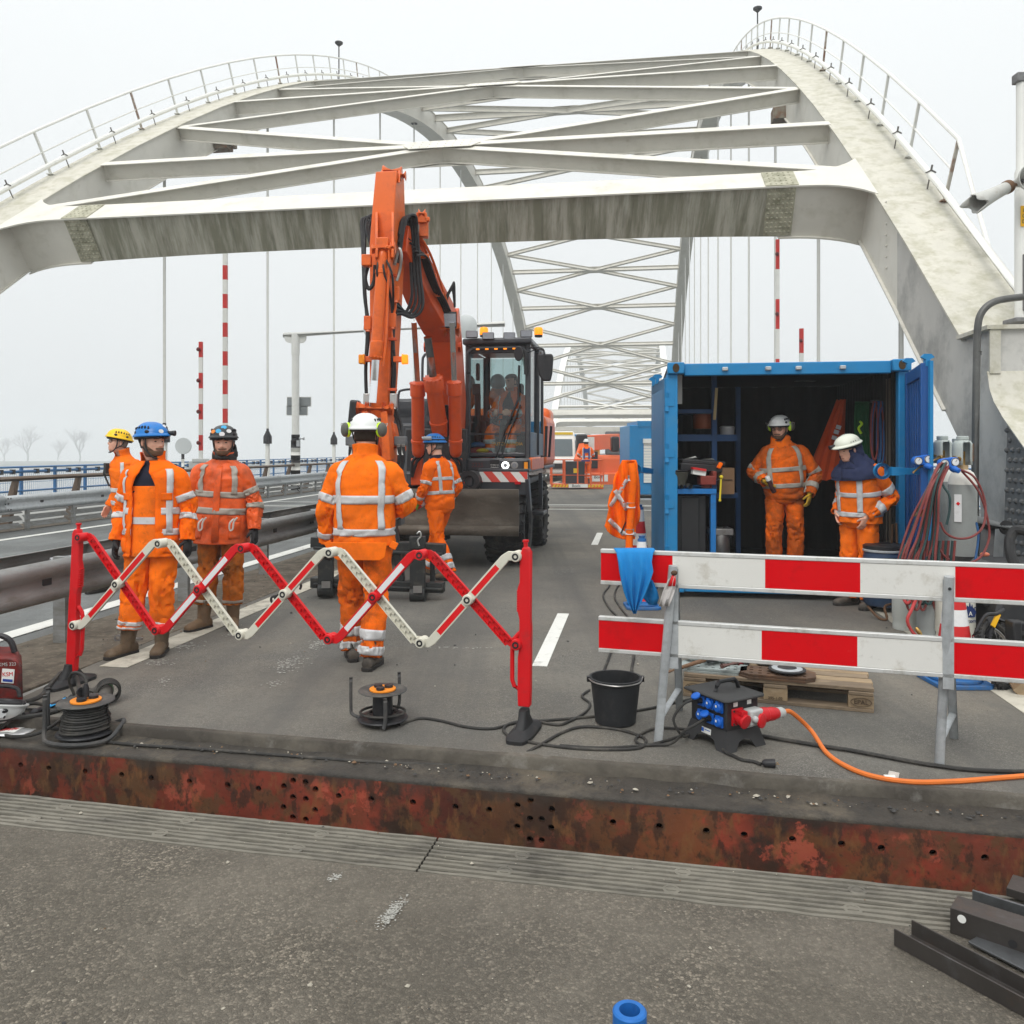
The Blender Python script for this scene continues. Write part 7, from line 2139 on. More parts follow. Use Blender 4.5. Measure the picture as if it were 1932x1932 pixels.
m = MB(); m.bar(jk(1171, 1006) + V((0, -.02, 0)), jk(1180, 985) + V((0, -.02, 0)), .012, .01); m.build('zip', BLK_PLA, o)
# ================================================================== BEYOND: site cabin, boom lift, vans
t = thing('site_cabin', 'blue site cabin with white roller shutter behind the tool container', 'cabin', P(1225, 940, 26))
m = MB(); a, b = P(1188, 805, 26), P(1300, 940, 26)
m.box(((a.x + b.x) / 2, 27.2, (a.z + .1) / 2 + .05), (b.x - a.x, 2.4, a.z - .1)); o = m.build('cabin_wall', CBL, t, bev=.03)
m = MB(); m.box(((P(1203, 0, 26).x + b.x) / 2, 27.2, a.z + .09), (b.x - P(1203, 0, 26).x, 2.45, .18)); m.build('roof_rim', CBL, o)
m = MB()
for k in range(14):
 m.box(P(1226, 838 + k * 5.4, 25.97), (.38, .03, .082))
m.build('shutter', WHITE_CL, o)
m = MB(); m.box(P(1226, 832, 25.95), (.42, .1, .14)); m.build('shutter_box', WHITE_CL, o)
m = MB(); m.box(P(1225, 950, 25.9), (1.1, .6, .15)); m.box(P(1225, 943, 25.9), (.9, .5, .08)); m.build('cabin_step', GALV, t)
LO = mat('lift orange paint', (.72, .13, .035), .45, 0, .07, 2)
LD = 33.0
t = thing('boom_lift_basket', 'orange lift platform with railings and hazard tape in the road', 'lift platform', G(1105, 921))
def LP(u, v_, d=LD):
 return P(u, v_, d)
m = MB(); a, b = LP(1040, 915), LP(1136, 918); m.bar(a, b, 1.0, .13); m.build('platform_floor', LO, t)
m = MB()
x0, x1 = LP(1040, 0).x, LP(1136, 0).x
for k in range(16):
 x = lerp(x0, x1, (k + .2) / 16)
 m.prism([V((x, 32.48, .08)), V((x + .07, 32.48, .08)), V((x + .13, 32.48, .19)), V((x + .06, 32.48, .19))], V((0, .01, 0)))
m.build('hazard_stripe', mat('hazard yellow', (.7, .5, .02), .5), t)['kind'] = 'stuff'
m = MB(); m.box(V((LP(1089, 0).x, 32.46, .135)), (.75, .02, .14)); pl = m.build('name_panel', WHITE_CL, t)
text('lettering', 'Boels', BLACK, pl, V((LP(1085, 0).x, 32.44, .135)), .15, (1, 0, 0), (0, 0, 1))
for z in (.55, 1.15):
 for y in (32.5, 33.5):
  m = MB(); m.cyl((x0, y, z), (x1, y, z), .025, n=6); m.build('rail', LO, t)
 for x in (x0, x1):
  m = MB(); m.cyl((x, 32.5, z), (x, 33.5, z), .025, n=6); m.build('rail', LO, t)
for k in range(5):
 for y in (32.5, 33.5):
  m = MB(); x = lerp(x0, x1, k / 4); m.cyl((x, y, .15), (x, y, 1.15), .03, n=6); m.build('rail_post', LO, t)
m = MB(); m.box(V((LP(1084, 0).x, 33.1, .62)), (.75, .6, .8), None, 1.05, 1.05); m.box(V((LP(1084, 0).x, 33.1, 1.05)), (.8, .65, .07)); t2 = thing('waste_bin', 'dark grey wheeled bin standing on the lift platform', 'bin', V((LP(1084, 0).x, 33.1, .2))); m.build('bin_body', mat('dark grey bin', (.03, .035, .04), .5), t2)
m = MB(); m.box(V((LP(1086, 0).x, 32.79, .72)), (.2, .01, .18)); m.build('bin_label', mat('hazard yellow', (.7, .5, .02), .5), t2)
fw = person(V((LP(1106, 0).x, 33.0, .21)), radians(180), 'distant worker in white helmet standing on the orange lift platform', s=.98, hb=((1.05, 1.11), (.92, .97)), vb=((145, .95, 1.45, .06), (-145, .95, 1.45, .06)), arm_bands=((2.4, 2.8),), trouser_bands=(.7, .85), helm=dict(col=H_WHITE), seed=12, joints=dict(elL=(.3, -.1, 1.15), elR=(-.3, -.1, 1.15), wrL=(.26, -.3, 1.1), wrR=(-.26, -.3, 1.1)))
m = MB()
for x in (-.1, .1):
 m.grid([[V((x - .03, .165, z)), V((x + .03, .165, z))] for z in (1.0, 1.45)])
m.box(V((0, .17, 1.32)), (.2, .03, .16)); m.box(V((0, .165, .93)), (.42, .04, .07))
fw['PB'](m, 'harness', mat('blue harness', (.02, .05, .2), .8))
t = thing('boom_lift', 'orange telescopic boom lift parked beyond the lift platform', 'boom lift', G(1140, 915))
BL = 38.0
m = MB(); m.box(P(1138, 878, BL), (1.9, 1.6, .95)); m.box(P(1112, 868, BL), (.7, 1.4, .8)); m.build('turret', LO, t, bev=.18, seg=3)
m = MB(); m.box(P(1117, 868, BL - .9), (.5, .1, .75)); m.build('engine_opening', BLK_PLA, t)
m = MB(); m.bar(P(1105, 836, BL), P(1160, 832, BL + 3), .55, .7); m.bar(P(1102, 838, BL - .5), P(1090, 876, BL - 2.5), .35, .4); m.build('boom_section', LO, t, bev=.03)
for u_, w_ in ((1097, .5), (1160, .35)):
 m = MB(); m.box(P(u_, 838, BL - .6), (w_, .6, 1.4 * w_ + .2)); m.build('jib_head', BLK_PLA, t, bev=.08)
m = MB(); m.box(P(1128, 906, BL), (2.5, 2.4, .75)); m.build('lift_chassis', LO, t, bev=.06)
m = MB(); m.box(P(1132, 902, BL - 1.22), (.7, .02, .3)); pl = m.build('name_panel', WHITE_CL, t)
text('lettering', 'Boels', BLACK, pl, P(1130, 900, BL - 1.24), .2, (1, 0, 0), (0, 0, 1))
for u in (1108, 1160):
 m = MB(); m.lathe([(.25, -.25), (.48, -.22), (.5, 0), (.48, .22), (.25, .25)], P(u, 925, BL - .8), (1, 0, 0), 20); m.build('wheel', TYRE, t)
m = MB(); m.box(P(1114, 837, BL - .35), (.35, .05, .6)); m.build('boom_label', WHITE_CL, t)
t = thing('lane_signal', 'dark lane signal showing a red cross beyond the boom lift', 'signal', P(1166, 850, 60))
m = MB(); m.box(P(1164, 836, 60), (1.7, .4, 1.7)); o = m.build('signal_box', mat('signal grey', (.09, .095, .1), .5), t, bev=.1)
m = MB(); c = P(1164, 836, 59.78)
RX = mat('lit red cross', (1, .05, .03), .4, emit=1.3)
m.bar(c + V((-.5, 0, -.45)), c + V((.5, 0, .45)), .14, .04, V((0, 1, 0))); m.bar(c + V((-.5, -.02, .45)), c + V((.5, -.02, -.45)), .14, .04, V((0, 1, 0))); m.build('red_cross', RX, o)
m = MB(); m.cyl(P(1180, 850, 60.4), P(1180, 905, 60.4), .12); m.bar(P(1040, 812, 60.4), P(1215, 812, 60.4), .5, .5); m.build('signal_gantry', WHITE_ST, t)
def van(u, d, label, stripe):
 p = G(u, HOR + H * F / d)
 t = thing('parked_van', label, 'van', p, group='vans parked on the closed lane')
 m = MB()
 prof = [(-1.0, .35), (-1.0, 1.0), (-.7, 1.15), (-.25, 2.1), (.1, 2.45), (4.2, 2.5), (4.3, .35)]
 m.prism([p + V((-.95, y, z)) for y, z in prof], V((1.9, 0, 0))); m.build('body', WHITE_CL, t, bev=.12, seg=3)
 m = MB(); m.prism([p + V((-.8, y - .02, z)) for y, z in ((-.66, 1.22), (-.27, 2.05))] + [p + V((.8, y - .02, z)) for y, z in ((-.27, 2.05), (-.66, 1.22))], V((0, -.02, .01))); m.build('windscreen', mat('van glass', (.10, .13, .14), .12), t)
 m = MB(); m.box(p + V((0, -1.03, .75)), (1.2, .05, .25)); m.build('grille', BLK_PLA, t)
 for s_ in (-1, 1):
  m = MB(); m.box(p + V((s_ * .72, -1.02, .85)), (.3, .06, .2)); m.build('headlight', LAMPG, t)
  m = MB(); m.box(p + V((s_ * 1.08, -.2, 1.35)), (.2, .12, .3)); m.build('mirror', BLK_PLA, t, bev=.04)
  for y in (-.3, 3.2):
   m = MB(); m.lathe([(.1, -.1), (.33, -.1), (.34, .1), (.1, .1)], p + V((s_ * .85, y, .34)), (1, 0, 0), 18); m.build('wheel', TYRE, t)
 m = MB(); m.box(p + V((0, -.12, 2.34)), (1.7, .05, .12)); m.build('roof_stripe', stripe, t)
 return t
van(1048, 41, 'white van with yellow stripe facing us beside the excavator', mat('hazard yellow', (.7, .5, .02), .5))
van(1075, 47, 'second white van with blue stripe further back in the row', mat('van blue', (.05, .25, .5), .5))
t = thing('yellow_truck', 'small orange yellow truck body beyond the lift platform', 'truck', G(1092, 900))
m = MB(); m.box(P(1091, 868, 50), (2.2, 4, 1.9)); m.build('truck_body', mat('truck amber', (.55, .25, .03), .5), t, bev=.08)
m = MB(); m.box(P(1091, 846, 48), (2.3, .3, .2)); m.build('truck_rim', LO, t)
m = MB()
for s_ in (-.8, .8):
 m.lathe([(.1, -.15), (.45, -.15), (.45, .15)], P(1091, 890, 49) + V((s_, 0, 0)), (1, 0, 0), 16)
m.build('truck_wheels', TYRE, t)
# ================================================================== BARRIERS, TOOLS AND SITE GEAR
REDP = mat('barrier red plastic', (.60, .006, .010), .45, 0, .07, 5, dirt=((.30, .03, .03), .60, 7, .6), bump=.1, bs=60)
CRM = mat('barrier cream plastic', (.60, .58, .49), .45, 0, .05, 5, dirt=((.40, .36, .28), .60, 8, .6))
RED_F = mat('red reflective foil', (.66, .008, .012), .35, 0, .04, 20, dirt=((.40, .02, .02), .64, 12, .6))
WHT_F = mat('white reflective foil', (.70, .70, .70), .4, 0, .03, 20, dirt=((.5, .5, .48), .62, 12, .6))
WD = 0
def on_line(u, v, u0, d0, u1, d1, off=0.0):      # a point on the upright plane through two ground points
 k = 1 / d0 + (1 / d1 - 1 / d0) * (u - u0) / (u1 - u0)
 return P(u, v, 1 / k + off)
# ---- expanding scissor barrier
sb = thing('scissor_barrier', 'red and white expanding scissor barrier standing across the lane', 'barrier', G(565, 1340))
SBP = lambda u, v, off=0.0: on_line(u, v, 147, 5.62, 985, 4.66, off)
sdir = (SBP(985, 1100) - SBP(147, 1100)); sdir.z = 0; sdir.normalize()
snrm = V((sdir.y, -sdir.x, 0))                   # towards us
def scissor(a, b, col, front):
 off = snrm * (.030 if front else -.012)
 pa, pb_ = SBP(*a) + off, SBP(*b) + off
 s_ = 1
 L = (pb_ - pa)
 e = sdir * .055
 p1, p2 = pa + e, pb_ - e
 w_ = .052
 d = (p2 - p1).normalized(); nn = snrm.cross(d).normalized() * 1.0
 if nn.z < 0:
  nn = -nn
 up = V((0, 0, 1)) * (1 if L.z > 0 else -1)
 t_ = .5 * w_
 def outl(t):
  q1, q2 = p1 + d * .02, p2 - d * .02
  top = [pa + V((0, 0, t)), p1 - sdir * .01 + V((0, 0, t)) if L.z < 0 else p1 - sdir * .02 + V((0, 0, t)), q1 + nn * t, q2 + nn * t, pb_ - sdir * .05 + V((0, 0, t)), pb_ + V((0, 0, t))]
  bot = [pb_ - V((0, 0, t)), pb_ - sdir * .05 - V((0, 0, t)), q2 - nn * t, q1 - nn * t, pa + sdir * .05 - V((0, 0, t)), pa - V((0, 0, t))]
  return top + bot
 m = MB()
 if front:
  m.prism(outl(t_), -snrm * .020)
  m_o = m.build('front_bar', REDP if col == 'r' else CRM, sb, bev=.004)
  for f0, f1 in ((.12, .44), (.57, .88)):
   q = MB(); c0, c1 = lerp(pa + e * .4, pb_ - e * .4, f0), lerp(pa + e * .4, pb_ - e * .4, f1)
   c0, c1 = lerp(p1, p2, f0), lerp(p1, p2, f1)
   q.prism([c0 - nn * .0165, c1 - nn * .0165, c1 + nn * .0165, c0 + nn * .0165], snrm * .0012)
   q.build('reflective_foil', WHT_F if col == 'r' else RED_F, m_o)
 else:
  m.prism(outl(t_), -snrm * .006)
  m_o = m.build('rear_bar', REDP if col == 'r' else CRM, sb)
  q = MB()
  for s2 in (1, -1):
   q.bar(p1 + nn * t_ * .92 * s2 + snrm * .008, p2 + nn * t_ * .92 * s2 + snrm * .008, .005, .018, snrm)
  N = 15
  for i in range(N):
   c = lerp(p1, p2, (i + .5) / N); c2 = lerp(p1, p2, min(1, (i + 1.1) / N))
   q.bar(c - nn * t_ + snrm * .005, c + snrm * .005 - d * .012, .0035, .012, snrm)
   q.bar(c + snrm * .005 - d * .012, c + snrm * .005 + d * .012 + nn * .003, .0035, .012, snrm)
   q.bar(c + snrm * .005 + d * .012, c + nn * t_ + snrm * .005 + d * .004, .0035, .012, snrm)
  q.build('honeycomb_ribs', REDP if col == 'r' else CRM, m_o)['kind'] = 'stuff'
tops_ = [(307, 1024.5), (463, 1033.6), (627.7, 1041.4), (797.4, 1046), (977, 1048.5)]
bots_ = [(147, 1178), (301.6, 1187), (459, 1196), (625.5, 1203.6), (798, 1210.3)]
mids_ = [(227, 1101), (381, 1110.8), (541.4, 1119.4), (709.6, 1124.7), (886.4, 1129.8)]
cols = 'wrwrw'
for i in range(5):
 scissor(bots_[i], tops_[i], cols[i], True)
tl = [(157, 1013.3)] + tops_[:4]
br_ = bots_[1:] + [(977.4, 1213.8)]
for i in range(5):
 scissor(tl[i], br_[i], 'rwrwr'[i], False)
for (pts, cc) in ((tops_[:4], 'wrwr'), (bots_[1:], 'rwrw'), (mids_, cols), ([tl[0], bots_[0], tops_[4], br_[4]], 'rwwr')):
 for (u, v_), c_ in zip(pts, cc):
  p = SBP(u, v_)
  m = MB(); m.lathe([(.030, -.030), (.031, .044), (.027, .05)], p, snrm, 22); o = m.build('pivot_boss', REDP if c_ == 'r' else CRM, sb)
  m = MB(); m.lathe([(.019, .046), (.019, .053), (.010, .053), (.009, .048)], p, snrm, 18); m.build('pivot_cap', BLK_PLA, o)
def barrier_post(u_t, v_t, u_b, v_b, flip):
 """moulded post: narrow head, slotted lower half, knob on top"""
 a, b = SBP(u_b, v_b), SBP(u_t, v_t)
 up = (b - a); L = up.length; up.normalize()
 s = sdir * flip
 def X(k, x):
  return a + up * (k * L) + s * x
 m = MB()
 dpt = .046
 m.prism([X(k, x) + snrm * .023 for k, x in ((.0, -.035), (.0, .035), (.08, .038), (.30, .038), (.38, .030), (.55, .030), (.60, .042), (.74, .042), (.78, .030), (.93, .030), (.97, .022), (1, .014), (1, -.018), (.97, -.034), (.55, -.034), (.5, -.038), (.1, -.038))], -snrm * dpt)
 o = m.build('post', REDP, sb, bev=.008, seg=3)
 m = MB()
 m.tube([X(.10, .03), X(.12, .062), (X(.16, .075)), X(.36, .075), X(.42, .062), X(.46, .03)], .013, 8)
 m.build('post_grip', REDP, o)
 m = MB(); m.lathe([(.012, 0), (.012, .025), (.018, .028), (.018, .04)], X(1, 0), up, 14); m.build('post_knob', REDP, o)
 m = MB()
 for k in range(9):
  m.box(X(.60 + k * .015, .044), (.012, .05, .008))
 m.build('post_ribs', REDP, o)['kind'] = 'stuff'
 m = MB()
 rows = []
 for z, rx, ry in ((0, .11, .19), (.02, .112, .19), (.03, .10, .18), (.05, .055, .10), (.10, .042, .055), (.14, .04, .042)):
  rows.append([a.xy.to_3d() + V((0, 0, z)) + snrm * .04 * 0 + sdir * (math.copysign(abs(cos(t)) ** .5, cos(t)) * rx * .62) + snrm * (math.copysign(abs(sin(t)) ** .6, sin(t)) * ry + .01) for t in [2 * pi * j / 28 for j in range(28)]])
 m.grid(rows, True, True, True); m.build('rubber_foot', BLACK, o, sharp=30)
barrier_post(148, 998, 136, 1266, 1)
barrier_post(992, 1032, 990, 1332, -1)
m = MB(); c = SBP(549, 1108, .10)
m.bar(P(518, 1128, c.y), P(556, 1108, c.y), .03, .025); m.tube(spline([P(556, 1110, c.y), P(553, 1100, c.y), P(562, 1098, c.y), P(568, 1104, c.y), P(566, 1112, c.y)], 4), .008, 6); m.tube(spline([P(520, 1124, c.y), P(512, 1128, c.y), P(513, 1136, c.y), P(520, 1138, c.y)], 4), .008, 6)
m.build('cable_hook', BLK_PLA, sb)
# ---- plank barricade on trestles
bc_ = thing('barricade', 'two red and white barricade planks on tubular steel trestles', 'barricade', G(1500, 1420))
BP = lambda u, v, off=0.0: on_line(u, v, 1134, 4.62, 1932, 4.0, off)
bdir = BP(1932, 1100) - BP(1134, 1100); bdir.z = 0; bdir.normalize()
bn = V((bdir.y, -bdir.x, 0))
BWHT = mat('scratched white plank', (.68, .67, .63), .45, 0, .05, 4, dirt=((.36, .32, .25), .62, 6, .7), dirt2=((.30, .28, .24), .66, 22, .6))
BRED = mat('scratched red plank', (.62, .002, .006), .5, 0, .06, 4, dirt=((.50, .25, .22), .72, 14, .7), dirt2=((.30, .01, .01), .62, 5, .5), spec=.1)
ALU = mat('plank aluminium edge', (.62, .62, .60), .4, .4, .08, 8, dirt=((.35, .33, .28), .58, 9, .7))
def plank(ztop, zbot, us):
 a, b = BP(us[0], 1000), BP(2075, 1000)
 base = V((a.x, a.y, 0)); L = (V((b.x, b.y, 0)) - base).length
 xs = [(V((BP(u, 0).x, BP(u, 0).y, 0)) - base).length for u in us] + [L]
 m = MB(); m.prism([base + V((0, 0, z)) + bn * y for y, z in ((0, zbot), (0, ztop), (-.025, ztop), (-.025, zbot))], bdir * L)
 pk = m.build('plank', BWHT, bc_)
 for z in (ztop, zbot):
  m = MB(); m.prism([base - bdir * .002 + V((0, 0, z + zz)) + bn * y for y, zz in ((.006, -.012), (.006, .010), (-.031, .010), (-.031, -.012))], bdir * (L + .004)); m.build('plank_edge', ALU, pk, bev=.003)
 for i in range(0, len(xs) - 1):
  m = MB(); m.prism([base + bdir * xs[i] + V((0, 0, z)) + bn * .001 for z in (zbot + .012, ztop - .012)] + [base + bdir * xs[i + 1] + V((0, 0, z)) + bn * .001 for z in (ztop - .012, zbot + .012)], bn * .0015)
  m.build('foil_panel', BRED if i % 2 == 0 else BWHT, pk)
 return pk
plank(1.030, .855, [1134, 1269, 1443.5, 1623, 1802])
plank(.655, .478, [1130, 1252, 1437, 1617.5, 1796])
def trestle(ut, vt, ub, vb, rear):
 f, tp = G(ub, vb), BP(ut, vt)
 tp = tp + bn * .028
 rr = G(*rear)
 m = MB()
 k = .62
 m.tube([f, f + (tp - f) * .5, f + (tp - f) * .8, tp], [.024, .024, .024, .024], 16); m.build('front_leg', GALV, bc_)
 m = MB(); rt = V((tp.x, tp.y, 0)) - bn * .075 + V((0, 0, tp.z - .02)); m.cyl(rr, rt, .022, n=14); m.build('rear_leg', GALV, bc_)
 m = MB(); m.cyl(f + (tp - f) * .14, rr + (rt - rr) * .16, .019, n=12); m.build('brace', GALV, bc_)
 m = MB(); m.bar(tp - bn * .028 + V((0, 0, -.02)), tp - bn * .028 - V((0, 0, .56)), .05, .012, bn); m.build('plank_holder', GALV, bc_)
 m = MB(); m.lathe([(.008, 0), (.008, .004)], tp + (f - tp) * .06 + bn * .024, bn, 10); m.build('hole_disc', BLK_PLA, bc_)
trestle(1271, 1066, 1241.6, 1400, (1282, 1339))
trestle(1789, 1086, 1772, 1444, (1800, 1392))
BCL = mat('blue cleaning cloth', (.012, .19, .48), .9, 0, .12, 9, bump=.5, bs=160)
m = MB(); rows = []
edge = [(1160, 1160, 1236), (1043, 1163, 1232), (1060, 1166, 1229), (1078, 1168, 1232), (1098, 1172, 1226), (1118, 1177, 1218), (1136, 1184, 1210), (1150, 1191, 1203), (1158, 1196, 1200)]
edge[0] = (1037, 1160, 1236)
for i, (v_, a, b) in enumerate(edge):
 rows.append([BP(lerp(a, b, j / 16), v_, -.04 - .02 * min(1, i * .4) * (1 + sin(j * 1.25 + i * .15)) * .8 - .012 * min(i, 4)) for j in range(17)])
back = [BP(lerp(1162, 1234, j / 16), 1060, .06) for j in range(17)]
m.grid([back] + [[p + V((0, .05, .004)) for p in rows[0]]] + rows)
t = thing('cleaning_cloth', 'blue cloth draped over the left end of the upper plank', 'cloth', BP(1198, 1158)); m.build('cloth_fall', BCL, t, solid=.003, sharp=70)
m = MB(); m.grid([[BP(lerp(a, b, j / 6), v_, -.028 - .012 * sin(j * 1.4 + i)) for j in range(7)] for i, (v_, a, b) in enumerate(((1094, 1209, 1231), (1115, 1207, 1240), (1128, 1213, 1243), (1141, 1224, 1238)))]); m.build('cloth_corner', BCL, t, solid=.003, sharp=70)
m = MB(); m.grid([[BP(lerp(a, b, j / 6), v_, -.075 - .01 * sin(j * 1.7 + i * .8)) for j in range(7)] for i, (v_, a, b) in enumerate(((1080, 1270, 1276), (1095, 1260, 1275), (1113, 1252, 1274), (1130, 1247, 1268), (1144, 1243, 1262)))])
t = thing('tape_scrap', 'crumpled scrap of white barrier tape tied to the left trestle', 'tape', BP(1257, 1144)); m.build('tape_tail', mat('dirty white tape', (.58, .55, .53), .6, 0, .1, 20), t, solid=.002)
m = MB(); m.grid([[BP(lerp(a, b, j / 4), v_, -.082) for j in range(5)] for v_, a, b in ((1082, 1268, 1274), (1096, 1264, 1275), (1106, 1260, 1274))]); m.build('tape_stripe', RED_F, t, solid=.002)
m = MB(); m.ball(BP(1272, 1081, -.08), (.018, .012, .014)); m.build('tape_knot', mat('brown rag', (.09, .05, .03), .8), t)
# ---- pallet with plates
WOOD = mat('weathered pallet wood', (.33, .24, .145), .8, 0, .2, 5, dirt=((.16, .115, .075), .52, 4, .7), dirt2=((.42, .34, .23), .6, 9, .6), stretch=(.25, 2, 2), bump=.4, bs=50)
WOOD2 = mat('greyer pallet wood', (.24, .18, .12), .85, 0, .2, 5, dirt=((.12, .09, .065), .5, 5, .7), stretch=(.3, 2, 2), bump=.4, bs=50)
pa0, pa1 = G(1289, 1313), G(1649, 1346)
pal_r = (pa1 - pa0).normalized(); pal_f = V((-pal_r.y, pal_r.x, 0)); PLL = (pa1 - pa0).length; PLD = .82
PR = M((pal_r, pal_f, V((0, 0, 1)))).transposed()
pw = lambda x, y, z: pa0 + pal_r * x + pal_f * y + V((0, 0, z))
pl_t = thing('pallet', 'wooden euro pallet with steel plates lying behind the barricade', 'pallet', pw(PLL / 2, PLD / 2, 0))
rnd = random.Random(5)
for i in range(7):
 w_ = .135 if i in (0, 3, 6) else .098
 y = .07 + (PLD - .14) * i / 6
 m = MB(); m.box(pw(PLL / 2 + rnd.uniform(-.008, .008), y, .133 + rnd.uniform(-.002, .003)), (PLL, w_ * .9, .022), PR @ M.Rotation(rnd.uniform(-.008, .008), 3, 'Z')); m.build('plank', WOOD if i % 2 else WOOD2, pl_t, bev=.003)
for x in (.072, PLL / 2, PLL - .072):
 m = MB(); m.box(pw(x, PLD / 2, .111), (.14, PLD, .021), PR); m.build('plank', WOOD2, pl_t, bev=.003)
 for y in (.05, PLD / 2, PLD - .05):
  m = MB(); m.box(pw(x, y + .003, .061), (.145, .10, .076), PR); m.build('block', WOOD, pl_t, bev=.003)
for y in (.05, PLD / 2, PLD - .05):
 m = MB(); m.box(pw(PLL / 2, y, .011), (PLL, .10, .022), PR); m.build('plank', WOOD2, pl_t, bev=.003)
INK = mat('burnt stamp', (.05, .032, .02), .8)
fr_n = -pal_f
for x, s_ in ((.072, 'EPAL'), (PLL - .072, 'EPAL')):
 text('stamp_lettering', s_, INK, pl_t, pw(x, -.0, .060) + fr_n * .003, .038, pal_r, V((0, 0, 1)), .0008)
 m = MB(); m.tube([pw(x + cos(t) * .058, 0, .060 + sin(t) * .026) + fr_n * .002 for t in [2 * pi * j / 28 for j in range(28)]], .0016, 4, closed=True); m.build('stamp_ring', INK, pl_t)
text('stamp_lettering', '295-1-02', INK, pl_t, pw(PLL / 2, 0, .038) + fr_n * .003, .024, pal_r, V((0, 0, 1)), .0008)
def drilled_plate(t, c, L, W_, R, z, th, mt, nx, ny):
 """octagonal plate with a grid of holes"""
 bm = bmesh.new()
 pts = [(-L / 2 + .06, -W_ / 2), (L / 2 - .06, -W_ / 2), (L / 2, -W_ / 2 + .05), (L / 2, W_ / 2 - .05), (L / 2 - .06, W_ / 2), (-L / 2 + .06, W_ / 2), (-L / 2, W_ / 2 - .05), (-L / 2, -W_ / 2 + .05)]
 loops = [pts] + [[(-L / 2 + .07 + (L - .14) * i / (nx - 1) + .013 * cos(2 * pi * k / 10), -W_ / 2 + .045 + (W_ - .09) * j / (ny - 1) + .013 * sin(2 * pi * k / 10)) for k in range(10)] for i in range(nx) for j in range(ny)]
 es = []
 inv = WM[t.name].inverted()
 for lp in loops:
  vs = [bm.verts.new(inv @ (c + R @ V((x, y, z)))) for x, y in lp]
  es += [bm.edges.new((vs[i], vs[(i + 1) % len(vs)])) for i in range(len(vs))]
 bmesh.ops.triangle_fill(bm, use_beauty=True, edges=es)
 bmesh.ops.recalc_face_normals(bm, faces=bm.faces)
 r = bmesh.ops.extrude_face_region(bm, geom=list(bm.faces))
 bmesh.ops.translate(bm, verts=[q for q in r['geom'] if isinstance(q, bmesh.types.BMVert)], vec=V((0, 0, th)))
 bmesh.ops.recalc_face_normals(bm, faces=bm.faces)
 me = bpy.data.meshes.new('plate_body'); bm.to_mesh(me); bm.free(); me.materials.append(mt)
 o = bpy.data.objects.new('plate_body', me); COL.objects.link(o); o.parent = t
 WM[o.name] = WM[t.name].copy()
 return o
RUST_P = mat('rusty steel plate', (.10, .062, .042), .7, .3, .25, 8, dirt=((.18, .095, .05), .52, 6, .7), bump=.3, bs=50)
PRIM = mat('pale primed plate', (.34, .38, .37), .5, .3, .1, 8, dirt=((.2, .2, .19), .6, 8, .6))
for (u, v_), z, mt, lb, L, W_ in (((1345, 1262), .146, PRIM, 'pale drilled steel plate on the front left of the pallet', .42, .23), ((1465, 1275), .146, RUST_P, 'rusty drilled steel plate lying on top at the pallet front', .46, .22), ((1345, 1252), .19, PRIM, 'second pale plate stacked behind on the pallet left side', .40, .2)):
 c = G(u, v_, .15); t = thing('drilled_plate', lb, 'plate', V((c.x, c.y, z)))
 drilled_plate(t, V((c.x, c.y, 0)), L, W_, PR, z, .012, mt, 7, 3)
 if mt is RUST_P or z < .15:
  drilled_plate(t, V((c.x + .01, c.y + .01, 0)), L, W_, PR, z + .015, .012, mt, 7, 3)
m = MB(); a, b = G(1253, 1270, .16), G(1345, 1240, .22)
m.tube([a, lerp(a, b, .35), b], [.014, .012, .016], 10); t = thing('sledge_hammer', 'wooden handled hammer leaning over the left end of the pallet', 'hammer', a); m.build('handle', mat('worn ash handle', (.16, .085, .045), .6, 0, .2, 6), t)
m = MB(); m.box(b, (.13, .05, .05), M.Rotation(.5, 3, 'Z')); m.build('hammer_head', DARK_ST, t, bev=.006)
t = thing('hand_hammer', 'small hammer with red tipped grip on the pallet plates', 'hammer', G(1365, 1255, .2))
m = MB(); a, b = G(1362, 1257, .215), G(1392, 1250, .215); m.cyl(a, b, .016, n=10); m.build('grip', mat('brown rubber grip', (.12, .06, .05), .6), t)
m = MB(); m.cyl(b, b + (b - a) * .25, .019, n=10); m.build('grip_tip', REDP, t)
t = thing('grinding_disc', 'round grinding disc lying among the plates on the pallet', 'disc', G(1485, 1262, .17))
m = MB(); m.lathe([(.02, 0), (.115, 0), (.115, .006), (.06, .012), (.02, .014)], G(1485, 1263, .19), n=30); m.build('disc_body', DARK_ST, t)
m = MB(); m.lathe([(.06, .0125), (.095, .0085), (.095, .0095), (.06, .0135)], G(1485, 1263, .19), n=30, caps=False); m.build('disc_label', GALV, t)
t = thing('rubber_blocks', 'stack of black grooved rubber blocks at the back of the pallet', 'blocks', G(1415, 1248, .16))
for k in range(4):
 for j in range(2):
  m = MB(); m.box(G(1400 + j * 42, 1249, .17) + V((0, 0, .012 * k + .006)), (.10, .16, .010), PR); m.build('block', BLACK, t, bev=.002)
m = MB(); c = G(1480, 1250, .16); m.grid([[c + V((x * .09, y * .06, .015 * noise.noise(V((x * 2, y * 2, 3))))) for x in (-2, -1, 0, 1, 2)] for y in (-1, 0, 1)]); t = thing('plastic_sheet', 'crumpled white sheet of plastic under the plank on the pallet', 'sheet', c); m.build('sheet_film', WHITE_CL, t, solid=.002)
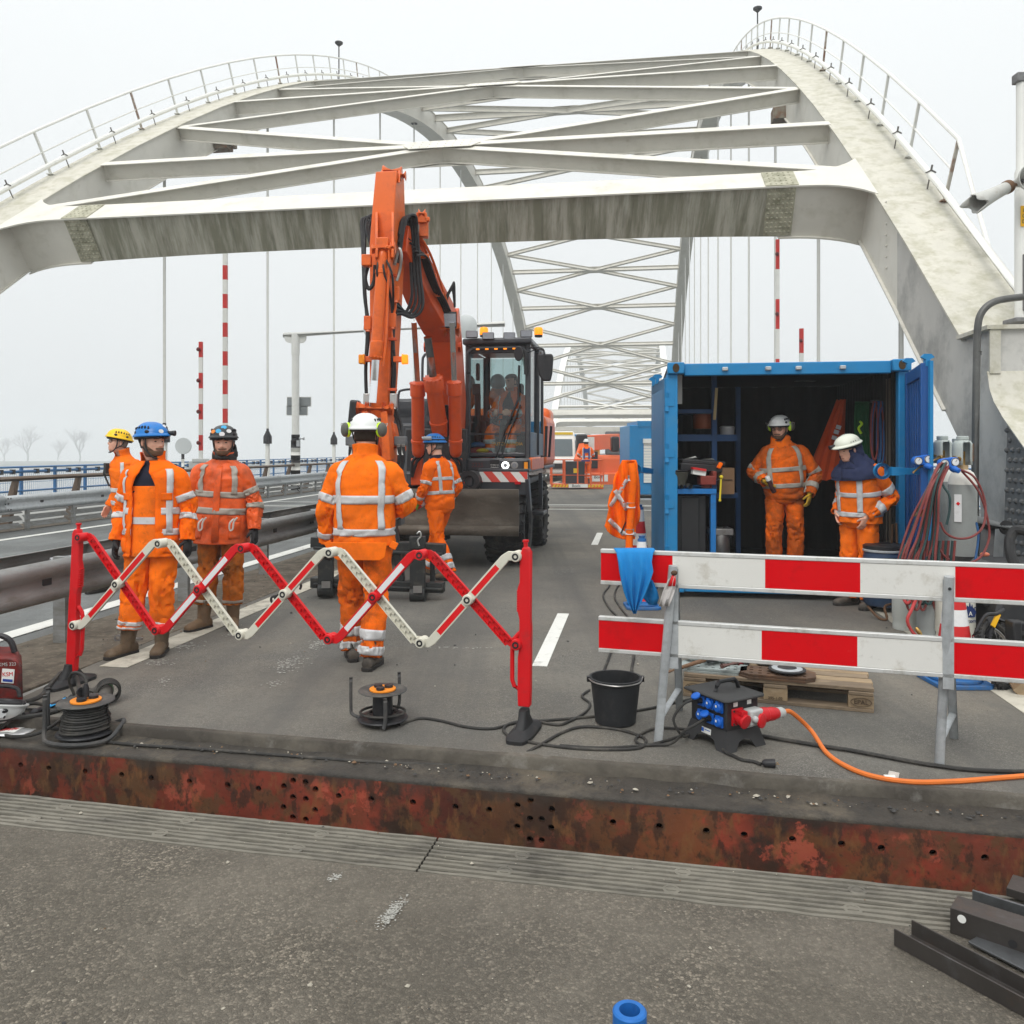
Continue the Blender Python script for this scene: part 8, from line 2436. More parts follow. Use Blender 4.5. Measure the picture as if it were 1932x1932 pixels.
# ---- power distribution box
pbx = thing('power_box', 'black power distribution box with blue and red sockets', 'power box', G(1375, 1415))
pc = G(1374, 1424); pc = V((1.075, 4.52, 0))
pang = radians(47)
er = V((cos(radians(24)), sin(radians(24)), 0))      # along the face with the red sockets
el_ = V((-cos(radians(52)), sin(radians(52)), 0))    # along the face with the blue sockets
er = (G(1452, 1408) - G(1373, 1428)); er.z = 0; er.normalize(); el_ = V((-er.y, er.x, 0))
c0 = G(1374, 1424) + V((0, .04, 0))
WX, WY = .235, .27
pq = lambda x, y, z: c0 + er * x + el_ * y + V((0, 0, z))
PBR = M((er, el_, V((0, 0, 1)))).transposed()
m = MB(); m.box(pq(WX / 2, WY / 2, .175), (WX, WY, .17), PBR); m.build('housing', BLK_PLA, pbx, bev=.008)
m = MB(); m.prism([pq(x, y, .262) for x, y in ((-.03, -.012), (-.012, -.03), (WX + .012, -.03), (WX + .03, -.012), (WX + .03, WY + .03), (-.03, WY + .03))], V((0, 0, .014))); lid = m.build('lid', mat('grey black rubber lid', (.045, .045, .045), .75, 0, .15, 20), pbx, bev=.006)
m = MB(); h0_, h1_ = pq(WX * .22, WY * .5, .276), pq(WX * .95, WY * .5, .276)
m.tube([h0_, h0_ + V((0, 0, .03)) + er * .012, h0_ + V((0, 0, .05)) + er * .03, h1_ + V((0, 0, .05)) - er * .03, h1_ + V((0, 0, .03)) - er * .012, h1_], .012, 8); m.build('handle', BLK_PLA, lid)
m = MB()
for (o_, d_, L, n_) in ((pq(0, 0, 0), er, WX, -el_), (pq(0, 0, 0), el_, WY, -er), (pq(WX, 0, 0), el_, WY, er), (pq(0, WY, 0), er, WX, el_)):
 ps = []
 for x, z, k in ((-.0, .105, 0), (L, .105, 0), (L + .028, 0, 1), (L - .045, 0, 1), (L - .075, .045, .6), (L * .5, .055, .5), (.075, .045, .6), (.045, 0, 1), (-.028, 0, 1)):
  ps.append(o_ + d_ * x + V((0, 0, z)) + n_ * (.028 * k + .001))
 m.prism(ps, -n_ * .006)
m.build('skirt_legs', mat('grey black base', (.035, .035, .036), .6, 0, .15, 12), pbx)
SBL = mat('socket blue', (.006, .10, .46), .35, 0, .06, 10)
SRD = mat('socket red', (.52, .008, .014), .35, 0, .06, 10)
SGR = mat('plug grey', (.42, .43, .42), .45, 0, .06, 10)
for r_ in range(2):
 for k in range(3):
  y = .045 + k * .068; z = .225 - r_ * .078 - .0 * k
  c = pq(-.001, y, z)
  m = MB(); m.box(c - er * .005, (.012, .052, .058), PBR); o = m.build('socket', SBL, pbx, bev=.003)
  m = MB()
  if (r_, k) in ((0, 2), (1, 1)):
   m.lathe([(.026, 0), (.026, .008), (.02, .012)], c - er * .045 + V((0, 0, .028)), (-er + V((0, 0, 1.8))).normalized(), 18)
   m.build('socket_flap', SBL, o)
   m = MB(); m.cyl(c - er * .01, c - er * .05, .018, n=12); m.build('plug', BLK_PLA, o)
  else:
   m.lathe([(.026, 0), (.026, .012), (.02, .018)], c - er * .010, -er, 18); m.box(c - er * .016 + V((0, 0, .026)), (.018, .02, .014), PBR)
   m.build('socket_flap', SBL, o)
   m = MB(); m.box(c - er * .030 + V((0, 0, .008)), (.001, .010, .012), PBR); m.build('socket_label', WHITE_CL, o)
c = pq(.075, -.004, .175)
m = MB(); m.box(c, (.078, .012, .088), PBR); o = m.build('socket', SRD, pbx, bev=.003)
m = MB(); ax = (-el_ + V((0, 0, -.25)) + er * .1).normalized(); m.lathe([(.030, 0), (.034, .045), (.038, .05), (.038, .062), (.02, .066)], c, ax, 22); m.box(c + V((0, 0, .03)) - el_ * .03, (.04, .05, .02), PBR); m.build('socket_cover', SRD, o)
m = MB()
for x in (-.03, .03):
 for z in (-.034, .034):
  m.lathe([(.006, 0), (.006, .004)], c + er * x + V((0, 0, z)) - el_ * .006, -el_, 8)
m.build('screws', BLK_PLA, o)['kind'] = 'stuff'
c = pq(.165, -.03, .17)
m = MB(); m.box(c, (.095, .065, .085), PBR); m.lathe([(.018, 0), (.018, .03)], c - er * .03 - el_ * .03, -el_, 14); o = m.build('adapter', SGR, pbx, bev=.012, seg=3)
m = MB(); m.lathe([(.038, 0), (.038, .012), (.03, .016)], c + er * .01 - el_ * .045 + V((0, 0, -.012)), (-el_ + er * .25).normalized(), 22); m.build('socket_cover', SRD, o)
pd = (er * 1.0 - el_ * .1 + V((0, 0, -.03))).normalized()
m = MB(); m.lathe([(.036, .03), (.040, .05), (.040, .085), (.036, .09), (.036, .13), (.028, .165), (.024, .17)], c, pd, 22); m.build('plug', SRD, o)
m = MB(); m.lathe([(.026, .165), (.03, .17), (.03, .195), (.022, .21)], c, pd, 18); m.build('cable_gland', SGR, o)
PLUGEND = c + pd * .205
for x, z, w_, h_ in ((.065, .24, .03, .022), (.165, .24, .03, .022), (.16, .125, .07, .045)):
 m = MB(); m.box(pq(x, -.0015, z), (w_, .002, h_), PBR); lb = m.build('label_sticker', WHITE_CL, pbx)
m = MB()
for k in range(4):
 m.box(pq(.16, -.0034, .139 - k * .010), (.055 - .012 * (k % 2), .001, .003), PBR)
m.build('print_lines', BLK_PLA, pbx)['kind'] = 'stuff'
m = MB(); m.box(pq(-.014, .135, .075), (.002, .07, .03), PBR @ M.Rotation(.1, 3, 'Y')); m.build('label_sticker', WHITE_CL, pbx)
m = MB(); m.box(pq(-.0165, .16, .077), (.001, .016, .02), PBR @ M.Rotation(.1, 3, 'Y')); m.box(pq(-.0165, .125, .08), (.001, .04, .004), PBR); m.build('print_lines', SBL, pbx)['kind'] = 'stuff'
# ---- cables on the ground
CBLK = mat('dusty black cable', (.028, .027, .025), .6, 0, .2, 10, dirt=((.10, .09, .075), .54, 6, .7))
OCAB = mat('orange cable', (.68, .17, .03), .5, 0, .1, 8, dirt=((.40, .13, .05), .60, 7, .6))
def cable(label, pts, r, mt, z=0.0, cat='cable', name='cable'):
 q = []
 for p in pts:
  g = G(p[0], p[1], (p[2] if len(p) > 2 else z)) if not isinstance(p, V) else p
  g = g.copy(); g.z += r * .9 if not isinstance(p, V) else 0
  q.append(g)
 m = MB(); m.tube(spline(q, 8), r, 8)
 return m.build(name, mt, label=label, cat=cat)
L7 = -.072
cable('long black cable running along the ledge from the full reel to the barrier foot', [(190, 1401, L7), (260, 1408, L7), (380, 1416, L7), (560, 1430, L7), (700, 1440, L7), (830, 1446, L7), (910, 1447, L7), (960, 1440, L7 + .02), (1010, 1413, .0), (1060, 1385), (1100, 1374), (1160, 1378), (1205, 1390), (1219, 1402), (1205, 1414), (1150, 1417), (1080, 1414), (1010, 1405), (965, 1393), (950, 1380), (962, 1368), (1000, 1362), (1050, 1370), (1075, 1363), (1103, 1347), (1113, 1330), (1098, 1316), (1112, 1304)], .0085, CBLK)
cable('black cable running from the empty reel to the right barrier foot', [(750, 1371), (790, 1358), (830, 1362), (880, 1374), (930, 1377), (975, 1366), (1040, 1361), (1130, 1353), (1220, 1340), (1300, 1322), (1330, 1318), (1335, 1345), (1308, 1352)], .0085, CBLK)
cable('black cable passing behind the bucket along the road to the container', [(1150, 1284), (1140, 1270), (1148, 1245), (1157, 1215), (1152, 1190), (1165, 1168), (1150, 1150), (1138, 1125), (1150, 1105), (1145, 1090)], .010, CBLK)
cable('second black cable lying beside it between bucket and container', [(1198, 1284), (1192, 1265), (1196, 1240), (1192, 1210), (1200, 1188), (1185, 1166), (1172, 1150), (1160, 1130), (1163, 1112), (1175, 1098)], .010, CBLK)
cable('black cable looping out of the upper blue socket to the ground', [pq(-.06, .19, .232), pq(-.12, .20, .215), pq(-.17, .22, .14), pq(-.14, .2, .06), pq(-.06, .24, .02), pq(.05, .33, .01), pq(-.1, .45, .01), pq(-.3, .38, .01), pq(-.32, .27, .01), pq(-.1, .28, .01), pq(.0, .3, .01)], .0075, CBLK)
cable('black cable from the lower blue socket trailing past the trestle', [pq(-.05, .112, .150), pq(-.11, .12, .125), pq(-.16, .14, .10), pq(-.2, .2, .02), pq(-.3, .26, .009), pq(-.55, .36, .009), pq(-.72, .5, .009)], .0075, CBLK)
cable('thin black lead with a plug on its end lying in front of the power box', [pq(.02, .06, .02), pq(-.03, -.02, .015), G(1385, 1430) + V((0, 0, .01)), G(1400, 1437) + V((0, 0, .01)), G(1420, 1440) + V((0, 0, .01)), G(1436, 1446) + V((0, 0, .012))], .0085, CBLK)
p = G(1438, 1447); m = MB(); d = V((1, -.12, 0)).normalized(); m.lathe([(.010, 0), (.018, .012), (.020, .04), (.022, .045), (.022, .062)], p + V((0, 0, .02)), d, 16); t = thing('mains_plug', 'black mains plug lying on the asphalt before the power box', 'plug', p); m.build('plug_body', BLK_PLA, t)
m = MB()
for s_ in (-.009, .009):
 m.cyl(p + V((0, s_, .02)) + d * .06, p + V((0, s_, .02)) + d * .08, .003, n=6)
m.build('plug_pin', BRASS, t)['kind'] = 'stuff'
cable('orange power cable running from the red plug along the step edge', [PLUGEND, PLUGEND + pd * .06 + V((0, 0, -.006)), G(1530, 1395) + V((0, 0, .05)), G(1560, 1425) + V((0, 0, .012)), G(1600, 1452) + V((0, 0, .012)), G(1650, 1470) + V((0, 0, .012)), G(1720, 1480) + V((0, 0, .012)), G(1800, 1479) + V((0, 0, .012)), G(1880, 1473) + V((0, 0, .012)), G(1990, 1464) + V((0, 0, .012))], .0125, OCAB)
p = G(1678, 1473); m = MB(); m.lathe([(.015, -.025), (.015, .025)], p + V((0, 0, .013)), V((1, -.1, 0)), 10); m.box(p + V((.02, .0, .028)), (.05, .004, .03), M.Rotation(.2, 3, 'Y')); m.build('cable_tag', WHITE_CL, label='white paper tag wrapped round the orange cable', cat='tag')
cable('grey black cable crossing from the power box to the right edge', [pq(.24, .2, .0) + V((0, 0, .012)), G(1540, 1410) + V((0, 0, .012)), G(1600, 1419) + V((0, 0, .012)), G(1680, 1434) + V((0, 0, .012)), G(1760, 1448) + V((0, 0, .012)), G(1850, 1458) + V((0, 0, .012)), G(1990, 1461) + V((0, 0, .012))], .011, CBLK)
# ---- bucket
bk = G(1161, 1362)
t = thing('bucket', 'black builder bucket with steel handle standing beside the barrier', 'bucket', bk)
m = MB(); h_, r0, r1 = .265, .118, .147
m.lathe([(r0 - .01, 0), (r0, .008), (r1 - .004, h_ - .03), (r1 + .006, h_ - .025), (r1 + .008, h_), (r1 - .006, h_), (r0 - .008, .015), (.01, .012)], bk, n=36); m.build('bucket_body', mat('matt black bucket', (.018, .019, .021), .6, 0, .2, 10, dirt=((.07, .065, .06), .6, 5, .5)), t)
m = MB(); m.tube(spline([bk + V((-r1 - .012, -.01, h_ - .006)), bk + V((-r1 * .8, -r1 * .72, h_ - .010)), bk + V((0, -r1 - .014, h_ - .012)), bk + V((r1 * .8, -r1 * .72, h_ - .010)), bk + V((r1 + .012, -.01, h_ + .0))], 6), .0045, 6); m.build('handle', STEEL, t)
m = MB()
for s_ in (1, -1):
 m.box(bk + V((s_ * (r1 + .01), 0, h_ - .012)), (.02, .03, .03))
m.build('handle_lug', BLK_PLA, t)['kind'] = 'stuff'
# ---- cable reels
def reel(c, label, full, s=1.0, rot=0.0, group=None):
 t = thing('cable_reel', label, 'cable reel', c)
 R = M.Rotation(rot, 3, 'Z')
 q = lambda x, y, z: c + R @ V((x * s, y * s, z * s))
 m = MB(); m.lathe([(.155 * s, .0), (.16 * s, .004 * s), (.155 * s, .012 * s), (.05 * s, .03 * s)], q(0, 0, .03), n=32); o = m.build('lower_flange', BLK_PLA, t)
 m = MB(); m.lathe([(.045 * s, -.012 * s), (.15 * s, 0), (.155 * s, .004 * s), (.15 * s, .008 * s), (.08 * s, .004 * s)], q(0, 0, .205), n=32); f = m.build('upper_flange', mat('dusty reel flange', (.05, .05, .048), .6, 0, .25, 12, dirt=((.16, .15, .13), .55, 8, .6)), t)
 m = MB(); m.lathe([(.065 * s, .04 * s), (.062 * s, .2 * s)], q(0, 0, 0), n=24); m.build('drum', BLK_PLA, t)
 if full:
  rd = random.Random(2)
  for k in range(11):
   zz = .058 + k * .0132; rr_ = .128 - .02 * (k / 10) + rd.uniform(-.006, .006)
   tilt = rd.uniform(-.05, .05); ph = rd.uniform(0, 6)
   m = MB(); m.tube([q(cos(a) * rr_, sin(a) * rr_, zz + tilt * rr_ * cos(a + ph)) for a in [2 * pi * j / 36 for j in range(36)]], .0085 * s, 6, closed=True); m.build('cable_turn', CBLK, t)
  m = MB(); m.lathe([(.115 * s, .05 * s), (.105 * s, .195 * s)], q(0, 0, 0), n=24); m.build('cable_core', CBLK, t)
 else:
  for k in range(2):
   m = MB(); m.tube([q(cos(a) * (.09 + .05 * k), sin(a) * (.10 + .02 * k), .062 + .01 * k) for a in [2 * pi * j / 30 for j in range(30)]], .0085 * s, 6, closed=True); m.build('cable_turn', CBLK, t)
 m = MB(); m.lathe([(.083 * s, .0), (.083 * s, .008 * s), (.06 * s, .010 * s)], q(0, -.0, .212), n=26); m.build('socket_ring', mat('reel orange', (.75, .24, .02), .45, 0, .06, 10), f)
 for k in range(3):
  a = 2.0 * k + .5
  m = MB(); m.lathe([(.027 * s, 0), (.027 * s, .018 * s), (.02 * s, .02 * s)], q(cos(a) * .04, sin(a) * .04, .220), n=14); m.build('socket_lid', BLK_PLA, f)
 m = MB(); zt_ = .265
 if full:
  m.tube(spline([q(-.20, -.06, zt_), q(-.20, -.06, .10), q(-.195, -.08, .04), q(-.16, -.12, .018), q(-.05, -.17, .016), q(.08, -.17, .016), q(.17, -.12, .025), q(.205, -.04, .07), q(.20, .03, .085), q(.14, .06, .06)], 5), .0125 * s, 8)
  m.tube(spline([q(-.235, .06, zt_ + .01), q(-.235, .06, .09), q(-.22, .08, .035), q(-.1, .13, .016), q(.1, .15, .016)], 5), .0125 * s, 8)
 else:
  m.tube(spline([q(-.205, .02, .285), q(-.205, .02, .10), q(-.195, .01, .055), q(-.14, -.02, .04)], 5), .0105 * s, 8)
  m.tube(spline([q(.085, .14, .285), q(.085, .14, .08), q(.05, .1, .04)], 5), .0105 * s, 8)
  m.tube(spline([q(.04, -.155, .20), q(.04, -.155, .06), q(.03, -.16, .015)], 5), .0125 * s, 8)
 m.build('reel_frame', mat('reel frame rubber', (.05, .05, .05), .65, 0, .2, 12, dirt=((.11, .10, .09), .55, 8, .6)), t)
 return t
c1 = G(162, 1391, L7)
reel(c1, 'full black cable reel with orange socket ring at the gap edge', True, 1.0, .1)
c2 = G(722, 1364)
reel(c2, 'nearly empty black cable reel standing in the middle of the lane', False, .92, 0)
m = MB(); m.tube(spline([c1 + V((0, 0, .24)), c1 + V((0, .01, .30)), c1 + V((-.03, .03, .35)), c1 + V((-.10, .05, .36)), c1 + V((-.14, .08, .30)), c1 + V((-.13, .12, .2)), c1 + V((-.2, .2, .1)), c1 + V((-.5, .25, .085))], 6), .0085, 8)
t = thing('reel_lead', 'black lead plugged into the top of the full cable reel', 'cable', c1 + V((0, 0, .24))); m.build('lead_cable', CBLK, t)
m = MB(); m.lathe([(.018, 0), (.018, .05), (.010, .075)], c1 + V((0, 0, .235)), n=14); m.build('plug', BLK_PLA, t)
m = MB(); m.lathe([(.026, 0), (.026, .008)], c1 + V((-.03, -.01, .265)), (.9, -.3, .1), 16); m.build('socket_lid', BLK_PLA, t)
cable('thick black welding cable arching beside the left barrier foot', [(40, 1330), (75, 1318), G(100, 1300) + V((0, 0, .05)), G(118, 1290) + V((0, 0, .08)), G(140, 1285) + V((0, 0, .06)), (150, 1322), (120, 1340), (80, 1352), (30, 1358), (-30, 1366)], .014, CBLK)
cable('black cable bending in a wide loop over the left step edge', [(-40, 1330), (30, 1333), (70, 1330), (110, 1340), (160, 1345), (128, 1352), (95, 1375, -.02), (60, 1390, -.05), (15, 1392, L7), (2, 1380, L7), (20, 1362, -.01), (60, 1348), (120, 1326), G(170, 1312) + V((0, 0, .02))], .0105, CBLK)
m = MB(); a, b = G(45, 1356) + V((0, 0, .02)), G(118, 1332) + V((0, 0, .03)); m.tube([a, lerp(a, b, .3), lerp(a, b, .32), b], [.018, .018, .015, .015], 12); t = thing('electrode_holder', 'black electrode holder with light blue sleeve lying on the cables', 'electrode holder', a); m.build('grip', BLK_PLA, t)
m = MB(); m.cyl(lerp(a, b, .62), lerp(a, b, 1.08), .017, n=12); m.build('blue_sleeve', mat('light blue sleeve', (.03, .30, .62), .45), t)
m = MB(); m.cyl(lerp(a, b, 1.08), lerp(a, b, 1.25), .022, n=12); m.build('holder_head', BLK_PLA, t)
# ---- welder, helmet, packet, grinder
WR = mat('scorched red welder', (.16, .015, .012), .5, .1, .3, 9, dirt=((.02, .018, .017), .48, 5, .9))
wp = G(2, 1338)
t = thing('welding_machine', 'scorched red portable welding machine at the left edge', 'welder', wp)
m = MB(); m.prism([wp + V((x, -.0, z)) for x, z in ((-.22, .02), (.12, .02), (.135, .06), (.13, .26), (.10, .305), (.05, .32), (-.22, .32))], V((-.17, .28, 0))); wb = m.build('welder_case', WR, t, bev=.015, seg=3)
m = MB(); m.tube(spline([wp + V((-.2, .14, .31)), wp + V((-.19, .14, .385)), wp + V((-.12, .14, .42)), wp + V((-.06, .14, .41)), wp + V((-.02, .14, .375)), wp + V((.0, .14, .315))], 5), .018, 10); m.build('handle', BLK_PLA, t)
m = MB(); m.box(wp + V((.045, -.004, .205)), (.075, .004, .085), M.Rotation(.08, 3, 'Y')); pl = m.build('maker_plate', WHITE_CL, wb)
text('lettering', 'KSM', mat('print red', (.55, .02, .02), .5), pl, wp + V((.045, -.0075, .215)), .036, (1, 0, .06), (0, 0, 1))
m = MB(); m.box(wp + V((.045, -.0075, .178)), (.06, .002, .016), M.Rotation(.08, 3, 'Y')); m.build('wave_print', mat('print blue', (.02, .05, .25), .5), pl)
text('lettering', 'KMS 323', mat('paint marker', (.4, .4, .38), .6), wb, wp + V((.04, -.003, .275)), .03, (1, 0, .05), (0, 0, 1))
hp_ = G(8, 1352); hc_ = hp_ + V((0, 0, .10))
t = thing('white_helmet', 'scuffed white helmet lying upside down against the welding machine', 'helmet', hp_)
HMX = M.Translation(hp_ + V((0, -.02, .125))) @ M.Rotation(radians(180 - 14), 4, 'X') @ M.Rotation(radians(80), 4, 'Z')
def PBX(mb, name, m_, parent=None, HM=None, **kw):
 mb.v = [HMX @ p for p in mb.v]
 return mb.build(name, m_, t if parent is None else parent, **kw)
helmet(PBX, None, M.Identity(4), H_WHITE, stickers=((1.2, .45, .026, 'w'),), strap=False)
text('lettering', 'KAVV', BLACK, t, hp_ + V((.0, -.168, .078)), .034, (-1, 0, 0), (0, 0, -1))
m = MB(); m.tube(spline([hp_ + V((-.1, -.06, .13)), hp_ + V((-.02, -.04, .19)), hp_ + V((.07, .0, .17)), hp_ + V((.10, -.01, .12))], 5), .012, 6); m.build('chin_strap', BLACK, t)
kp = G(25, 1384, L7)
t = thing('foil_packet', 'torn silver foil packet with printed label lying on the ledge', 'packet', kp)
m = MB(); rows = []
for i in range(7):
 rows.append([kp + V((-.11 + .20 * i / 6 + .03 * j / 5, -.075 + .13 * j / 5 + .01 * i / 6, .012 + .012 * sin(i / 6 * pi) * sin(j / 5 * pi) + .006 * noise.noise(V((i * .8, j * .9, 2))))) for j in range(6)])
m.grid(rows); o = m.build('foil_skin', mat('silver foil', (.6, .6, .6), .3, .6, .1, 30), t, solid=.006)
m = MB(); rows = [[p + V((0, 0, .0035)) for p in r[1:5]] for r in rows[1:5]]; m.grid(rows); m.build('paper_label', WHITE_CL, o)
m = MB()
for k in range(6):
 q_ = lerp(rows[0][1], rows[3][1], .1 + k * .15)
 m.box(q_ + V((0, .02, .004)), (.008, .05 - .01 * (k % 3), .0008), M.Rotation(-.25, 3, 'Z'))
m.build('print_lines', mat('print red', (.55, .02, .02), .5), o)['kind'] = 'stuff'
gp_ = G(190, 1328)
t = thing('angle_grinder', 'dusty angle grinder with its cord wound round the body', 'angle grinder', gp_)
GG = mat('dusty grinder body', (.075, .068, .06), .65, 0, .2, 12)
m = MB(); a, b = gp_ + V((-.16, .08, .07)), gp_ + V((-.02, .06, .065)); m.tube([a, lerp(a, b, .75), lerp(a, b, .76), lerp(a, b, .85), b], [.028, .030, .04, .042, .04], 14); m.build('grinder_neck', GG, t)
m = MB(); m.lathe([(.04, 0), (.047, .01), (.047, .07), (.040, .10), (.038, .16), (.034, .17)], gp_ + V((-.01, .08, .075)), (.42, -.9, -.12), 18); m.build('grinder_motor', GG, t)
m = MB(); m.lathe([(.049, .02), (.049, .055)], gp_ + V((-.01, .08, .075)), (.42, -.9, -.12), 18); m.build('green_band', mat('grinder green', (.015, .16, .06), .5), t)
for k in range(4):
 m = MB(); d = V((.42, -.9, -.12)).normalized(); c = gp_ + V((-.01, .08, .075)) + d * (.015 + k * .022); x, y = frame_of(d + V((.12 * (k - 1.5), 0, 0)))
 m.tube([c + x * cos(2 * pi * j / 24) * .066 + y * sin(2 * pi * j / 24) * .066 + V((.02, 0, .0)) for j in range(24)], .0085, 6, closed=True); m.build('cord_turn', CBLK, t)
m = MB(); m.lathe([(.02, -.012), (.024, 0), (.02, .012)], gp_ + V((-.06, -.02, .03)), (1, .2, 0), 14); m.build('side_knob', mat('rusty knob', (.12, .05, .03), .6), t)
for (u, v_, lb) in ((222, 1206, 'grey steel nut'), ):
 p = G(222, 1210); m = MB(); m.lathe([(.016, -.014), (.028, -.014), (.028, .014), (.016, .014)], p + V((0, 0, .028)), (.3, -1, .1), 18, caps=False); m.cyl(p + V((.02, 0, .016)), p + V((.12, .03, .016)), .014, n=8); m.lathe([(.016, -.01), (.03, -.01), (.03, .01), (.016, .01)], p + V((.16, .04, .010)), (0, 0, 1), 18, caps=False)
 m.build('loose_bolt', STEEL, label='loose steel bolt and rings on the gravel by the rail post', cat='bolt')
# ---- gas cylinders, regulators, hoses
CGR = mat('cylinder grey paint', (.27, .285, .275), .5, .1, .08, 4, dirt=((.30, .17, .09), .66, 9, .6), dirt2=((.20, .20, .19), .58, 3, .5))
CWT = mat('cylinder white shoulder', (.62, .61, .56), .5, 0, .06, 6, dirt=((.45, .32, .18), .66, 12, .6))
CGD = mat('cylinder guard paint', (.40, .44, .42), .5, .1, .06, 6, dirt=((.35, .22, .13), .66, 8, .6))
def gas_cyl(u, d, ztop_v, r, label, lean=0.0):
 b = V((P(u, 0, d).x, d, 0)); zs_ = P(u, ztop_v, d).z
 t = thing('gas_cylinder', label, 'gas cylinder', b, 0, 'gas cylinders chained by the arch foot')
 m = MB(); m.lathe([(r - .02, 0), (r, .02), (r, zs_ - .13)], b, n=32); m.build('cylinder_body', CGR, t)
 m = MB(); m.lathe([(r + .001, zs_ - .13), (r * .93, zs_ - .07), (r * .75, zs_ - .025), (r * .45, zs_)], b, n=32); m.build('cylinder_shoulder', CWT, t)
 m = MB(); m.lathe([(r * .40, zs_ - .01), (r * .40, zs_ + .04)], b, n=20); m.build('neck_ring', mat('rusty neck ring', (.42, .30, .17), .6, .1, .15, 12), t)
 m = MB()
 gz = zs_ + .04
 for s_ in (1, -1):                          # two cheeks of the guard and the cap ring
  rows = []
  for z, w_ in ((0, .045), (.06, .055), (.14, .062), (.19, .055), (.215, .03)):
   rows.append([b + V((s_ * (.075 if z < .2 else .05) * cos(a), .085 * sin(a), gz + z)) for a in [-1.05 + 2.1 * j / 8 for j in range(9)]])
  m.grid(rows)
 m.lathe([(.060, .20), (.045, .222), (.05, .225), (.05, .25), (.043, .255)], b + V((0, 0, gz)), n=18)
 m.build('valve_guard', CGD, t, solid=.012, sharp=50)
 m = MB(); m.cyl(b + V((0, 0, gz)), b + V((0, 0, gz + .12)), .022, n=10); m.cyl(b + V((-.09, -.02, gz + .07)), b + V((0, 0, gz + .07)), .014, n=8); m.build('valve', BRASS, t)
 return t, b, gz
g1, b1, z1_ = gas_cyl(1816, 7.3, 886, .115, 'grey gas cylinder with white shoulder, nearest and fully seen of the three')
g2, b2_, z2_ = gas_cyl(1778, 7.75, 882, .11, 'gas cylinder with pale guard standing behind the hose bundle at left')
g3, b3_, z3_ = gas_cyl(1807, 8.0, 885, .11, 'gas cylinder hidden behind the other two with only its guard showing')
m = MB(); m.box(b1 + V((-.086, -.086, 1.08)), (.06, .004, .24), M.Rotation(-.85, 3, 'Z')); lb = m.build('hazard_label', WHT_F, g1)
m = MB(); c = b1 + V((-.087, -.090, 1.12)); m.box(c, (.024, .004, .024), M.Rotation(-.85, 3, 'Z') @ M.Rotation(pi / 4, 3, 'Y')); m.build('diamond_mark', RED_F, lb)
m = MB(); m.lathe([(.121, .60), (.121, .66)], b1, n=30); m.build('strap_band', BLACK, g1)
text('lettering', 'WESTFALEN', mat('rusty raised letters', (.22, .10, .04), .7), g1, b1 + V((.045, -.088, z1_ + .11)), .028, (0, 0, 1), (-1, 0, 0))
def regulator(c, ang, label, tail):
 t = thing('regulator', label, 'regulator', c, 0, 'blue gas regulators with twin gauges')
 R = M.Rotation(ang, 3, 'Y')
 q = lambda x, y, z: c + R @ V((x, y, z))
 BLU = mat('regulator blue', (.012, .12, .48), .38, 0, .06, 10)
 m = MB(); pts = []
 for j in range(24):
  a = 2 * pi * j / 24
  pts.append(q((.046 if cos(a) > 0 else -.046) + cos(a) * .042, -.02, sin(a) * .042))
 m.prism(pts, V((0, .055, 0))); m.build('gauge_housing', BLU, t, bev=.006)
 for s_ in (1, -1):
  m = MB(); m.lathe([(.036, 0), (.036, .004), (.032, .005)], q(s_ * .046, -.02, 0), (0, -1, 0), 20); o = m.build('gauge', WHT_F, t)
  m = MB(); m.bar(q(s_ * .046, -.027, 0), q(s_ * .046 + .014, -.027, .018), .003, .002, V((0, 1, 0))); m.build('needle', BLACK, o)
  m = MB(); m.lathe([(.036, .004), (.036, .008), (.031, .008)], q(s_ * .046, -.02, 0), (0, -1, 0), 20, caps=False); m.build('gauge_rim', BLACK, o)
 m = MB(); m.lathe([(.028, -.01), (.030, .02), (.024, .03), (.022, .06), (.016, .065)], q(.025, -.01, -.055), (.35, -1, -.35), 16); m.build('control_knob', BLU, t)
 m = MB(); m.cyl(q(0, .0, -.05), tail, .013, n=10); m.cyl(q(-.02, 0, -.05), q(-.10, 0, -.10), .011, n=8); m.lathe([(.02, 0), (.02, .03)], lerp(q(0, 0, -.05), tail, .8), (tail - q(0, 0, -.05)), 8); m.build('brass_fitting', BRASS, t)
 return t
regulator(P(1740, 868, 7.45), -.16, 'left blue regulator with two gauges in front of the container door', b2_ + V((-.02, -.05, z2_ + .07)))
regulator(P(1790, 873, 7.12), -.14, 'right blue regulator with two gauges above the hose bundle', b1 + V((-.03, -.03, z1_ + .07)))
t = thing('hose_bundle', 'hanging bundle of red and green gas hoses draped from the cylinders', 'hoses', G(1735, 1190))
rnd = random.Random(8)
for k in range(15):
 top = P(1772 + (k * 7 % 18), 876 + (k % 4) * 4, 7.1 - .012 * (k % 5))
 uo = 1698 + (k * 29 % 75); dd = 6.95 - .02 * (k % 6)
 vm = 985 + (k * 17 % 40)
 pts = [P(1786, 882, 7.15), top, P(lerp(1775, uo, .35), 925, dd), P(lerp(1775, uo, .75), vm, dd), P(uo - 4, 1062, dd - .03), P(uo - 2 + (k % 3) * 3, 1105 + (k % 3) * 14, dd), P(uo + 14, 1130 + (k % 3) * 10, dd), P(uo + 26, 1105, dd + .05), P(uo + 34, 1020, dd + .06)]
 m = MB(); m.tube(spline(pts, 6), .0098, 7); m.build('hose_run', (RHOSE, GHOSE, RHOSE)[k % 3], t)
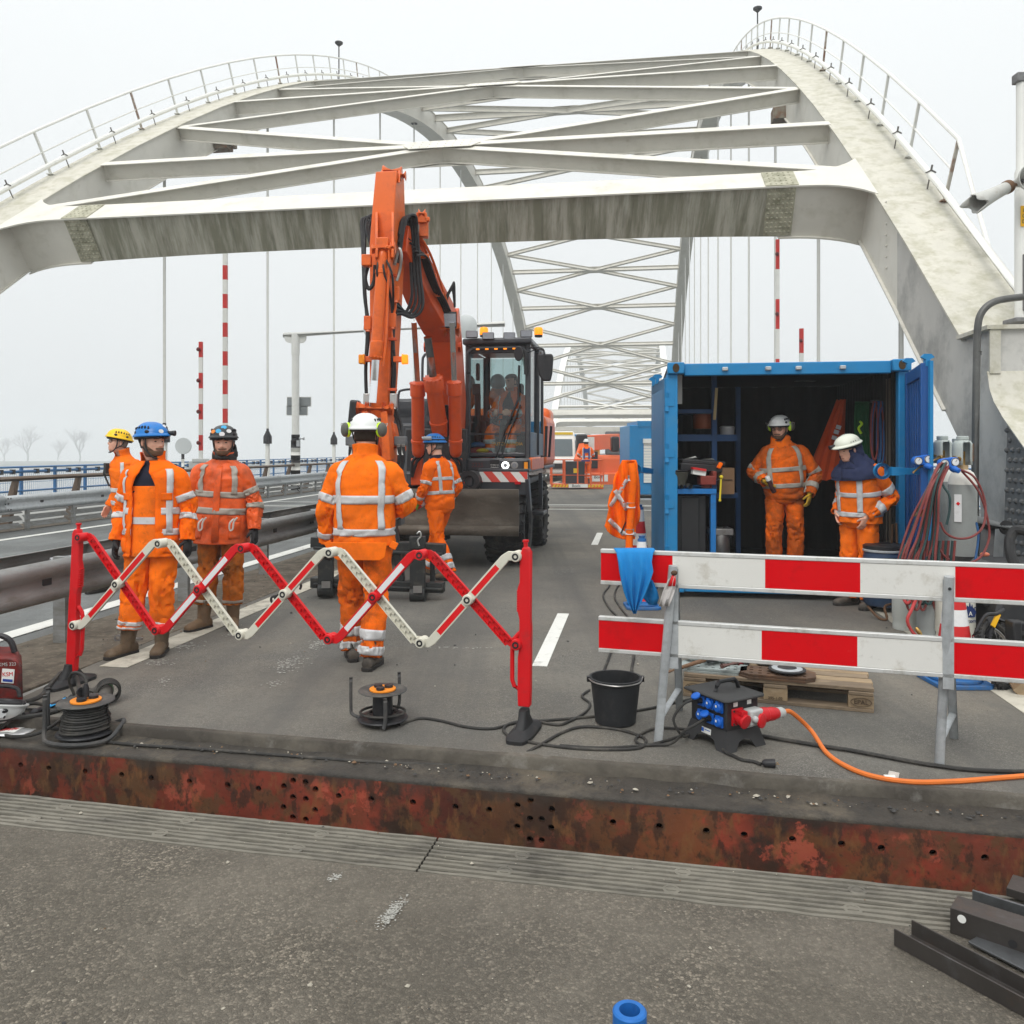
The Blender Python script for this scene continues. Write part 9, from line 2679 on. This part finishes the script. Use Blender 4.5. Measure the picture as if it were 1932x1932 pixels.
for k, (mt, pts) in enumerate(((RHOSE, [P(1805, 884, 7.15), P(1838, 900, 7.1), P(1858, 945, 7.1), P(1856, 990, 7.05), P(1835, 1012, 7.0), P(1806, 1016, 6.98), P(1784, 1005, 6.98), P(1774, 985, 7.0)]), (RHOSE, [P(1812, 886, 7.15), P(1848, 930, 7.1), P(1866, 995, 7.1), P(1862, 1030, 7.08), P(1845, 1055, 7.0), P(1815, 1064, 6.97), P(1785, 1052, 6.97), P(1770, 1030, 7.0)]),
        (BHOSE, [P(1842, 985, 7.1), P(1846, 1010, 7.08), P(1842, 1045, 7.05), P(1834, 1090, 7.0)]), (GHOSE, [P(1776, 890, 7.1), P(1779, 915, 7.05), P(1791, 935, 7.0), P(1792, 960, 7.0), P(1786, 990, 7.0)]), (BHOSE, [P(1745, 985, 7.0), P(1738, 1010, 7.0), P(1733, 1050, 6.98), P(1737, 1100, 6.95)]))):
 m = MB(); m.tube(spline(pts, 8), .0098, 7); m.build('hose_run', mt, t)
m = MB(); m.cyl(P(1729, 975, 6.95), P(1734, 958, 6.95), .018, n=10); m.cyl(P(1737, 975, 6.95), P(1740, 960, 6.95), .015, n=10); m.build('hose_coupling', BRASS, t)
cable('red hose loop with brass joint hanging in front of the grey gas bottle', [P(1705, 1130, 6.9), P(1712, 1138, 6.88), P(1728, 1128, 6.88), P(1720, 1150, 6.8), P(1712, 1170, 6.78), P(1720, 1190, 6.78), P(1735, 1205, 6.75)], .013, mat('bright red hose', (.45, .05, .05), .5), cat='hose', name='gas_hose')
m = MB(); m.lathe([(.012, 0), (.018, .02), (.018, .05), (.012, .07)], P(1728, 1184, 6.76), P(1737, 1197, 6.74) - P(1728, 1184, 6.76), 12); m.build('hose_joint', BRASS, label='brass hose joint on the red loop before the gas bottle', cat='fitting')
def propane(u, v, r, h, mt, label, logo=False):
 b = G(u, v)
 t = thing('propane_bottle', label, 'gas bottle', b, 0, 'propane bottles below the gas cylinders')
 m = MB(); m.lathe([(r * .95, 0), (r * .97, .04), (r * .93, .07), (r, .10), (r, h - .12), (r * .92, h - .06), (r * .6, h - .01), (r * .2, h)], b, n=32); m.build('bottle_body', mt, t)
 m = MB()
 m.lathe([(r * .7, h - .03), (r * .72, h + .11), (r * .68, h + .12)], b, n=24, caps=False); m.build('bottle_collar', mt, t, solid=.006)
 m = MB(); m.cyl(b + V((0, 0, h)), b + V((0, 0, h + .07)), .02); m.build('valve', BRASS, t)
 if logo:
  NB = mat('logo navy', (.012, .03, .12), .5)
  y = -r - .002
  text('lettering', 'J', NB, t, b + V((-.105, y + .048, h - .20)), .085, (1, -.55, 0), (0, 0, 1), .001)
  text('lettering', 'S', NB, t, b + V((.10, y + .040, h - .20)), .085, (1, .5, 0), (0, 0, 1), .001)
  text('lettering', '.com', NB, t, b + V((.055, y + .008, h - .275)), .045, (1, .28, 0), (0, 0, 1), .001)
  m = MB(); c = b + V((.045, y + .010, h - .20))
  fl = [(-.042, -.045), (.042, -.045), (.05, -.01), (.038, .03), (.03, .012), (.018, .06), (.008, .035), (-.004, .085), (-.014, .04), (-.03, .055), (-.034, .02), (-.046, .03), (-.05, -.01)]
  m.prism([c + V((x, x * .2 - .004 + .0, z)) for x, z in fl], V((0, .012, 0))); lg_ = m.build('flame_logo', NB, t)
  text('lettering', 'A', WHITE_CL, lg_, c + V((0, -.008, -.015)), .05, (1, .2, 0), (0, 0, 1), .001)
 return t
PGY = mat('pale grey bottle paint', (.45, .47, .44), .45, 0, .06, 5, dirt=((.28, .26, .22), .62, 7, .6))
PGD = mat('mid grey bottle paint', (.27, .29, .29), .45, 0, .06, 5, dirt=((.2, .19, .17), .6, 6, .5))
PCR = mat('cream bottle paint', (.58, .57, .50), .45, 0, .05, 5, dirt=((.36, .30, .22), .62, 7, .6))
propane(1714, 1186, .135, .46, PGY, 'pale grey gas bottle under the hanging hoses, leftmost of three')
propane(1760, 1202, .125, .46, PGD, 'darker grey gas bottle just left of the right trestle')
propane(1802, 1212, .15, .48, PCR, 'cream gas bottle with navy flame lettering behind the right trestle', True)
# ---- cones
def cone(b, label, h=.75, r=.13, base='b', lean=0, blue_top=True):
 t = thing('traffic_cone', label, 'cone', b, 0, 'striped traffic cones')
 CB_ = mat('cone base blue', (.02, .12, .33), .6, 0, .12, 8, dirt=((.12, .13, .14), .56, 7, .6))
 CR = mat('cone red', (.55, .02, .022), .5, 0, .08, 8, dirt=((.35, .05, .05), .6, 8, .5))
 m = MB(); bw = r * 1.42
 m.prism([b + V((x * bw, y * bw, 0)) for x, y in ((-1, -.8), (-.8, -1), (.8, -1), (1, -.8), (1, .8), (.8, 1), (-.8, 1), (-1, .8))], V((0, 0, .03))); m.lathe([(r * 1.3, .03), (r * 1.3, .055), (r * 1.08, .06), (r * 1.08, .08)], b, n=28); m.build('cone_base', CB_, t, bev=.006)
 n = 6
 for k in range(n):
  z0, z1 = .075 + (h - .13) * k / n, .075 + (h - .13) * (k + 1) / n - .0005
  f = lambda z: lerp(r, .036, (z - .075) / (h - .075))
  m = MB(); m.lathe([(f(z0), z0), (f(z1), z1)], b, n=26); m.build('cone_stripe', (CR if k % 2 == 0 else WHT_F), t)
 m = MB(); m.lathe([(.044, h - .056), (.042, h - .03), (.03, h - .025), (.03, h - .01), (.036, h)], b, n=18); m.build('cone_tip', CB_ if blue_top else CR, t)
cone(G(1801, 1288), 'large striped cone on a blue base behind the right trestle', .78, .132)
cone(P(1208, 0, 9.5).xy.to_3d().to_4d().to_3d() if False else V((P(1207, 0, 9.6).x, 9.6, 0)), 'striped cone with blue tip beside the container left door, upper one', .95, .13)
cone(V((P(1211, 0, 8.35).x, 8.35, 0)), 'lower striped cone with blue tip in front of the container left door', .72, .12)
# ---- drum on a trolley in front of the container
b = G(1668, 1152); t = thing('plastic_drum', 'dark blue plastic drum with black lid beside the hooded worker', 'drum', b)
DBL = mat('dull blue drum', (.028, .055, .11), .5, 0, .12, 6, dirt=((.08, .09, .11), .58, 5, .5))
m = MB(); m.lathe([(.175, .06), (.19, .08), (.205, .25), (.205, .45), (.185, .58), (.175, .62)], b, n=34); m.build('drum_body', DBL, t)
m = MB(); m.lathe([(.19, .60), (.196, .625), (.196, .645), (.17, .66), (.05, .665)], b, n=34); m.build('drum_lid', BLK_PLA, t)
m = MB(); m.lathe([(.193, .585), (.199, .59), (.199, .605), (.193, .61)], b, n=34, caps=False); m.build('clamp_ring', GALV, t)
m = MB(); m.tube(spline([b + V((-.05, -.20, .50)), b + V((-.07, -.235, .46)), b + V((0, -.24, .44)), b + V((.07, -.235, .46)), b + V((.05, -.20, .50))], 5), .012, 6); m.tube(spline([b + V((-.2, -.03, .47)), b + V((-.12, -.17, .53)), b + V((0, -.21, .54)), b + V((.12, -.17, .52)), b + V((.2, -.03, .47))], 5), .004, 5); m.build('drum_handle', BLK_PLA, t)
b = G(1672, 1160); t = thing('hand_trolley', 'rusty tube hand trolley under the blue drum', 'trolley', b)
RT = mat('rusty tube', (.12, .065, .035), .6, .3, .2, 10)
m = MB(); m.tube(spline([b + V((-.22, -.1, .10)), b + V((-.18, -.25, .02)), b + V((-.12, -.28, .02)), b + V((-.1, -.2, .12)), b + V((.1, -.05, .12))], 5), .012, 8); m.tube([b + V((.14, .25, .1)), b + V((.16, .22, .85)), b + V((.20, .22, .86)), b + V((.21, .22, .5))], .011, 8); m.build('trolley_tube', RT, t)
m = MB(); c = b + V((.23, -.05, .11)); m.lathe([(.05, -.02), (.1, -.025), (.11, 0), (.1, .025), (.05, .02)], c, (.9, -.4, 0), 22); m.build('wheel', TYRE, t)
# ---- heap at the right: grey ducts, black gear
t = thing('grey_duct', 'thick grey pipe rail running to the right edge behind the cylinders', 'pipe', P(1846, 1000, 7.9))
m = MB(); m.cyl(P(1840, 984, 8.0), P(2010, 1014, 7.2), .062, n=18); m.build('duct_pipe', mat('matt grey duct', (.10, .105, .105), .6, 0, .1, 6), t)
m = MB(); m.cyl(P(1897, 995, 7.72), P(1900, 995.6, 7.7), .067, n=18); m.build('duct_joint', BLACK, t)
m = MB(); m.prism([P(1845, 1080, 7.75), P(1852, 985, 7.9), P(1878, 990, 7.85), P(1872, 1080, 7.7)], V((0, .05, 0))); m.build('duct_bracket', DARK_ST, t)
t = thing('grey_tube', 'grey tube with orange end caps lying behind the barricade at right', 'pipe', P(1840, 1060, 7.4))
a, b_ = P(1842, 1066, 7.2), P(1925, 1085, 6.6)
m = MB(); m.cyl(a, b_, .075, n=18); m.build('tube_body', mat('matt grey duct', (.1, .105, .105), .6), t)
m = MB(); m.ball(P(1858, 1046, 7.15), (.04, .03, .02)); m.ball(P(1915, 1072, 6.62), (.04, .03, .02)); m.build('orange_cap', mat('orange cap', (.6, .16, .08), .5), t)['kind'] = 'stuff'
t = thing('equipment_case', 'black equipment frame and cases in the shade of the arch foot', 'equipment', G(1890, 1215))
m = MB()
m.box(P(1900, 1062, 7.3), (.65, .5, .05)); m.box(P(1905, 1100, 7.0), (.7, .5, .32)); m.box(P(1915, 1150, 6.9), (.6, .5, .35)); m.build('case_body', DARK_ST, t, bev=.02)
m = MB(); m.tube(spline([P(1922, 1085, 6.5), P(1908, 1050, 6.55), P(1905, 1020, 6.6), P(1918, 1000, 6.6), P(1950, 1005, 6.5)], 6), .04, 10); m.build('case_hose', BLACK, t)
m = MB(); m.bar(P(1880, 1066, 7.05), P(1960, 1072, 6.8), .05, .03); m.build('case_rim', STEEL, t)
# ---- bicycle lying against the gear
bw = G(1893, 1300)
t = thing('bicycle', 'black bicycle with knobbly tyre half hidden behind the barricade at right', 'bicycle', bw)
wc = bw + V((.03, .10, .20)); ax = V((.55, -.75, .36)).normalized(); x_, y_ = frame_of(ax)
def bike_wheel(c, nm='wheel'):
 m = MB(); m.tube([c + x_ * cos(2 * pi * j / 40) * .215 + y_ * sin(2 * pi * j / 40) * .215 for j in range(40)], .026, 10, closed=True); o = m.build(nm, TYRE, t)
 m = MB()
 for j in range(46):
  a = 2 * pi * j / 46
  for s_ in (-.012, .012):
   m.box(c + (x_ * cos(a) + y_ * sin(a)) * .241 + ax * s_, (.016, .016, .016))
 m.build('tyre_knobs', TYRE, o)['kind'] = 'stuff'
 m = MB(); m.tube([c + x_ * cos(2 * pi * j / 40) * .182 + y_ * sin(2 * pi * j / 40) * .182 for j in range(40)], .010, 6, closed=True)
 for j in range(16):
  a = 2 * pi * j / 16; m.cyl(c + ax * (.02 if j % 2 else -.02), c + (x_ * cos(a) + y_ * sin(a)) * .18, .0015, n=4)
 m.cyl(c - ax * .04, c + ax * .04, .02, n=10); m.build('rim', STEEL, o)
bike_wheel(wc); bike_wheel(wc + V((.62, .35, .02)))
m = MB(); FRB = mat('black frame paint', (.016, .016, .018), .3, 0, .1, 10)
m.tube([P(1862, 1205, 5.6), P(1893, 1130, 5.75)], .022, 10); m.tube([P(1843, 1204, 5.6), P(1872, 1165, 5.7)], .034, 12); m.tube(spline([P(1840, 1196, 5.58), P(1850, 1175, 5.6), P(1862, 1160, 5.62), P(1880, 1158, 5.65), P(1893, 1150, 5.7)], 5), .013, 8); m.tube([wc, P(1862, 1205, 5.6)], .018, 8); m.tube([P(1872, 1165, 5.7), wc + V((.62, .35, .02))], .018, 8); m.tube([P(1893, 1130, 5.75), wc + V((.45, .3, .5))], .018, 8)
m.build('frame_tube', FRB, t)
m = MB(); m.bar(P(1873, 1182, 5.62), P(1884, 1158, 5.66), .03, .012, V((0, -1, 0))); m.build('frame_sticker', mat('yellow plate', (.75, .40, .01), .5), t)
m = MB(); m.tube([P(1836, 1200, 5.55), P(1843, 1212, 5.55), P(1840, 1218, 5.56)], .007, 6); m.build('brake_lever', CHROME, t)
m = MB(); m.box(P(1918, 1180, 5.6), (.10, .12, .06)); m.box(P(1912, 1190, 5.55), (.06, .1, .14)); m.build('pedal', BLK_PLA, t, bev=.01)
m = MB(); a = G(1932, 1312); m.tube([a + V((-.02, .0, .05)), a + V((.06, .28, .10)), a + V((.12, .5, .12))], [.05, .05, .045], 12); t = thing('wood_billet', 'rough wooden billet at the right edge beside the bicycle wheel', 'timber', a); m.build('billet', mat('rough split wood', (.25, .165, .1), .85, 0, .25, 6, bump=.5, bs=40), t)
m = MB(); m.cyl(a + V((-.022, -.004, .05)), a + V((-.02, 0, .05)), .047, n=14); m.build('billet_end', WOOD, t)
# ---- steel sections in the lower right corner
SEC = mat('mill scale steel', (.065, .058, .053), .45, .5, .25, 6, dirt=((.13, .075, .045), .60, 4, .6), dirt2=((.12, .12, .12), .6, 9, .6), bump=.15, bs=50)
SEC2 = mat('greyer section steel', (.12, .125, .13), .4, .6, .2, 8, dirt=((.05, .045, .04), .55, 6, .6))
def section(a, b, prof, mt, label, holes_=()):
 """a rolled section from a to b; prof = list of (across, up)"""
 a, b = V(a), V(b)
 d = (b - a).normalized(); x = d.cross(V((0, 0, 1))).normalized()
 t = thing('steel_section', label, 'steel section', a, 0, 'steel sections stacked in the corner')
 m = MB(); m.prism([a + x * p_ + V((0, 0, z)) for p_, z in prof], b - a); o = m.build('section_web', mt, t, bev=.002)
 for (k, z, side) in holes_:
  m = MB(); c = a + d * k + V((0, 0, z)) + x * side
  m.lathe([(.013, 0), (.013, .002)], c, x * (1 if side > 0 else -1), 14); m.build('hole_disc', BLACK if k > .05 else WHITE_CL, o)  # discs for holes: white paints sky light showing through, black the dark inside
 return t
s_a, s_b = G(1679, 1796), V((2.6, 1.45, 0)); s_b = s_a + (G(1931, 1938) - s_a).normalized() * 1.5
LP_ = [(.0, .0), (.05, .0), (.05, .055), (.044, .055), (.044, .007), (-.044, .007), (-.044, .055), (-.05, .055), (-.05, 0)]
section(s_a + V((.07, .06, 0)), s_b + V((.07, .06, 0)), LP_, SEC, 'long dark steel channel nearest the lower right corner')
dd_ = (s_b - s_a).normalized();
section(G(1790, 1770) + V((0.08, -.02, .01)), G(1790, 1770) + V((.08, -.02, .01)) + dd_ * 1.4, [(-.05, 0), (.05, 0), (.05, .008), (-.042, .008), (-.042, .05), (-.05, .05)], SEC2, 'grey steel angle lying inside the stack of sections')
e2 = (G(1932, 1802) - G(1786, 1752)).normalized()
section(G(1786, 1775) + V((.04, .05, .0)), G(1786, 1775) + V((.04, .05, .0)) + e2 * 1.4, [(0, 0), (.010, 0), (.010, .085), (-.09, .085), (-.09, .077), (0, .077)], SEC, 'tall dark steel angle with bolt holes on the stack', ((.035, .06, .0105), (.18, .035, .0105)))
section(G(1850, 1752) + V((.05, .12, .035)), G(1850, 1752) + V((.05, .12, .035)) + e2 * 1.3, [(-.05, 0), (.05, 0), (.05, .05), (.042, .05), (.042, .008), (-.05, .008)], SEC2, 'flat grey steel section behind the tall angle')
section(G(1905, 1755) + V((.12, .2, .03)), G(1905, 1755) + V((.12, .2, .03)) + e2 * 1.2, [(-.06, 0), (.06, 0), (.06, .03), (-.06, .03)], SEC, 'thick dark flat bar at the far side of the stack')
# ---- blue pipe end near us
bp_ = P(1188, 1905, 2.05)
t = thing('blue_standpipe', 'open blue steel pipe end standing close to us at the lower edge', 'pipe', V((bp_.x, bp_.y, 0)))
BPM = mat('scuffed blue pipe', (.015, .13, .42), .5, .1, .12, 14, dirt=((.02, .06, .16), .56, 9, .6))
b = V((bp_.x, bp_.y, 0)); zt_ = bp_.z
m = MB(); m.lathe([(.036, 0), (.036, zt_ - .05), (.042, zt_ - .045), (.042, zt_ - .004), (.038, zt_), (.026, zt_), (.025, zt_ - .10)], b, n=32, caps=False); m.build('pipe_wall', BPM, t)
m = MB(); m.lathe([(.025, zt_ - .1), (.001, zt_ - .1)], b, n=20, caps=False); m.build('pipe_bottom', BLACK, t)
m = MB(); m.box(b + V((0, 0, .01)), (.22, .22, .02)); m.build('foot_plate', BPM, t)
